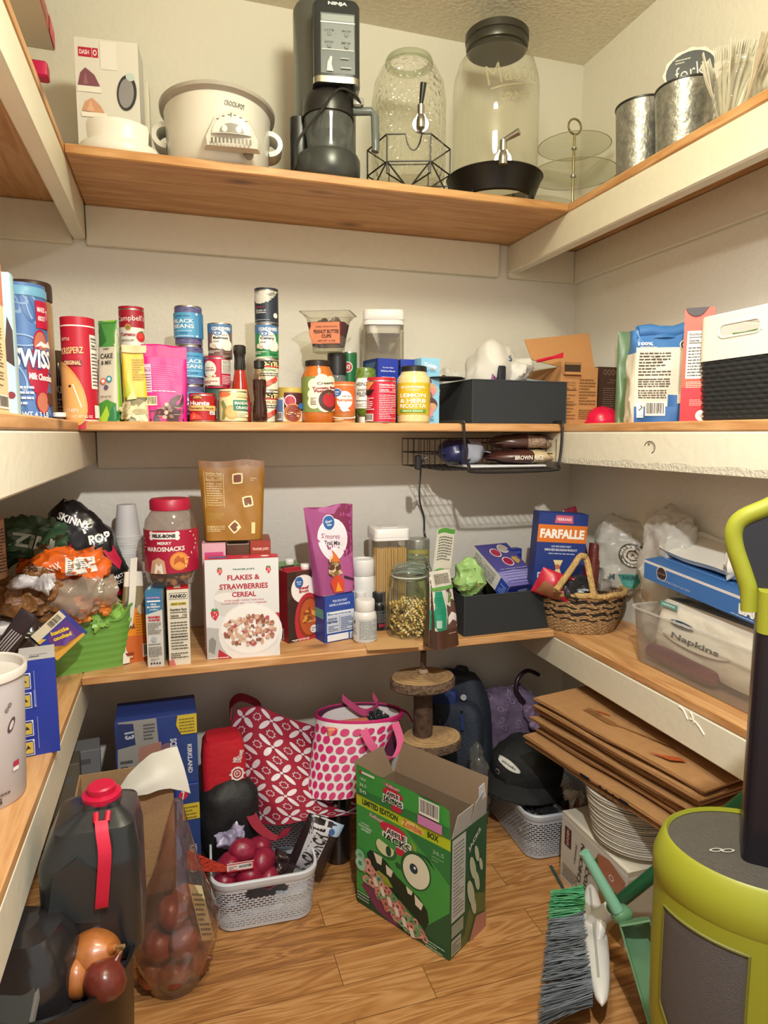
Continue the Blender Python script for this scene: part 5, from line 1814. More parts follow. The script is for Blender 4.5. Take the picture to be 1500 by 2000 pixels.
# under-shelf wire basket
o = thing('wire_basket', 'black under-shelf wire basket hooked over the middle shelf edge', 'basket',(0,0,0))
b = MB()
WBK = mat('#1c1a19',.45)
yb0, yb1 = YF - .022, YB - .045
xa, xb = Py(915,840, yb0).x, Py(1097,840, yb0).x
zb0 = Py(1000,921, yb0).z
r_ = .0042
hook = lambda x: [(x, YF + .20, ZB + r_ + .0005),(x, YF - .004, ZB + r_ + .001),(x, yb0 + .005, ZB + .0),(x, yb0, ZB - .012)]
fr = hook(xa - .014)
lo = [(xa - .008, yb0, zb0 + .05),(xa + .004, yb0, zb0 + .016),(xa + .026, yb0, zb0)]
ro = [(xb - .026, yb0, zb0 + .002),(xb - .008, yb0, zb0 + .018),(xb, yb0, zb0 + .06)]
b.tube(spline(fr + lo + ro + hook(xb + .002)[::-1],4), r_, WBK,8); b.build('hook_frame', o)
b = MB()
xl_, xr_ = xa - .0, xb - .004
zt_ = ZB - BT - .022
zb_ = zb0 + .006
r2 = .0012
xL_ = xa - .075
for k in range(20):
	x = xL_ + (xb - .01 - xL_) * k / 19
	b.tube([(x, yb1, zt_),(x, yb1, zb_),(x, yb0 + .004, zb_)], r2, WBK,5)
for k in range(7):
	yy = yb0 + .01 + (yb1 - yb0 - .01) * k / 6
	b.tube([(xL_, yy, zt_),(xL_, yy, zb_),(xb - .01, yy, zb_),(xb - .01, yy, zt_)], r2, WBK,5)
for z in (zt_,(zt_ + zb_) / 2):
	b.tube([(xL_, yb0 + .03, z),(xL_, yb1, z),(xb - .01, yb1, z),(xb - .01, yb0 + .03, z)], r2 * 1.6, WBK,5)
b.build('wire_mesh', o)

def lay_bag(name, label, cat, c, l, w, h, m, rz=0, seed=1.0, m2=None, split=.5, txt=None, amp=.006):
	o = thing(name, label, cat, c, rz)
	b = MB()
	b.blob((0,0, h / 2),(l / 2, w / 2, h / 2), m if not m2 else m,.8, amp,18, seed, fold=.004)
	if m2:
		b.mi(m2)
		for k in range(len(b.f)):
			if sum(b.v[q].x for q in b.f[k]) / len(b.f[k]) > l * (split - .5):
				b.fm[k] = b.mi(m2)
	if txt:
		a = Art(l * .5, h * .6); a.text(*txt)
		b.art(a, lambda x, y, f: (-l * .38 + x * l * .5,-w * .5 - .004 - f, h * .2 + y * h * .55))
	b.build('packet', o)
	for s in (-1,1):
		b = MB(); b.slab([(s * l * .47,-w * .38, h * .5),(s * l * .57,-w * .36, h * .45),(s * l * .57, w * .36, h * .45),(s * l * .47, w * .38, h * .5)],.003, m2 if (m2 and s > 0) else m); b.build('seal', o)
	return o

cx_ = Py(1005,905,1.84).x
RICE = mat('#d2bd95',.5,0,.6,260,.3)
BEAN = mat('#b59a82',.4,0,.8,160,.5)
lay_bag('rice_bag', 'brown rice bag lying at the bottom of the wire basket', 'bag',(cx_ + .02,1.83, zb_ + .012),.24,.15,.042, mat('#4c2a24',.3),0,2.0, RICE,.52,('BROWN RICE',.6,.5,.55, '#efe6da',.8))
lay_bag('bean_bag', 'dried bean bag lying on top of the brown rice bag', 'bag',(cx_ + .03,1.84, zb_ + .055),.22,.14,.045, mat('#5a4038',.3),.05,5.0, BEAN,.42)
o = lay_bag('food_packet', 'dark blue and white packet at the left end of the wire basket', 'packet',(Py(888,890,1.88).x + .01,1.86, zb_ + .010),.14,.12,.075, mat('#2a2f58',.3),.0,8.0, mat('#a8adb8',.3),.55)
o = thing('flat_packet', 'flat pale packet under the rice bag on the basket floor', 'packet',(cx_ - .06,1.84, zb_ + .003))
b = MB(); b.box(-.13,-.09,0,.12,.09,.007, mat('#cfcfd2',.4),.003); b.build('packet', o)

# clip light and its cord down the wall
c = Py(826,905,1.76)
o = thing('power_cord', 'thin black power cord with a clip hanging down the back wall', 'cord',(c.x,1.80, c.z))
b = MB(); b.box(-.008,-.010,-.020,.008,.010,.022, mat('#191a1e',.4),.003); b.build('clip', o)
b = MB()
pts = [Py(835,893,1.79), Py(823,903,1.80), Py(821,930,1.86), Py(819,960,2.0), Py(821,985,2.07), Py(828,1010,2.085), Py(829,1040,2.085), Py(833,1068,2.06), Vector((Py(833,1075,2.06).x,2.06, ZC + .012))]
b.tube(spline(pts,6),.0030, mat('#191a1e',.4),7); b.build('cord', o, True)

# ------------------------------------------------------------------ bottom shelf
# green ribbed plastic basket
zc = ZC
p0, p1 = Pz(137,1316, zc), Pz(229,1294, zc)
c = Vector(((p0.x + p1.x) / 2 - .035, p0.y + .085, zc))
o = thing('plastic_basket', 'green ribbed plastic basket full of snack bags', 'basket', c, facing(c.x, c.y) + .1)
w, d = .235,.17
h = zat(140,1222, p0) - zc
GP = mat('#6a9c45',.35)
rings = []
rows = 7
for j in range(rows * 4 + 1):
	t = j / (rows * 4)
	q = 1 + .08 * t - .012 * (abs(sin(pi * j / 4)) ** 2)
	rings.append([(x * q, y * q, t * h) for x, y in resample(rrect(w, d,.055,6),72)])
top = rings[-1]
lip = [(x * 1.03, y * 1.03, z) for x, y, z in top]

def up(x, y):
	return .030 * max(0, min(1,(abs(x) / (w / 2) - .72) / .22))

b = MB()
rings[-1] = [(x, y, z + up(x, y)) for x, y, z in top]
b.loft(rings, GP, True, False)
b.loft([rings[-1], [(x * 1.035, y * 1.035, z + up(x, y) + .001) for x, y, z in top], [(x * 1.03, y * 1.03, z + up(x, y) + .007) for x, y, z in top], [(x * .985, y * .985, z + up(x, y) + .005) for x, y, z in top], [(x * .90, y * .90,.006) for x, y, z in top]], GP, False, True)
b.build('basket_body', o)

c0 = Vector(c)
# bags in and around it
q = c0 + Vector((.05,.03,.03))
b0 = Py(166,1175, q.y)

def d_pop(a):
	a.poly([(.02,.42),(.38,.46),(.40,.70),(.05,.72)], '#8a2440'); a.lines(.06,.46,.34,.68,9, '#c07a8c',3)
	a.text('SKINNY',.58,.86,.07, '#e9e6e2', w=.56, rot=-.75, bold=.03); a.text('POP',.84,.62,.09, '#f2f0ec', w=.34, rot=-.2, bold=.04); a.text('F',.70,.76,.1, '#f2f0ec', w=.1, bold=.05)
	a.poly([(.80,.5),(.98,.5),(1.0,.32),(.92,.26),(.84,.36)], '#b8183c'); a.text('ULTIMATE',.80,.20,.045, '#f2f0ec', w=.34, rot=-.1); a.text('POPCORN',.82,.14,.035, '#f2f0ec', w=.3, rot=-.1); a.poly([(.4,.0),(1,.0),(1,.05),(.7,.07),(.4,.04)], '#c01a4c')

def lump(name, label, cat, px, py, y, r, m, seed, amp=.011, fr=18, fold=.020, e=.85, rz=0, z=None, tex=None, part='packet', flat=None, group=None, tilt=0.0):
	p = Py(px, py, y)
	o = thing(name, label, cat, (p.x, p.y, p.z - r[2]), rz, group)
	b = MB()
	b.blob((0,0, r[2]), r, m, e, amp, fr, seed, fold=fold, flat=flat, nu=64, nv=40)
	if tex:
		a = Art(2 * r[0],2 * r[2]); tex(a)
		front_art(b, a,-.95 * r[0],.05 * r[2],1.9 * r[0],1.9 * r[2])
	M = Matrix.Translation((0,0, r[2])) @ Matrix.Rotation(tilt,4, 'Y') @ Matrix.Translation((0,0,-r[2]))
	b.v = [M @ v for v in b.v]
	b.build(part, o)
	return o

yp = c0.y + .045
o = lump('popcorn_bag', 'tall black and magenta popcorn bag twisted shut above the green basket', 'bag',171,1082, yp,(rad(Py(171,1082, yp),57),.055, rad(Py(171,1082, yp),104)), mat('#1b1a1d',.24),11.0, amp=.008, fr=13, fold=.010, tex=d_pop, tilt=-.36)
q = Py(123,982, yp) - o.location
b = MB(); b.tube(spline([q + Vector((.012,0,-.035)), q + Vector((.0,0,-.010)), q + Vector((.006,0,.010))],4), lambda t: .018 - .013 * t, mat('#1b1a1d',.25),8); b.build('twisted_neck', o)

lump('vegetable_bag', 'dark green crumpled bag with white letters behind the snack bags', 'bag',52,1056, c0.y - .02,(.10,.055,.05), mat('#2f4a33',.35),3.0, tex=lambda a: (a.text('ZIN',.62,.55,.34, '#a8b0a6', w=.5, bold=.04, rot=-.25), a.lines(.2,.1,.8,.3,3, '#4a6a4c'))[0])
lump('chip_bag', 'bright orange crisp bag lying on top of the snack heap', 'bag',128,1104, c0.y - .06,(.098,.06,.036), mat('#d8621c',.28),5.0, amp=.010, tex=lambda a: (a.poly([(.55,.3),(.92,.35),(.88,.85),(.55,.95)], '#e4e0d8'), a.lines(.58,.45,.86,.85,6, '#6a645c',3), a.rect(.62,.5,.72,.7, '#8a8880'), a.poly([(.0,.3),(.22,.3),(.3,.7),(.1,.8)], '#dcd2c0'), a.disc(.14,.55,.09, '#7a4a28'), a.text('SNAX',.40,.6,.26, '#f0e6da', w=.2, rot=.4))[0])
TRN = clear('#ead8c0',.12,.30,.3,30,1.6)
o = lump('snack_bag', 'clear bag of orange snacks resting on the green basket', 'bag',148,1160, c0.y - .075,(.095,.06,.055), TRN,7.0, amp=.010)
o2 = thing('orange_snacks', 'orange crunchy snack pieces heaped inside the clear bag on the basket', 'snack',(Py(155,1185, c0.y - .075).x, c0.y - .075, Py(155,1185, c0.y - .075).z - .03))
b = MB()
rnd = random.Random(5)
OR = [mat(x,.6) for x in ('#c8762c', '#b8641f', '#d98a40')]
for k in range(70):
	t, q = rnd.random() * 6.28, sqrt(rnd.random())
	p = Vector((.070 * q * cos(t),.038 * q * sin(t),.004 + .05 * rnd.random() * (1 - q * q * .5)))
	b.blob(p,(.012,.009,.008), OR[k % 3],.8,.003,90, k, nu=8, nv=6, rot=Matrix.Rotation(rnd.random() * 3,3, 'Z'))
b.build('pieces', o2); o2['kind'] = 'stuff'
lump('chip_bag', 'brown clear bag of snacks at the far left under the orange crisp bag', 'bag',60,1165, c0.y - .10,(.085,.05,.06), mat('#8a5e35',.3,0,.5,90,.35),9.0)
lump('plastic_wrap', 'crumpled white plastic wrap in the middle of the snack heap', 'wrapper',66,1140, c0.y - .16,(.05,.016,.018), mat('#c9c6c8',.25),13.0, amp=.008, fr=26, rz=-.3)
lump('produce_bag', 'light green bag poking out of the green basket rim', 'bag',205,1203, c0.y - .035,(.048,.05,.035), mat('#86b552',.35),4.0, amp=.008, fr=22)

# stuff on the left bottom shelf
p = Pz(46,1478, zc); q_ = Pz(117,1470, zc)
A, ang, w, h = from_base((46,1480),(118,1466), zc,(46,1290))
h = zat(46,1292, A) - zc

def d_bluebox(f, r, l, t):
	f.rect(0,0,1,1, '#24389a'); t.rect(0,0,1,1, '#b9b6b4'); t.lines(.3,.2,.8,.5,2, '#33333a')
	for k, y in enumerate((.80,.60,.31,.11)):
		f.rect(-.02, y - .09,.32, y + .075, '#dfe0e4'); f.rect(-.02, y - .082,.30, y + .067, '#24389a'); f.rect(.02, y - .07,.28, y + .05, '#c8b04c'); f.poly([(.26, y + .075),(.32, y + .075),(.32, y + .03)], '#e9e9ec')
		f.poly([(.05, y - .05),(.14, y + .02),(.22, y - .02),(.12, y - .02)], '#2b2a2c')
	f.lines(.38,.52,.44,.92,1, '#9aa6d0',2); f.rect(.40,.55,.43,.9, '#6a7ac0'); f.rect(.42,.08,.45,.42, '#6a7ac0')
	r.rect(0,0,1,1, '#a8935a'); r.poly([(0,.55),(1,.6),(1,.2),(0,.1)], '#5a4638'); r.poly([(.2,.5),(.6,.45),(.8,.3),(.4,.2)], '#2f3f7a'); r.rect(.1,.75,.9,.95, '#9aa07a')

carton('storage_bag_box', 'blue carton with yellow instruction pictures on the left bottom shelf', 'box', A, ang, w,.085, h, '#24389a', None, d_bluebox, top='#b9b6b4')
zb = zc + h
# tilted purple and blue carton
yk_ = c0.y - .20
K0, K1, K3 = Py(60,1243, yk_), Py(112,1290, yk_ - .01), Py(86,1176, yk_ + .012)
A = K0
W, H, D = (K1 - K0).length,(K3 - K0).length,.045
ex = (K1 - K0).normalized(); ez = (K3 - K0); ez = (ez - ex * ez.dot(ex)).normalized(); ey = ez.cross(ex)
o = thing('snack_carton', 'tilted blue purple and yellow carton with cream top end beside the green basket', 'box', K0,0)
b = MB()
b.M = Matrix(((ex.x, ey.x, ez.x,0),(ex.y, ey.y, ez.y,0),(ex.z, ey.z, ez.z,0),(0,0,0,1))) @ Matrix.Translation((W / 2,0,0))
b.box(-W / 2,0,0, W / 2, D, H, mat('#2a3d9a',.4),.001)
a = Art(W, H)
a.rect(0,0,1,1, '#2a3d9a'); a.rect(0,0,.26,1, '#d9cdb0'); a.barcode(.02,.5,.24,.92,5, True, '#d9cdb0'); a.poly([(.30,.97),(.95,.97),(.95,.35),(.72,.22),(.42,.2),(.30,.40)], '#5a3580'); a.poly([(.92,1),(1,1),(1,0),(.42,0),(.6,.14),(.82,.12),(.9,.5)], '#d8a040'); a.poly([(.26,.14),(.36,.22),(.34,0),(.26,0)], '#e0b048'); a.poly([(.62,.86),(.84,.8),(.84,.4),(.74,.46)], '#6a4a9a')
a.text('kettle',.44,.62,.12, '#e0c040', w=.5, rot=1.15, bold=.06); a.text('cooked',.60,.56,.12, '#e0c040', w=.5, rot=1.15, bold=.06)
b.art(a, lambda x, y, f: ((x - .5) * W,-f, y * H)); b.build('printed_box', o)
# dark wrapped bars
p = Py(34,1238, A.y - .03)
bag('candy_packet', 'dark brown wrapper with white stripes slanting at the far left', 'packet',(p.x - .040, p.y, p.z - .050),-.2,.042,.125,.014, '#3a2f34', lambda a: [a.poly([(.1 + .14 * k,.15),(.18 + .14 * k,.15),(.32 + .14 * k,.6),(.26 + .14 * k,.6)], '#b9b4b4') for k in range(5)][0], amp=.003, seed=3, roll=.62)
lump('candy_packet', 'dark glossy packet behind the slanted striped wrapper', 'packet',62,1255, A.y + .035,(.045,.03,.035), mat('#3f3330',.25),6.0)
# white tub
pr = Pz(46,1540, zc)
rt = .075
c = Vector((pr.x - rt * .78, pr.y - .01, zc))
H = zat(20,1305,(c.x, c.y)) - zc + .012
o = thing('utensil_tub', 'white printed plastic tub on the left bottom shelf, cut by the picture edge', 'tub', c, facing(c.x, c.y))
TUB = clear('#dcd6d6',.3,.78)
b = MB(); b.lathe([(rt * .82,0),(rt * .86,.004),(rt * .97, H * .95),(rt * .94, H * .95),(rt * .83,.008),(0,.008)], TUB,48, True, False)
a = Art(rt * 2.4, H)
a.ell(.80,.60,.035,.06, '#5a4448', rot=-.5); a.ell(.80,.60,.02,.035, '#cfc8c8', rot=-.5); a.tube = None
for k in range(3):
	a.ring(.52,.42,.05 + .02 * k,.20,.05, '#6a5a5c', rot=.1)
a.rect(.80,.28,.87,.32, '#b8344c'); a.rect(.79,.25,.86,.278, '#efecea'); a.disc(.75,.73,.02, '#8a7a7c'); a.disc(.78,.76,.02, '#8a7a7c'); a.lines(.55,.08,.75,.14,2, '#5a5456'); a.rect(.56,.05,.66,.075, '#4a4648')
b.art(a, cyl_map(0,0, H,2.4,0, lambda z: rt * (.865 + .105 * z / H))); b.build('tub_body', o)
b = MB(); b.lathe([(rt * .965, H * .93),(rt * 1.02, H * .935),(rt * 1.03, H * .985),(rt * 1.0, H),(rt * .95, H * .99),(rt * .93, H * .93),(0, H * .91)], mat('#d8d2c8',.4),48); b.build('lid', o)
p = Py(6,1206,1.0)
p = Pz(4,1270, zc + .10)
o = thing('food_container', 'white lidded food container at the left picture edge', 'container',(p.x - .03, p.y + .05, zc + .10),.1)
b = MB(); b.loft([rr3(.09 * q,.09 * q,.02, z) for z, q in ((0,.85),(.035,1))], clear('#b8b6b2',.1,.5)); b.build('tub', o)
b = MB(); b.loft([rr3(.096 * q,.096 * q,.02, z) for z, q in ((.035,1),(.05,1),(.055,.92))], mat('#dcd9d6',.4)); b.build('lid', o)
p = Py(-2,1070, c0.y - .16)
o = thing('printed_jar', 'beige printed jar cut off at the left picture edge', 'jar',(p.x - .025, p.y, p.z - .07),0)
b = MB(); b.lathe([(.036,0),(.038,.003),(.038,.135),(.034,.14),(0,.14)], mat('#b08a6c',.4),36)
b.art(Art(.08,.13).lines(.6,.1,1,.9,14, '#4a3428',2), cyl_map(.038,.003,.13,2.2,.4)); b.build('body', o)

# foam cups
p = Pz(250,1210, zc)
yv = 1.99
xc, hw = fx(224,276,1060, yv)
g_ = 'foam cups in the stack beside the dog treat jar'
hc = .094
zt = Py(250,985, yv).z
b = MB()
FOAM = mat('#d9d6d3',.6)
b.lathe([(hw,0),(hw * 1.03,.001),(hw * 1.03,.006),(hw * .985,.007),(hw * .72, hc - .003),(hw * .68, hc),(0, hc)], FOAM,40, False, True)
b.lathe([(hw,0),(hw * .93,.004),(hw * .70, hc - .005),(0, hc - .005)], FOAM,40, False, False)
n_ = 24
pitch = .0066
cup = None
for k in range(n_):
	z = zt - hc - pitch * k
	if cup is None:
		cup = b.build('foam_cup'); q = cup
	else:
		q = cup.copy(); COL.objects.link(q)
	q.location = (xc + .0006 * sin(k * 2.1), yv + .0005 * cos(k * 1.3), z)
	tag(q, 'white foam cup upside down in the nested stack beside the dog treat jar', 'cup', g_)
tag(cup, 'topmost white foam cup, upside down on the nested stack beside the dog treat jar', 'cup', g_)
zlow = zt - hc - pitch * (n_ - 1)
q = thing('cup_sleeve', 'clear plastic sleeve standing under the foam cups behind the orange bag', 'sleeve',(xc, yv, zc))
b = MB(); b.lathe([(hw * 1.02,0),(hw * 1.04, zlow - zc - .002)], clear('#dcdad6',.2,.5),36, True, True); b.build('sleeve', q)

# orange coffee pouch
def d_op(a):
	a.rect(0,0,1,.30, '#c8642c'); a.rect(0,.30,1,.60, '#e0861c'); a.rect(0,.60,1,.84, '#8a7a5c'); a.rect(0,.84,1,1, '#dcd4c6'); a.text('DAK',.30,.40,.05, '#4a2a14', w=.36, rot=.1, bold=.04); a.lines(.5,.32,.95,.56,8, '#a8621c',4,.3); a.rect(.08,.05,.4,.12, '#8a3a24'); a.lines(.1,.06,.38,.11,1, '#e9c8a0'); a.barcode(.72,.05,.98,.2,4); a.lines(.3,.62,.5,.82,5, '#3a342c',5)
	a.disc(.72,.58,.16, '#b8a890'); a.poly([(.0,.60),(.25,.84),(.42,.84),(.2,.60)], '#5a5448')

c = Pz(252,1294, zc)
o = bag('coffee_pouch', 'orange and cream gusseted pouch folded at the top beside the green basket', 'pouch',(c.x + .006, c.y + .025, zc), facing(c.x, c.y) + .35,.078, zat(268,1120, c) - zc,.06, '#d0741f', d_op, gusset=True, amp=.004, seed=2.6, topw=.6, roll=.06)
b = MB(); b.surf(lambda u, v: Vector((-.028 + .045 * v + (u - .5) * .018,-.034 + .028 * v + .004 * sin(v * 8),.004 + (zat(268,1096, c) - zc) * v)),2,16, mat('#dfd8cc',.4)); b.build('side_seam', o)

# tall narrow cartons
def d_makers(f, r, l, t):
	f.rect(0,0,1,1, '#cfccc4'); f.poly([(0,.70),(1,.76),(1,1),(0,1)], '#3474a0'); t.rect(0,0,1,1, '#3f84ac'); t.poly([(.5,.3),(.8,.4),(.75,.8),(.55,.7)], '#d0688a'); t.rect(.1,.2,.25,.8, '#e4e9ec')
	f.text('',.5,.9,.02, '#fff') if False else None
	f.text('birthday',.5,.92,.03, '#c88ab8', w=.8, bold=.05); f.rect(.1,.865,.9,.885, '#e9ecee'); f.text('MILK',.5,.835,.022, '#e9ecee', w=.36, bold=.04); f.text('BLUEBERRY',.5,.80,.024, '#e9ecee', w=.8, bold=.04); f.text('muffins',.5,.765,.02, '#e9ecee', w=.5)
	f.text('MAKERS',.5,.665,.03, '#b8243c', w=.72, bold=.05); f.text('WANTED',.5,.625,.03, '#b8243c', w=.72, bold=.05); f.lines(.1,.44,.9,.60,10, '#6a6660',3,.4); f.disc(.45,.37,.17, '#a8b0b8'); f.lines(.1,.30,.85,.325,1, '#6a6660'); f.lines(.1,.14,.9,.28,8, '#6a6660',5,.4)
	for k in range(4):
		f.disc(.24 + .17 * k,.05,.06, '#33312e')
	f.lines(.2,.09,.75,.12,2, '#6a6660')

def d_panko(f, r, l, t):
	f.rect(0,0,1,1, '#dcd5c2'); t.rect(0,0,1,1, '#c4202c'); t.rect(.32,.1,.62,.95, '#dfd8c4'); t.rect(.1,.35,.26,.85, '#c8b020'); t.poly([(.66,.5),(.85,.5),(.85,.8),(.7,.9)], '#a8453c')
	f.rect(.10,.87,.94,.955, '#2e2a24'); f.rect(.115,.876,.925,.949, '#dcd5c2'); f.text('PANKO',.52,.912,.050, '#2b2822', w=.72, bold=.05)
	f.rect(.16,.795,.88,.83, '#c9b93a'); f.text('BREAD CRUMBS',.52,.812,.022, '#2b2822', w=.66); f.nutrition(.06,.18,.96,.78, None, '#332e28', True,10); f.rect(.1,.38,.9,.386, '#2b2822'); f.lines(.1,.1,.9,.18,3, '#4a443a'); f.poly([(0,0),(.3,0),(.22,.09),(0,.07)], '#c8706c')

A, ang, w, h = from_base((289,1303),(321,1301), zc,(289,1156))
carton('baking_mix_box', 'narrow white carton with blue top in front of the dog treat jar', 'box', A, ang * .6, w,.13, h, '#cfccc4', 'narrow cartons under the dog treat jar', d_makers, side='#c4c1ba', top='#3f84ac')
A2, ang2, w2, h2 = from_base((331,1300),(373,1296), zc,(331,1152))
carton('breadcrumb_box', 'narrow cream breadcrumb carton with red top in front of the dog treat jar', 'box', A2, ang2 * .6, w2,.14, h2, '#dcd5c2', 'narrow cartons under the dog treat jar', d_panko, side='#d2c9b4', top='#c4202c')
A3 = A + Vector((-.012,.06,0))
A3 = Vector((Py(279,1200, A.y + .10).x, A.y + .14, zc))
carton('grey_carton', 'plain grey carton behind the blue topped narrow carton', 'box', A3,0,.06,.05, zat(285,1126, A3) - zc, '#b9b5af')
# dog treat jar rests on the cartons
zj = zc + max(h, h2) + .002
yj = (A.y + A2.y) / 2 + .075
xc, hw = fx(281,387,1050, yj)
Hj = Py(334,973, yj).z - zj

def d_treat(a):
	a.rect(-.15,0,1.15,1, '#a8173a')
	a.rect(.22,.80,.60,.96, '#efece4')
	for x in (.22,.60):
		a.disc(x,.93,.035, '#efece4'); a.disc(x,.83,.035, '#efece4')
	a.text('MILK-BONE',.41,.88,.09, '#26221f', w=.33, bold=.05)
	a.text('MERRY',.42,.71,.07, '#f0e8e4', w=.2, bold=.03); a.text('MAROSNACKS',.42,.57,.11, '#f0e8e4', w=.56, bold=.03, rot=.02)
	a.disc(.62,.28,.135, '#d8823c'); a.disc(.62,.28,.11, '#e09448'); a.poly([(.54,.2),(.7,.18),(.68,.36),(.6,.42),(.55,.34)], '#b85c2c')
	for k in range(9):
		t = k / 8
		a.ell(.80 + .10 * sin(t * 5),.95 - .8 * t,.022,.012, '#efd9b0', rot=k); a.ell(.05 + .05 * sin(t * 6),.9 - .8 * t,.02,.012, '#efd9b0', rot=k)
	a.poly([(.2,.0),(.24,.3),(.34,.38),(.42,.3),(.44,.0)], '#c8a080'); a.poly([(.27,.0),(.30,.24),(.38,.24),(.40,.0)], '#efe6da')

TR = clear('#ece2dc',.04,.05,0,40,1.8)
o = jar('dog_treat_jar', 'large clear jar of dog biscuits with red lid and red label on the cartons', 'jar', xc, yj, zj, [(hw * .80, 0), (hw * .92, .006), (hw * .99, .03), (hw, .05), (hw * 1.0, Hj * .66), (hw * .94, Hj * .76), (hw * .74, Hj * .85), (hw * .68, Hj * .87), (hw * .68, Hj * .93)], TR,
		[(hw * .70, Hj * .87),(hw * .76, Hj * .875),(hw * .76, Hj * .975),(hw * .70, Hj),(0, Hj)], mat('#a81838',.4), d_treat,(Hj * .17, Hj * .66), hw * 1.003,2.6, turn=-.05)
g_ = 'dog biscuits in the jar'
b = MB(); b.blob((-.008,0,0),(.010,.009,.009), mat('#b08a58',.7), nu=14, nv=8); b.blob((.008,0,0),(.010,.009,.009), mat('#b08a58',.7), nu=14, nv=8); b.tube([(-.01,0,0),(.01,0,0)],.0075, mat('#b08a58',.7),10)
first = None
rnd = random.Random(12)
for k in range(48):
	if first is None:
		first = b.build('dog_biscuit'); q = first
	else:
		q = first.copy(); COL.objects.link(q)
	t = rnd.random() * 6.28
	rr = sqrt(rnd.random()) * hw * .72
	q.location = (xc + rr * cos(t), yj + rr * sin(t), zj + .012 + Hj * .20 * rnd.random())
	q.rotation_euler = (rnd.random() * 3, rnd.random() * 3, rnd.random() * 3)
	tag(q, 'tan bone shaped biscuit inside the dog treat jar', 'biscuit', g_)

# strawberry cereal and the cartons behind it
def berry(a, x, y, s, rot=0):
	a.poly([(x - s * .7, y + s * .35),(x - s * .2, y + s * .55),(x + s * .55, y + s * .45),(x + s * .65, y + .0),(x + s * .1, y - s * .7),(x - s * .5, y - s * .3)], '#c8384c')
	for k in range(6):
		a.ell(x + s * (.35 * sin(k * 2.4)), y + s * .3 * cos(k * 1.7),.006,.008, '#f0c8b0')
	a.poly([(x - s * .6, y + s * .5),(x, y + s * .45),(x + s * .6, y + s * .55),(x + s * .2, y + s * .8),(x - s * .1, y + s * .6),(x - s * .3, y + s * .85)], '#3f8a4c')

def d_flakes(f, r, l, t):
	f.rect(0,0,1,1, '#dfe0df'); t.rect(0,0,1,1, '#c02c3c'); t.ell(.55,.5,.06,.2, '#f0e8e4'); t.ell(.82,.5,.06,.2, '#f0e8e4'); t.rect(.05,.3,.3,.7, '#3a5a9a')
	f.poly([(0,0),(.45,0),(.25,.3),(.0,.33)], '#b9b8b4'); f.poly([(.02,.08),(.1,.05),(.13,.18),(.08,.23),(.03,.2)], '#8a8a88')
	f.poly([(.48,.46),(1,.44),(1,.2),(.6,.3)], '#c02838'); f.poly([(.16,.10),(.30,.02),(.42,0),(.14,0)], '#b8283c'); f.poly([(.86,.0),(.94,.1),(.80,.02)], '#b8283c')
	f.ell(.28,.58,.17,.16, '#d2d0cc'); f.ell(.28,.62,.16,.05, '#e9e6e2')
	f.text("TRADER JOE'S",.52,.895,.020, '#2f6a4c', w=.30, bold=.04)
	f.text('FLAKES &',.52,.815,.052, '#b02438', w=.44, bold=.03); f.text('STRAWBERRIES',.52,.725,.056, '#b02438', w=.66, bold=.03); f.text('CEREAL',.52,.645,.052, '#b02438', w=.33, bold=.03)
	f.text('SWEETENED WHEAT AND RICE',.52,.585,.016, '#c0626c', w=.54); f.text('FLAKES WITH REAL STRAWBERRIES',.52,.555,.016, '#c0626c', w=.62)
	berry(f,.20,.88,.055); berry(f,.86,.88,.055); berry(f,.12,.45,.085)
	f.ell(.60,.25,.44,.31, '#e6e4e2'); f.poly([(.18,.26),(1.0,.26),(.96,.12),(.78,.04),(.5,.03),(.3,.08)], '#dedbd8'); f.ell(.60,.29,.40,.25, '#f0eeea')
	rnd = random.Random(21)
	for k in range(150):
		t_, q = rnd.random() * 6.28, sqrt(rnd.random())
		x, y = .60 + .36 * q * cos(t_),.285 + .158 * q * sin(t_)
		s = rnd.uniform(.020,.040)
		pts = [(x + s * cos(a_) * rnd.uniform(.6,1.1), y + s * .8 * sin(a_) * rnd.uniform(.6,1.1)) for a_ in [k2 * 1.05 for k2 in range(6)]]
		f.poly(pts, rnd.choice(('#c89a80', '#b8846a', '#d8b098', '#a86a5c', '#c07a72', '#ba5660', '#dcbca6', '#8e5a48')))
	for k in range(7):
		f.ell(.40 + .4 * rnd.random(),.22 + .12 * rnd.random(),.018,.018, '#f2f0ec')
	f.lines(.03,.015,.30,.035,1, '#f0e8e4')

A, ang, w, h = from_base((405,1289),(547,1279), zc,(403,1094))
carton('cereal_box', 'white strawberry flakes cereal box with a bowl picture on the bottom shelf', 'box', A, ang, w,.055, h, '#dfe0df', None, d_flakes, side='#d2d2d0', top='#c02c3c')
FA, Fang = A.copy(), ang
dirx = Vector((cos(ang), sin(ang),0)); diry = Vector((-sin(ang), cos(ang),0))
bA = A + diry * .062 + dirx * -.008

def d_pinkbox(f, r, l, t):
	f.rect(0,0,1,1, '#d8a8b4'); f.rect(.1,.55,.9,.92, '#c4487c'); t.rect(0,0,1,1, '#cf9aa6'); t.rect(.1,.1,.9,.35, '#a87888'); l.rect(0,0,1,1, '#c99aa0')

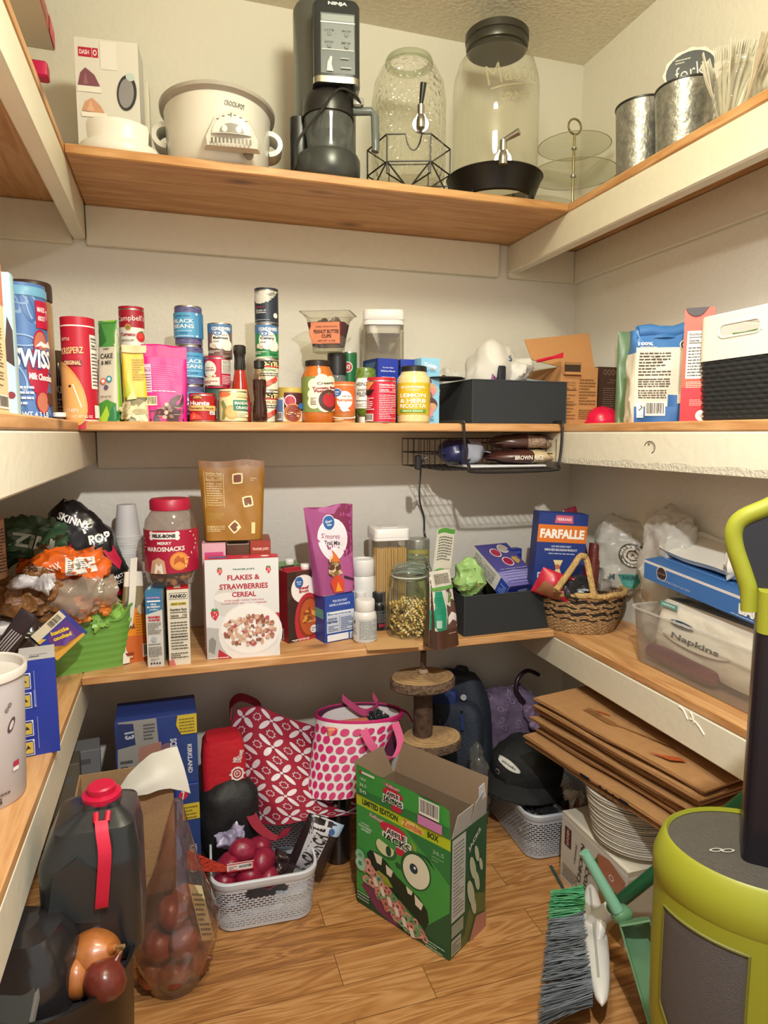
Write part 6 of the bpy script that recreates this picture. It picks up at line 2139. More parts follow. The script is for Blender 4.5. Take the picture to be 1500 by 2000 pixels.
hb = zat(394,1062, bA) - zc
g_ = 'cartons behind the strawberry cereal'
carton('food_box', 'pale pink carton behind the strawberry cereal box', 'box', bA, ang,.062,.105, hb, '#d8a8b4', g_, d_pinkbox)
bB = bA + dirx * .066
carton('food_box', 'dark brown and cream carton between the pink and the red brown carton', 'box', bB, ang,.058,.105, hb - .006, '#5a3c30', g_, lambda f, r, l, t: (t.rect(0,0,1,1, '#d2c8b8'), t.rect(.05,.1,.95,.8, '#4a2c20'), t.ell(.5,.5,.4,.2, '#7a5038')))
bC = bB + dirx * .062
carton('food_box', 'red brown carton behind the right top corner of the strawberry cereal', 'box', bC, ang,.055,.105, hb + .004, '#8a3c2a', g_, lambda f, r, l, t: (t.rect(0,0,1,1, '#7a4632'), t.lines(.2,.3,.8,.9,5, '#c49a84',3), f.rect(0,.85,1,1, '#9a3a2c'), f.text("TRADER JOE'S",.5,.92,.03, '#efd9c8', w=.8), r.rect(0,0,1,1, '#7a3a28')))

# golden brown pouch on those cartons
def d_gold(a):
	a.rect(0,0,1,1, '#9a6a20'); a.rect(0,.92,1,1, '#87581a'); INKG = '#d8c48a'
	a.nutrition(.07,.42,.36,.88, None, INKG, True,10); a.rect(.065,.42,.072,.88, INKG); a.rect(.358,.42,.365,.88, INKG); a.lines(.07,.12,.36,.20,4, INKG,3); a.lines(.08,.26,.35,.36,6, '#b8943c',3)
	for x, y, r in ((.58,.77,.0),(.74,.48,.2),(.52,.17,.7)):
		for s, col in ((1, '#efe0b0'),(.72, '#7a4426')):
			q = .10 * s
			a.poly([(x + q * cos(r + t) * m_, y + .8 * q * sin(r + t) * m_) for t, m_ in ((.78,1.1),(1.57,.85),(2.35,1.1),(3.14,.85),(3.92,1.1),(4.71,.85),(5.49,1.1),(0,.85))], col)
	a.rect(.80,.08,.86,.22, '#e4d49a'); a.lines(.78,.74,.88,.79,2, INKG)
	for k in range(16):
		a.rect(.48 + .02 * k,.37 + .05 * sin(k),.484 + .02 * k,.376 + .05 * sin(k), INKG); a.rect(.62 + .01 * k,.56 + .06 * cos(k * 2),.624 + .01 * k,.566 + .06 * cos(k * 2), INKG)

zp = zc + hb + .005
pc = (bA + bC) / 2 + diry * .045
wl = Py(530,950, pc.y).x - Py(398,950, pc.y).x
o = bag('snack_pouch', 'golden brown pouch printed with toasted squares standing on the cartons', 'pouch',(Py(463,1050, pc.y - .02).x - .008, pc.y - .01, zp), ang, wl * .86, zat(460,899,(pc.x, pc.y)) - zp,.06, '#9a6a20', d_gold, gusset=True, amp=.004, seed=9.1, topw=1.12)
b = MB(); hg = zat(460,899,(pc.x, pc.y)) - zp; b.slab([(wl * .2,0, hg - .01),(wl * .27,0, hg - .005),(wl * .25,.003, hg + .02),(wl * .235,0, hg + .012)],.001, mat('#7a4a22',.4)); b.build('tear_strip', o)

# broth cartons
def broth(label, A, ang, w, d, h, c1, c2, word, full=True):
	def dd(f, r, l, t):
		f.rect(0,0,1,1, c1); f.poly([(.3,1),(.75,1),(.4,.5),(.0,.8),(0,.55),(.25,.72)], '#4a3028'); l.rect(0,0,1,1, c2); t.rect(0,0,1,1, c2)
		f.ell(.52,.745,.40,.20, '#e9e4de'); f.ell(.52,.745,.37,.18, '#efece8'); logo(f,.38,.84,.15); f.text(word,.54,.76,.045, '#a82c34', w=.34, bold=.04); f.text('Broth',.54,.71,.045, '#a82c34', w=.32, bold=.04)
		f.poly([(.6,.5),(.75,.6),(1.0,.62),(1,.3),(.55,.35)], '#a8222c'); f.ell(.68,.28,.46,.40, '#b8303a'); f.ell(.70,.32,.36,.30, '#8a3420'); f.ell(.71,.33,.32,.26, '#b8582c')
		rnd = random.Random(4)
		for k in range(22):
			t_, q = rnd.random() * 6.28, sqrt(rnd.random())
			f.ell(.71 + .28 * q * cos(t_),.33 + .11 * q * sin(t_), rnd.uniform(.03,.06), rnd.uniform(.03,.05), rnd.choice(('#d8a04c', '#c8542c', '#8a4a28', '#d87a40', '#a83a24')), rot=k)
		f.disc(.84,.15,.12, '#efeae4'); f.lines(.76,.12,.92,.19,2, '#8a6a60'); f.lines(.1,.03,.7,.055,1, '#f0e4da'); f.text('NET WT 32 OZ',.42,.02,.015, '#f0e4da', w=.5)
		l.barcode(.08,.02,.6,.18,3, True)
	o = carton('broth_carton', label, 'carton', A, ang, w, d, h, c1, 'broth cartons', dd, seam=False)
	b = MB(); b.box(-w / 2 + .004, d * .45, h, w / 2 - .004, d * .55, h + .008, mat(c2,.45)); b.build('folded_seam', o)
	b = MB(); b.lathe([(.0125, h),(.0135, h + .002),(.0135, h + .013),(.012, h + .015),(0, h + .015)], mat('#e9e7e2',.4),24, c=(w * .2, d * .32)); b.build('screw_cap', o)
	return o

A, ang, w, h = from_base((563,1257),(621,1245), zc,(563,1119))
broth('dark red beef broth carton with white screw cap on the bottom shelf', A, ang, w,.062, h, '#3a2420', '#a0222c', 'Beef')
A2 = A + Vector((-sin(ang), cos(ang),0)) * .07 + Vector((-.012,0,0))
broth('green topped broth carton behind the beef broth carton', A2, ang, w,.062, h + .004, '#5a7a50', '#7a9468', 'Veg')

# blue macaroni box and the trail mix above it
def d_macbox(f, r, l, t):
	f.rect(0,0,1,1, '#2a4aa0'); l.rect(0,0,1,1, '#26409a'); l.rect(.2,.5,.9,.7, '#5aa8a0'); t.rect(0,0,1,1, '#2a48a0'); t.rect(.0,.1,.4,.5, '#e0d040')
	f.text('YOU DO NOT',.5,.88,.05, '#c9d4ee', w=.5, bold=.04); f.text('HAVE A FAVORITE',.5,.80,.05, '#c9d4ee', w=.7, bold=.04)
	f.rect(.06,.20,.98,.66, '#c4cede'); f.rect(.08,.57,.98,.65, '#dfe5ee'); f.lines(.15,.59,.9,.63,1, '#33477c'); f.disc(.12,.61,.04, '#4c9ac0')
	f.text('STOVE TOP',.24,.50,.045, '#2a3f7c', w=.3, bold=.04); f.text('HEATING',.24,.44,.05, '#2a3f7c', w=.34, bold=.05); f.lines(.1,.24,.44,.38,4, '#5a6a94'); f.rect(.47,.22,.48,.56, '#5a6a94'); f.lines(.52,.24,.94,.54,8, '#5a6a94',6); f.rect(.06,.03,.78,.17, '#e2e6ec'); f.rect(.82,.03,.98,.17, '#d6dce6'); f.lines(.84,.05,.96,.15,3, '#5a6a94')

A, ang, w, h = from_base((635,1257),(692,1246), zc,(632,1166))
MB_A, MB_h, MB_ang = A.copy(), h, ang
carton('pasta_dinner_box', 'blue and white dinner box under the purple trail mix bag', 'box', A, ang, w,.075, h, '#2a4aa0', None, d_macbox)

def d_trail(a):
	a.rect(0,0,1,1, '#9a4a80'); a.poly([(.45,1),(1,1),(1,.45),(.7,.36),(.5,.7)], '#7c2850'); a.poly([(.3,.95),(.6,.9),(.75,1),(.3,1)], '#a85a90'); a.poly([(.7,.5),(.95,.45),(.95,.35),(.75,.32)], '#a85a90')
	a.poly([(.45,.35),(.7,.42),(.95,.34),(1,.02),(.4,0)], '#a8548c')
	a.ell(.50,.62,.33,.24, '#efeaee'); a.ell(.50,.62,.315,.225, '#e4dce6'); logo(a,.46,.82,.13, '#2f64a8',.7); a.text("S'mores",.46,.665,.058, '#8a1c44', w=.40, rot=-.16, bold=.0); a.text('Trail Mix',.48,.585,.05, '#33232c', w=.36, rot=-.16, bold=.02)
	rnd = random.Random(6)
	for k in range(30):
		a.ell(.34 + .26 * rnd.random(),.18 + .22 * rnd.random(), rnd.uniform(.03,.06), rnd.uniform(.025,.05), rnd.choice(('#c9b088', '#8a6a48', '#5a3a28', '#e0cca8', '#a88458')), rot=k)
	a.poly([(.40,.38),(.46,.46),(.44,.52),(.54,.44),(.6,.36)], '#d8702c'); a.poly([(.3,.14),(.38,.02),(.62,.02),(.66,.12),(.56,.22),(.4,.2)], '#c8442c'); a.poly([(.42,.03),(.5,.14),(.58,.03)], '#e0902c'); a.poly([(.66,.2),(.92,.14),(.92,.12),(.66,.17)], '#3a1c2c')

zq = zc + MB_h + .002
pc = MB_A + Vector((-sin(MB_ang), cos(MB_ang),0)) * .045 + Vector((cos(MB_ang), sin(MB_ang),0)) * w * .38
ww = Py(694,1070, pc.y).x - Py(592,1070, pc.y).x
bag('trail_mix_bag', 'purple trail mix bag with white oval standing on the blue dinner box', 'bag',(Py(650,1150, pc.y).x + .003, pc.y, zq), MB_ang - .05, ww * .98, zat(620,989,(pc.x, pc.y)) - zq,.07, '#9a4a80', d_trail, gusset=True, amp=.006, fr=12, seed=4.7, topw=1.02, botw=.80, roll=-.06, m=mat('#9a4a80',.28))

# bottles
def pill(label, pl, pr, pt, pb, col, capc, draw, dy=0.0, capr=.84):
	xm = (pl + pr) / 2
	p = Pz(xm, pb, zc)
	r = rad(p,(pr - pl) / 2)
	y = p.y + r + dy
	x = Py(xm, pb - 20, y).x
	H = zat(xm, pt + 4,(x, y)) - zc
	return jar('supplement_bottle', label, 'bottle', x, y, zc, [(r * .88, 0), (r * .97, .004), (r, .012), (r, H * .62), (r * .92, H * .70), (r * .76, H * .74), (r * .72, H * .76)], mat(col, .3), [(r * (capr - .02), H * .745), (r * capr, H * .755), (r * capr, H * .97), (r * (capr - .06), H), (0, H)], mat(capc, .45), draw, (H * .06, H * .60), r, 2.8)

def d_white(a):
	a.rect(0,0,1,1, '#d2d2d0'); a.rect(.30,.05,.98,.95, '#b8bcbc'); a.lines(.34,.1,.94,.9,12, '#6a7072',4,.35); a.text('1',.14,.82,.14, '#3a3a3c', w=.06); a.lines(.04,.3,.24,.6,4, '#8a8a88')

pill('white supplement bottle standing at the shelf front before the pasta jar',690,736,1166,1259, '#dcdad6', '#dedcd8', d_white)
pill('white supplement bottle half hidden behind the front one',692,718,1152,1238, '#dcdad6', '#dedcd8', None,.01)
pill('black supplement bottle with black ribbed cap beside the pasta jar',723,757,1150,1233, '#1c1c1e', '#1d1d1f', lambda a: (a.lines(.3,.3,.9,.9,9, '#8a8a90',4,.35), a.rect(.5,.08,.8,.24, '#8a2a3c'))[0],0,.93)
y = 1.93
xc, hw = fx(684,733,1130, y)
H = Py(705,1096, y - hw).z - zc
jar('protein_jar', 'wide white plastic jar behind the supplement bottles', 'jar', xc, y, zc, [(hw * .92,0),(hw,.008),(hw, H * .70),(hw * .92, H * .76),(hw * .86, H * .78)], mat('#dfdedd',.35), [(hw * .92, H * .775),(hw * .94, H * .78),(hw * .94, H * .975),(hw * .88, H),(hw * .6, H),(hw * .56, H * .985),(0, H * .985)], mat('#dfdedd',.4), lambda a: (a.rect(-.1,.3,1.1,.8, '#c9d0da'), a.lines(.2,.4,.9,.7,5, '#6a7484'), a.rect(.8,.3,1.0,.75, '#3a4048'))[0],(H * .05, H * .6), hw)

# spaghetti canister
y = 1.93
xc, hw = fx(719,796,1100, y)
H = Py(757,1023, y + .02).z - zc
Hs = Py(757,1046, y - hw).z - zc
o = thing('pasta_canister', 'tall clear square canister of long yellow pasta with a white lid', 'canister',(xc, y, zc), facing(xc, y) + .25)
b = MB(); b.loft([rr3(hw * 1.62, hw * 1.62,.012, z) for z in (0,.003, Hs * .95)], clear('#f4f2ea',.04,.05,0,40,1.6), True, False); b.build('clear_body', o)
b = MB(); b.loft([rr3(hw * q, hw * q,.014, z) for q, z in ((1.62, Hs * .93),(1.74, Hs * .94),(1.74, Hs * .96),(1.70, Hs * .965),(1.74, Hs * .97),(1.74, Hs * 1.05),(1.68, Hs * 1.06))], mat('#e4e2e0',.35)); b.loft([rr3(hw * .9, hw * .9,.012, z) for z in (Hs * 1.055, Hs * 1.066)], mat('#d4d2d0',.35)); b.build('lid', o)
PA = mat('#dcb260',.5)
g_ = 'spaghetti strands in the square canister'
b = MB(); b.tube([(0,0,.004),(0,0, Hs * .84)],.0021, PA,6)
first = None
rnd = random.Random(2)
M4 = Matrix.Rotation(facing(xc, y) + .25,4, 'Z')
for k in range(130):
	if first is None:
		first = b.build('spaghetti'); q = first
	else:
		q = first.copy(); COL.objects.link(q)
	i, j = k % 14, k // 14
	v = M4 @ Vector((-hw * .72 + hw * 1.44 * (i + .5) / 14,-hw * .70 + .006 * j,0))
	q.location = (xc + v.x, y + v.y, zc + .001 + .004 * rnd.random())
	q.rotation_euler = (rnd.uniform(-.006,.006), rnd.uniform(-.006,.006),0)
	tag(q, 'straight yellow spaghetti strand standing in the square canister', 'pasta', g_)
# tall jar behind with grains
xc, hw = fx(793,837,1070,2.0)
H = Py(815,1054,1.98).z - zc
jar('grain_jar', 'olive labelled glass jar behind the clamp jars', 'jar', xc, 2.0, zc, [(hw * .95, 0), (hw, .006), (hw, H * .9), (hw * .95, H * .92)], mat('#8a7a3a', .2, coat=.4), [(hw, H * .88), (hw * 1.04, H * .885), (hw * 1.04, H * .98), (hw, H), (0, H)], mat('#a8a79c', .3, .6), lambda a: (a.rect(-.1, -.1, 1.1, 1.1, '#a39a54'), a.text('SIXTEEN EDITION', .5, .92, .035, '#2b2a22', w=.8), a.lines(.2, .75, .9, .86, 2, '#4a4632'))[0], (H * .3, H * .86), hw)

# clamp-lid jars
def clamp(label, xc, y, r, H, ang, name='clamp_jar'):
	o = thing(name, label, 'jar', (xc, y, zc), ang)
	G = clear('#f7fbf8',.02,.02,0,40,1.7)
	b = MB(); b.lathe([(r * .80,.003),(r * .88,0),(r * .97,.006),(r,.02),(r * 1.0, H * .48),(r * .95, H * .62),(r * .84, H * .74),(r * .80, H * .79),(r * .82, H * .82)], G,52, True, False); b.build('glass_body', o)
	b = MB(); b.lathe([(r * .78, H * .80),(r * .845, H * .825),(r * .845, H * .85),(r * .78, H * .86),(r * .80, H * .88),(r * .76, H * .955),(r * .58, H * .985),(0, H)], clear('#dfeae4',.02,.10,0,40,2.2),52, False, False); b.build('glass_lid', o)
	b = MB(); b.lathe([(r * .80, H * .815),(r * .85, H * .82),(r * .85, H * .834),(r * .80, H * .838)], mat('#d9d8cc',.5),52, False, False); b.build('seal', o)
	WR_ = mat('#b9b9b6',.2,1.0)
	b = MB()
	for z in (H * .795, H * .87):
		b.tube([(r * .87 * cos(2 * pi * k / 40), r * .87 * sin(2 * pi * k / 40), z) for k in range(40)],.0015, WR_,6, True)
	b.tube([(r * .88,-.010, H * .87),(r * 1.0,-.010, H * .80),(r * 1.04,-.010, H * .66),(r * 1.04,.010, H * .66),(r * 1.0,.010, H * .80),(r * .88,.010, H * .87)],.0015, WR_,6)
	b.tube([(r * .88,-.007, H * .80),(r * .98,-.007, H * .72),(r * .98,.007, H * .72),(r * .88,.007, H * .80)],.0015, WR_,6)
	b.build('wire_clamp', o)
	return o

p = Pz(799,1252, zc)
r = rad(p,43)
x, y = p.x, p.y + r * .95
x = Py(799,1200, y).x
H = zat(800,1098,(x, y)) - zc
PJ = (x, y, r)
clamp('clear clamp-lid glass jar half full of spiral pasta', x, y, r, H,-.5)
b = MB()
rnd = random.Random(7)
SP = [mat(q,.5) for q in ('#f2d488', '#e2bc62', '#f6de9c')]
for k in range(230):
	t, q = rnd.random() * 6.28, sqrt(rnd.random()) * r * .84
	zz = .010 + (H * .46 - .012 * (q / r)) * rnd.random()
	c = Vector((q * cos(t), q * sin(t), zz))
	M3 = Matrix.Rotation(rnd.random() * 6,3, 'Z') @ Matrix.Rotation(rnd.uniform(.6,2.4),3, 'Y')
	L_ = .013
	s_ = lambda u, v, c=c, M3=M3: c + M3 @ Vector((.0046 * (v - .5) * 2 * cos(u * 9),.0046 * (v - .5) * 2 * sin(u * 9),(u - .5) * 2 * L_))
	b.surf(s_,12,1, SP[k % 3])
o = b.build('spiral_pasta', loc=(x, y, zc)); tag(o, 'yellow spiral pasta filling the lower half of the clamp jar', 'pasta', None, 'stuff')
p2 = Pz(838,1215, zc)
x2 = x + .062
y2 = y + .125
H2 = zat(831,1082,(x2, y2)) - zc
clamp('empty clamp-lid glass jar standing behind the spiral pasta jar', x2, y2, r * .86, H2,-.9)
b = MB()
pts = [Pz(708,1253, zc), Pz(718,1271, zc), Pz(822,1264, zc), Pz(800,1240, zc)]
b.slab([q + Vector((0,0,.0004)) for q in pts],.0016, mat('#c49a66',.8)); o = b.build('cardboard_sheet'); tag(o, 'flat tan cardboard sheet under the pasta jar and supplement bottle', 'cardboard')
# raise what stands on the sheet
pj = None

# green and brown coffee bag
def d_coffee(a):
	a.rect(0,0,1,1, '#cfc9bd'); a.rect(0,0,1,.24, '#4a2c20'); a.poly([(0,.24),(.42,.24),(.50,.5),(.42,.74),(.12,.74),(0,.5)], '#1f8a6a'); a.lines(.06,.46,.36,.68,9, '#146a50',3,.3); a.poly([(.42,.24),(1,.24),(1,.58),(.8,.62),(.7,.52),(.55,.56),(.5,.4)], '#5a4038'); a.poly([(.5,.30),(.7,.36),(.95,.30),(.9,.42),(.7,.46),(.52,.40)], '#d8d2cc')
	a.rect(.06,.28,.22,.38, '#a8c0b4'); a.text('JO',.72,.70,.07, '#2b2a28', w=.3, rot=-1.2, bold=.04); a.lines(.5,.18,.8,.21,1, '#a88a78'); a.poly([(.6,.58),(.7,.72),(.78,.6)], '#6a8a48'); a.rect(0,.76,1,.80, '#5f9a48')
	a.lines(.15,.84,.8,.97,7, '#5a5a50',5)

p = Pz(868,1266, zc)
Hc = zat(880,1122, p) - zc
o = bag('coffee_bag', 'folded green white and brown coffee bag leaning by the black bin', 'bag',(p.x + .004, p.y + .034, zc), facing(p.x, p.y) + .75,.095, Hc,.072, '#4a3a30', d_coffee, gusset=True, amp=.005, seed=3.9, topw=.85, lean=.01)
b = MB()
hu = zat(893,1036, p + Vector((.03,.05,0))) - zc
lab = mat('#c9c6b8',.4)
F = lambda u, v: Vector(((u - .5) * .066 + .010 + .035 * v,.012 + .018 * v, Hc * .96 + (hu - Hc * .96) * v + .004 * sin(u * 5)))
b.surf(F,8,8, lab)
a = Art(.066, hu - Hc); a.rect(0,.90,1,1, '#4f8f3a'); a.lines(.1,.30,.9,.85,9, '#6a6a60',5); a.rect(0,0,1,.1, '#5f9a48')
b.art(a, lambda x, y, f: F(x, y) + Vector((0,-f - .0003,0)))
b.surf(lambda u, v: F(u, v) + Vector((0,.004,0)),8,8, lab, True)
b.build('folded_top', o)

# black bin on the bottom shelf and its contents
A, ang, w, h = from_base((906,1244),(1071,1226), zc,(905,1166))
fabric_bin('black fabric bin on the bottom shelf holding a purple and blue carton', A, ang, w,.24, h)
BA = A.copy()
ux = Vector((cos(ang), sin(ang),0)); uy = Vector((-sin(ang), cos(ang),0))

def d_fig(f, r, l, t):
	pass

# tilted carton: top face corners seen in the photo
zt = zc + h
P1 = Pz(996,1146, zt + .012)
P2 = Pz(1064,1141, zt + .004)
P4 = Py(926,1066, BA.y + .20)
ex = (P2 - P1).normalized(); W = (P2 - P1).length
ey = (P4 - P1); L_ = ey.length; ey.normalize()
ex = (ex - ey * ex.dot(ey)).normalized()
nz = ex.cross(ey).normalized()
D_ = .055
o = thing('biscuit_carton', 'tilted purple and blue carton with white side resting in the black bin', 'box', P1,0)
b = MB()
b.M = Matrix(((ex.x, ey.x, nz.x,0),(ex.y, ey.y, nz.y,0),(ex.z, ey.z, nz.z,0),(0,0,0,1)))
b.box(0,0,-D_, W, L_,0, mat('#3a3f9a',.35),.001)
a = Art(W, L_)
a.rect(0,0,1,1, '#6a64a8'); a.rect(0,.35,1,1, '#4e4a8e'); a.poly([(0,.1),(.5,.14),(1,.1),(1,.3),(.5,.36),(0,.32)], '#8a86c4')
for x, y, c in ((.42,.78, '#a83450'),(.72,.86, '#b8ac9a'),(.55,.55, '#a01f48')):
	a.disc(x, y,.15, '#e4dcdc'); a.disc(x, y,.125, c)
for k in range(6):
	a.ell(.80 + .05 * sin(k * 2),.62 - .02 * k,.07,.03, '#c49a58', rot=k)
for k in range(6):
	a.lines(.1,.06 + .06 * k,.92,.09 + .06 * k,1, '#a8a4d4', k)
b.art(a, lambda x, y, f: (x * W, y * L_, f))
a = Art(L_, D_); a.rect(0,0,1,1, '#d9d8cc'); a.nutrition(.28,.08,.95,.92, None, '#4a4c44', False,6); a.rect(0,0,.22,1, '#2a45a8'); a.lines(.04,.2,.18,.8,4, '#8aa0d4')
b.art(a, lambda x, y, f: (-f, x * L_,-D_ + y * D_))
a = Art(W, D_); a.rect(0,0,1,1, '#2a3f9a'); a.ell(.5,.6,.2,.1, '#b8b4d0'); a.rect(0,.86,1,1, '#4a4680')
b.art(a, lambda x, y, f: (x * W,-f,-D_ + y * D_))
b.build('printed_box', o)
pc = BA + ux * .045 + uy * .04
lump('produce_bag', 'pale green crinkled bag at the left end of the black bottom bin', 'bag',917,1128, pc.y,(.042,.035,.06), mat('#93b870',.45),3.4, amp=.008, fr=20, fold=.012, tex=lambda a: (a.lines(.15,.1,.7,.5,6, '#6a9a4c',4,.25), a.poly([(.5,.8),(.56,.8),(.53,.75)], '#2f3a24'), a.poly([(.45,.35),(.65,.5),(.7,.35)], '#d0d49a'))[0])
pc = Py(910,1078, BA.y + .14)
bag('snack_pouch', 'dark blue pouch between the coffee bag and the tilted carton', 'pouch',(pc.x - .004, pc.y, zt - .06),.5,.07,.135,.03, '#24346e', None, amp=.004, seed=2.9, roll=-.1)
pc = Py(985,1060, BA.y + .21)
bag('snack_packet', 'olive green packet rising behind the tilted carton', 'packet',(pc.x - .012, pc.y + .01, zt - .08),.05,.075,.155,.025, '#74782f', None, amp=.004, seed=5.9, roll=-.35, topw=.5)
pc = Py(1005,1075, BA.y + .20)
o = thing('food_box', 'small dark blue box end behind the tilted purple carton', 'box',(pc.x, pc.y, pc.z - .05),.1)
b = MB(); b.box(-.03,0,0,.03,.03,.055, mat('#26388a',.4),.002); b.art(Art(.06,.055).rect(.1,.7,.9,.85, '#4a5cae'), lambda x, y, f: (-.03 + .06 * x,-f,.055 * y)); b.build('printed_box', o)

# ------------------------------------------------------------------ right bottom shelf
p = Pz(1150,1246, ZC)
R_ = rad(p,87)
c = Vector((p.x + .042, p.y + R_ * .84, ZC))
c.x = min(c.x, WR - R_ * .98)
hb = zat(1150,1168, p) - ZC
o = thing('seagrass_basket', 'round woven seagrass basket with black wave bands and a looped handle', 'basket', c, facing(c.x, c.y))
NAT = mat('#a88660',.7,0,.8,140,.35)
NAT2 = mat('#c09c6c',.7,0,.8,140,.3)
BLKW = mat('#2e241d',.7,0,.5,140,.2)
b = MB()
n = 168
rows = 22
rings = []
for j in range(rows * 3 + 1):
	t = j / (rows * 3)
	rr = R_ * (.76 + .24 * t ** .8)
	ring = []
	for i in range(n):
		a = 2 * pi * i / n
		q = rr + .0022 * abs(sin(pi * j / 3 * 1.0)) + .0014 * sin(i * pi / 2 + (j // 3) * pi)
		z = hb * t + .0026 * sin(a * 14 + j * .0)
		ring.append((q * sin(a),-q * .88 * cos(a), max(0, z)))
	rings.append(ring)

def wcol(k):
	j = (k // n) // 3
	return BLKW if j in (8,11,12,15,18,19) and ((k % n) // 2 + j) % 7 else (NAT2 if ((k % n) // 3 + j) % 2 else NAT)

b.loft(rings, wcol, True, False)
b.loft([rings[-1], [(x * .95, y * .95, z) for x, y, z in rings[-1]], [(x * .78, y * .78,.006) for x, y, z in rings[-1]]], NAT, False, True)
b.build('woven_body', o)
b = MB()
ROPE = mat('#c8a468',.65,0,1.0,130,.35)
b.tube([(R_ * 1.0 * sin(2 * pi * k / 60),-R_ * .88 * cos(2 * pi * k / 60), hb + .004 + .002 * sin(k)) for k in range(60)],.0085, ROPE,9, True); b.build('rolled_rim', o)
inv = o.matrix_basis.inverted()
pl, pr_, pa = Py(1086,1153, c.y - R_ * .70), Py(1160,1165, c.y - R_ * .86), Py(1139,1086, c.y - R_ * .5)
b = MB(); b.tube(spline([inv @ pl, inv @ pl.lerp(pa,.6) + Vector((-.004,0,0)), inv @ (pa + Vector((-.014,0,-.004))), inv @ pa, inv @ (pa + Vector((.012,0,-.012))), inv @ pr_.lerp(pa,.45) + Vector((.004,0,0)), inv @ pr_],7),.0095, ROPE,9); b.build('loop_handle', o)
SB = c

def d_far(f, r, l, t):
	f.rect(0,0,1,1, '#24397e'); f.rect(0,.70,1,.88, '#d8742a'); f.text('FARFALLE',.5,.79,.095, '#f4f0e8', w=.90, bold=.05); f.poly([(.34,.98),(.68,.98),(.70,.90),(.32,.90)], '#c85a74'); f.text('VERRANO',.51,.94,.03, '#f0e4e4', w=.3)
	f.text('NON GMO DURUM WHEAT',.5,.66,.02, '#c9d0e4', w=.4); f.text('ENRICHED MACARONI PRODUCT',.5,.625,.024, '#e4e8f0', w=.66); f.lines(.25,.58,.8,.605,1, '#a8b4d4')
	f.poly([(.36,.52),(.56,.52),(.50,.44),(.58,.34),(.34,.32),(.44,.44)], '#e4cf9a'); f.disc(.46,.45,.05, '#c06a4c')
	for k in range(4):
		f.rect(.06,.06 + .09 * k,.15,.12 + .09 * k, '#c9d0dc'); f.rect(.085,.075 + .09 * k,.125,.105 + .09 * k, '#24397e')
	l.rect(0,0,1,1, '#1c2d66')

yb = c.y + R_ * .25
pA, pB = Py(1040,1118, yb), Py(1130,1130, yb)
w = (Py(1138,1018, yb) - Py(1052,1004, yb)).length
A = Vector((pA.x - .004, yb, ZC + .055))
h = zat(1052,1004, A) - A.z
carton('pasta_box', 'blue pasta box with orange band standing at the back of the seagrass basket', 'box', A,-.16, w,.05, h, '#24397e', None, d_far, M=Matrix.Rotation(.07,4, 'Y'))
pk = Py(1092,1125, c.y - R_ * .25)
bag('snack_packet', 'bright red and brown packet lying across the left of the seagrass basket', 'packet',(pk.x - .03, pk.y, ZC + hb - .012), facing(1.1,1.8) - .1,.12,.085,.04, '#b8243a', lambda a: (a.poly([(.12,.1),(.75,.05),(.72,.55),(.2,.6)], '#8a5c40'), a.poly([(.55,.35),(.80,.42),(.78,.46),(.53,.39)], '#e0d0c8'))[0], amp=.007, seed=1.2, roll=.30, topw=.8)
pk = Py(1125,1155, c.y - R_ * .45)
lump('snack_packet', 'black packet in the seagrass basket under the rope handle', 'packet',1128,1152, c.y - R_ * .45,(.05,.03,.035), mat('#24262a',.3),6.0, tex=lambda a: a.lines(.3,.4,.6,.7,3, '#8a9094'))
pk = Py(1122,1040, c.y + R_ * .62)
bag('gift_bag', 'dark red pouch leaning in the corner behind the pasta box', 'pouch',(pk.x + .03, pk.y, ZC + .05),-.2,.13, zat(1118,990,(pk.x, pk.y)) - ZC - .05,.05, '#7a2030', lambda a: (a.rect(.62,.55,.76,.70, '#b89a50'), a.rect(.67,.58,.71,.67, '#7a6a38'))[0], amp=.005, seed=9, roll=-.15, topw=.35)
pk = Py(1160,1075, c.y + R_ * .2)
o = thing('sausage_roll', 'brown red rolled packet end sticking up behind the rope handle', 'packet',(pk.x - .01, pk.y, ZC + .09))
b = MB(); b.tube([(0,0,0),(.008,0,.06),(.022,.01, Py(1165,1062, c.y + R_ * .2).z - ZC - .09)],.019, mat('#6a2c26',.35,0,.3,60,.3),16); b.build('roll', o)

POLY = clear('#eceae2',.28,.50,.4,26,1.6)
yw = c.y + R_ * .05
pk = Py(1222,1080, yw)
o = thing('plastic_bag', 'tall white plastic bag printed with a round brown badge in the seagrass basket', 'plastic bag',(pk.x, yw, ZC + hb - .03), facing(pk.x, yw))
hh = Py(1200,1003, yw).z - (ZC + hb - .03)
b = MB(); b.blob((0,0, hh * .46),(rad(pk,60),.06, hh * .47), POLY,.75,.012,15,3.3, fold=.014, nu=64, nv=44); b.blob((-.032,-.005, hh * .84),(.034,.035,.034), POLY,.9,.01,18,1.1, fold=.01)
a = Art(.095,.085)
a.ell(.5,.5,.5,.5, '#4a443a', rot=-.5); a.ell(.5,.5,.44,.44, '#d9d5c8', rot=-.5); a.ell(.5,.5,.36,.36, '#4a443a', rot=-.5); a.ell(.5,.5,.33,.32, '#d9d5c8', rot=-.5); a.ell(.5,.5,.22,.20, '#4a3a2c', rot=-.5); a.ell(.5,.5,.18,.16, '#cfc6b4', rot=-.5); a.poly([(.42,.42),(.5,.6),(.58,.44),(.5,.5)], '#5a3a28')
for k in range(18):
	t = 2 * pi * k / 18
	a.rect(.5 + .40 * cos(t) - .015,.5 + .40 * sin(t) - .02,.5 + .40 * cos(t) + .015,.5 + .40 * sin(t) + .02, '#4a443a',1)
a2 = Art(.09,.05)
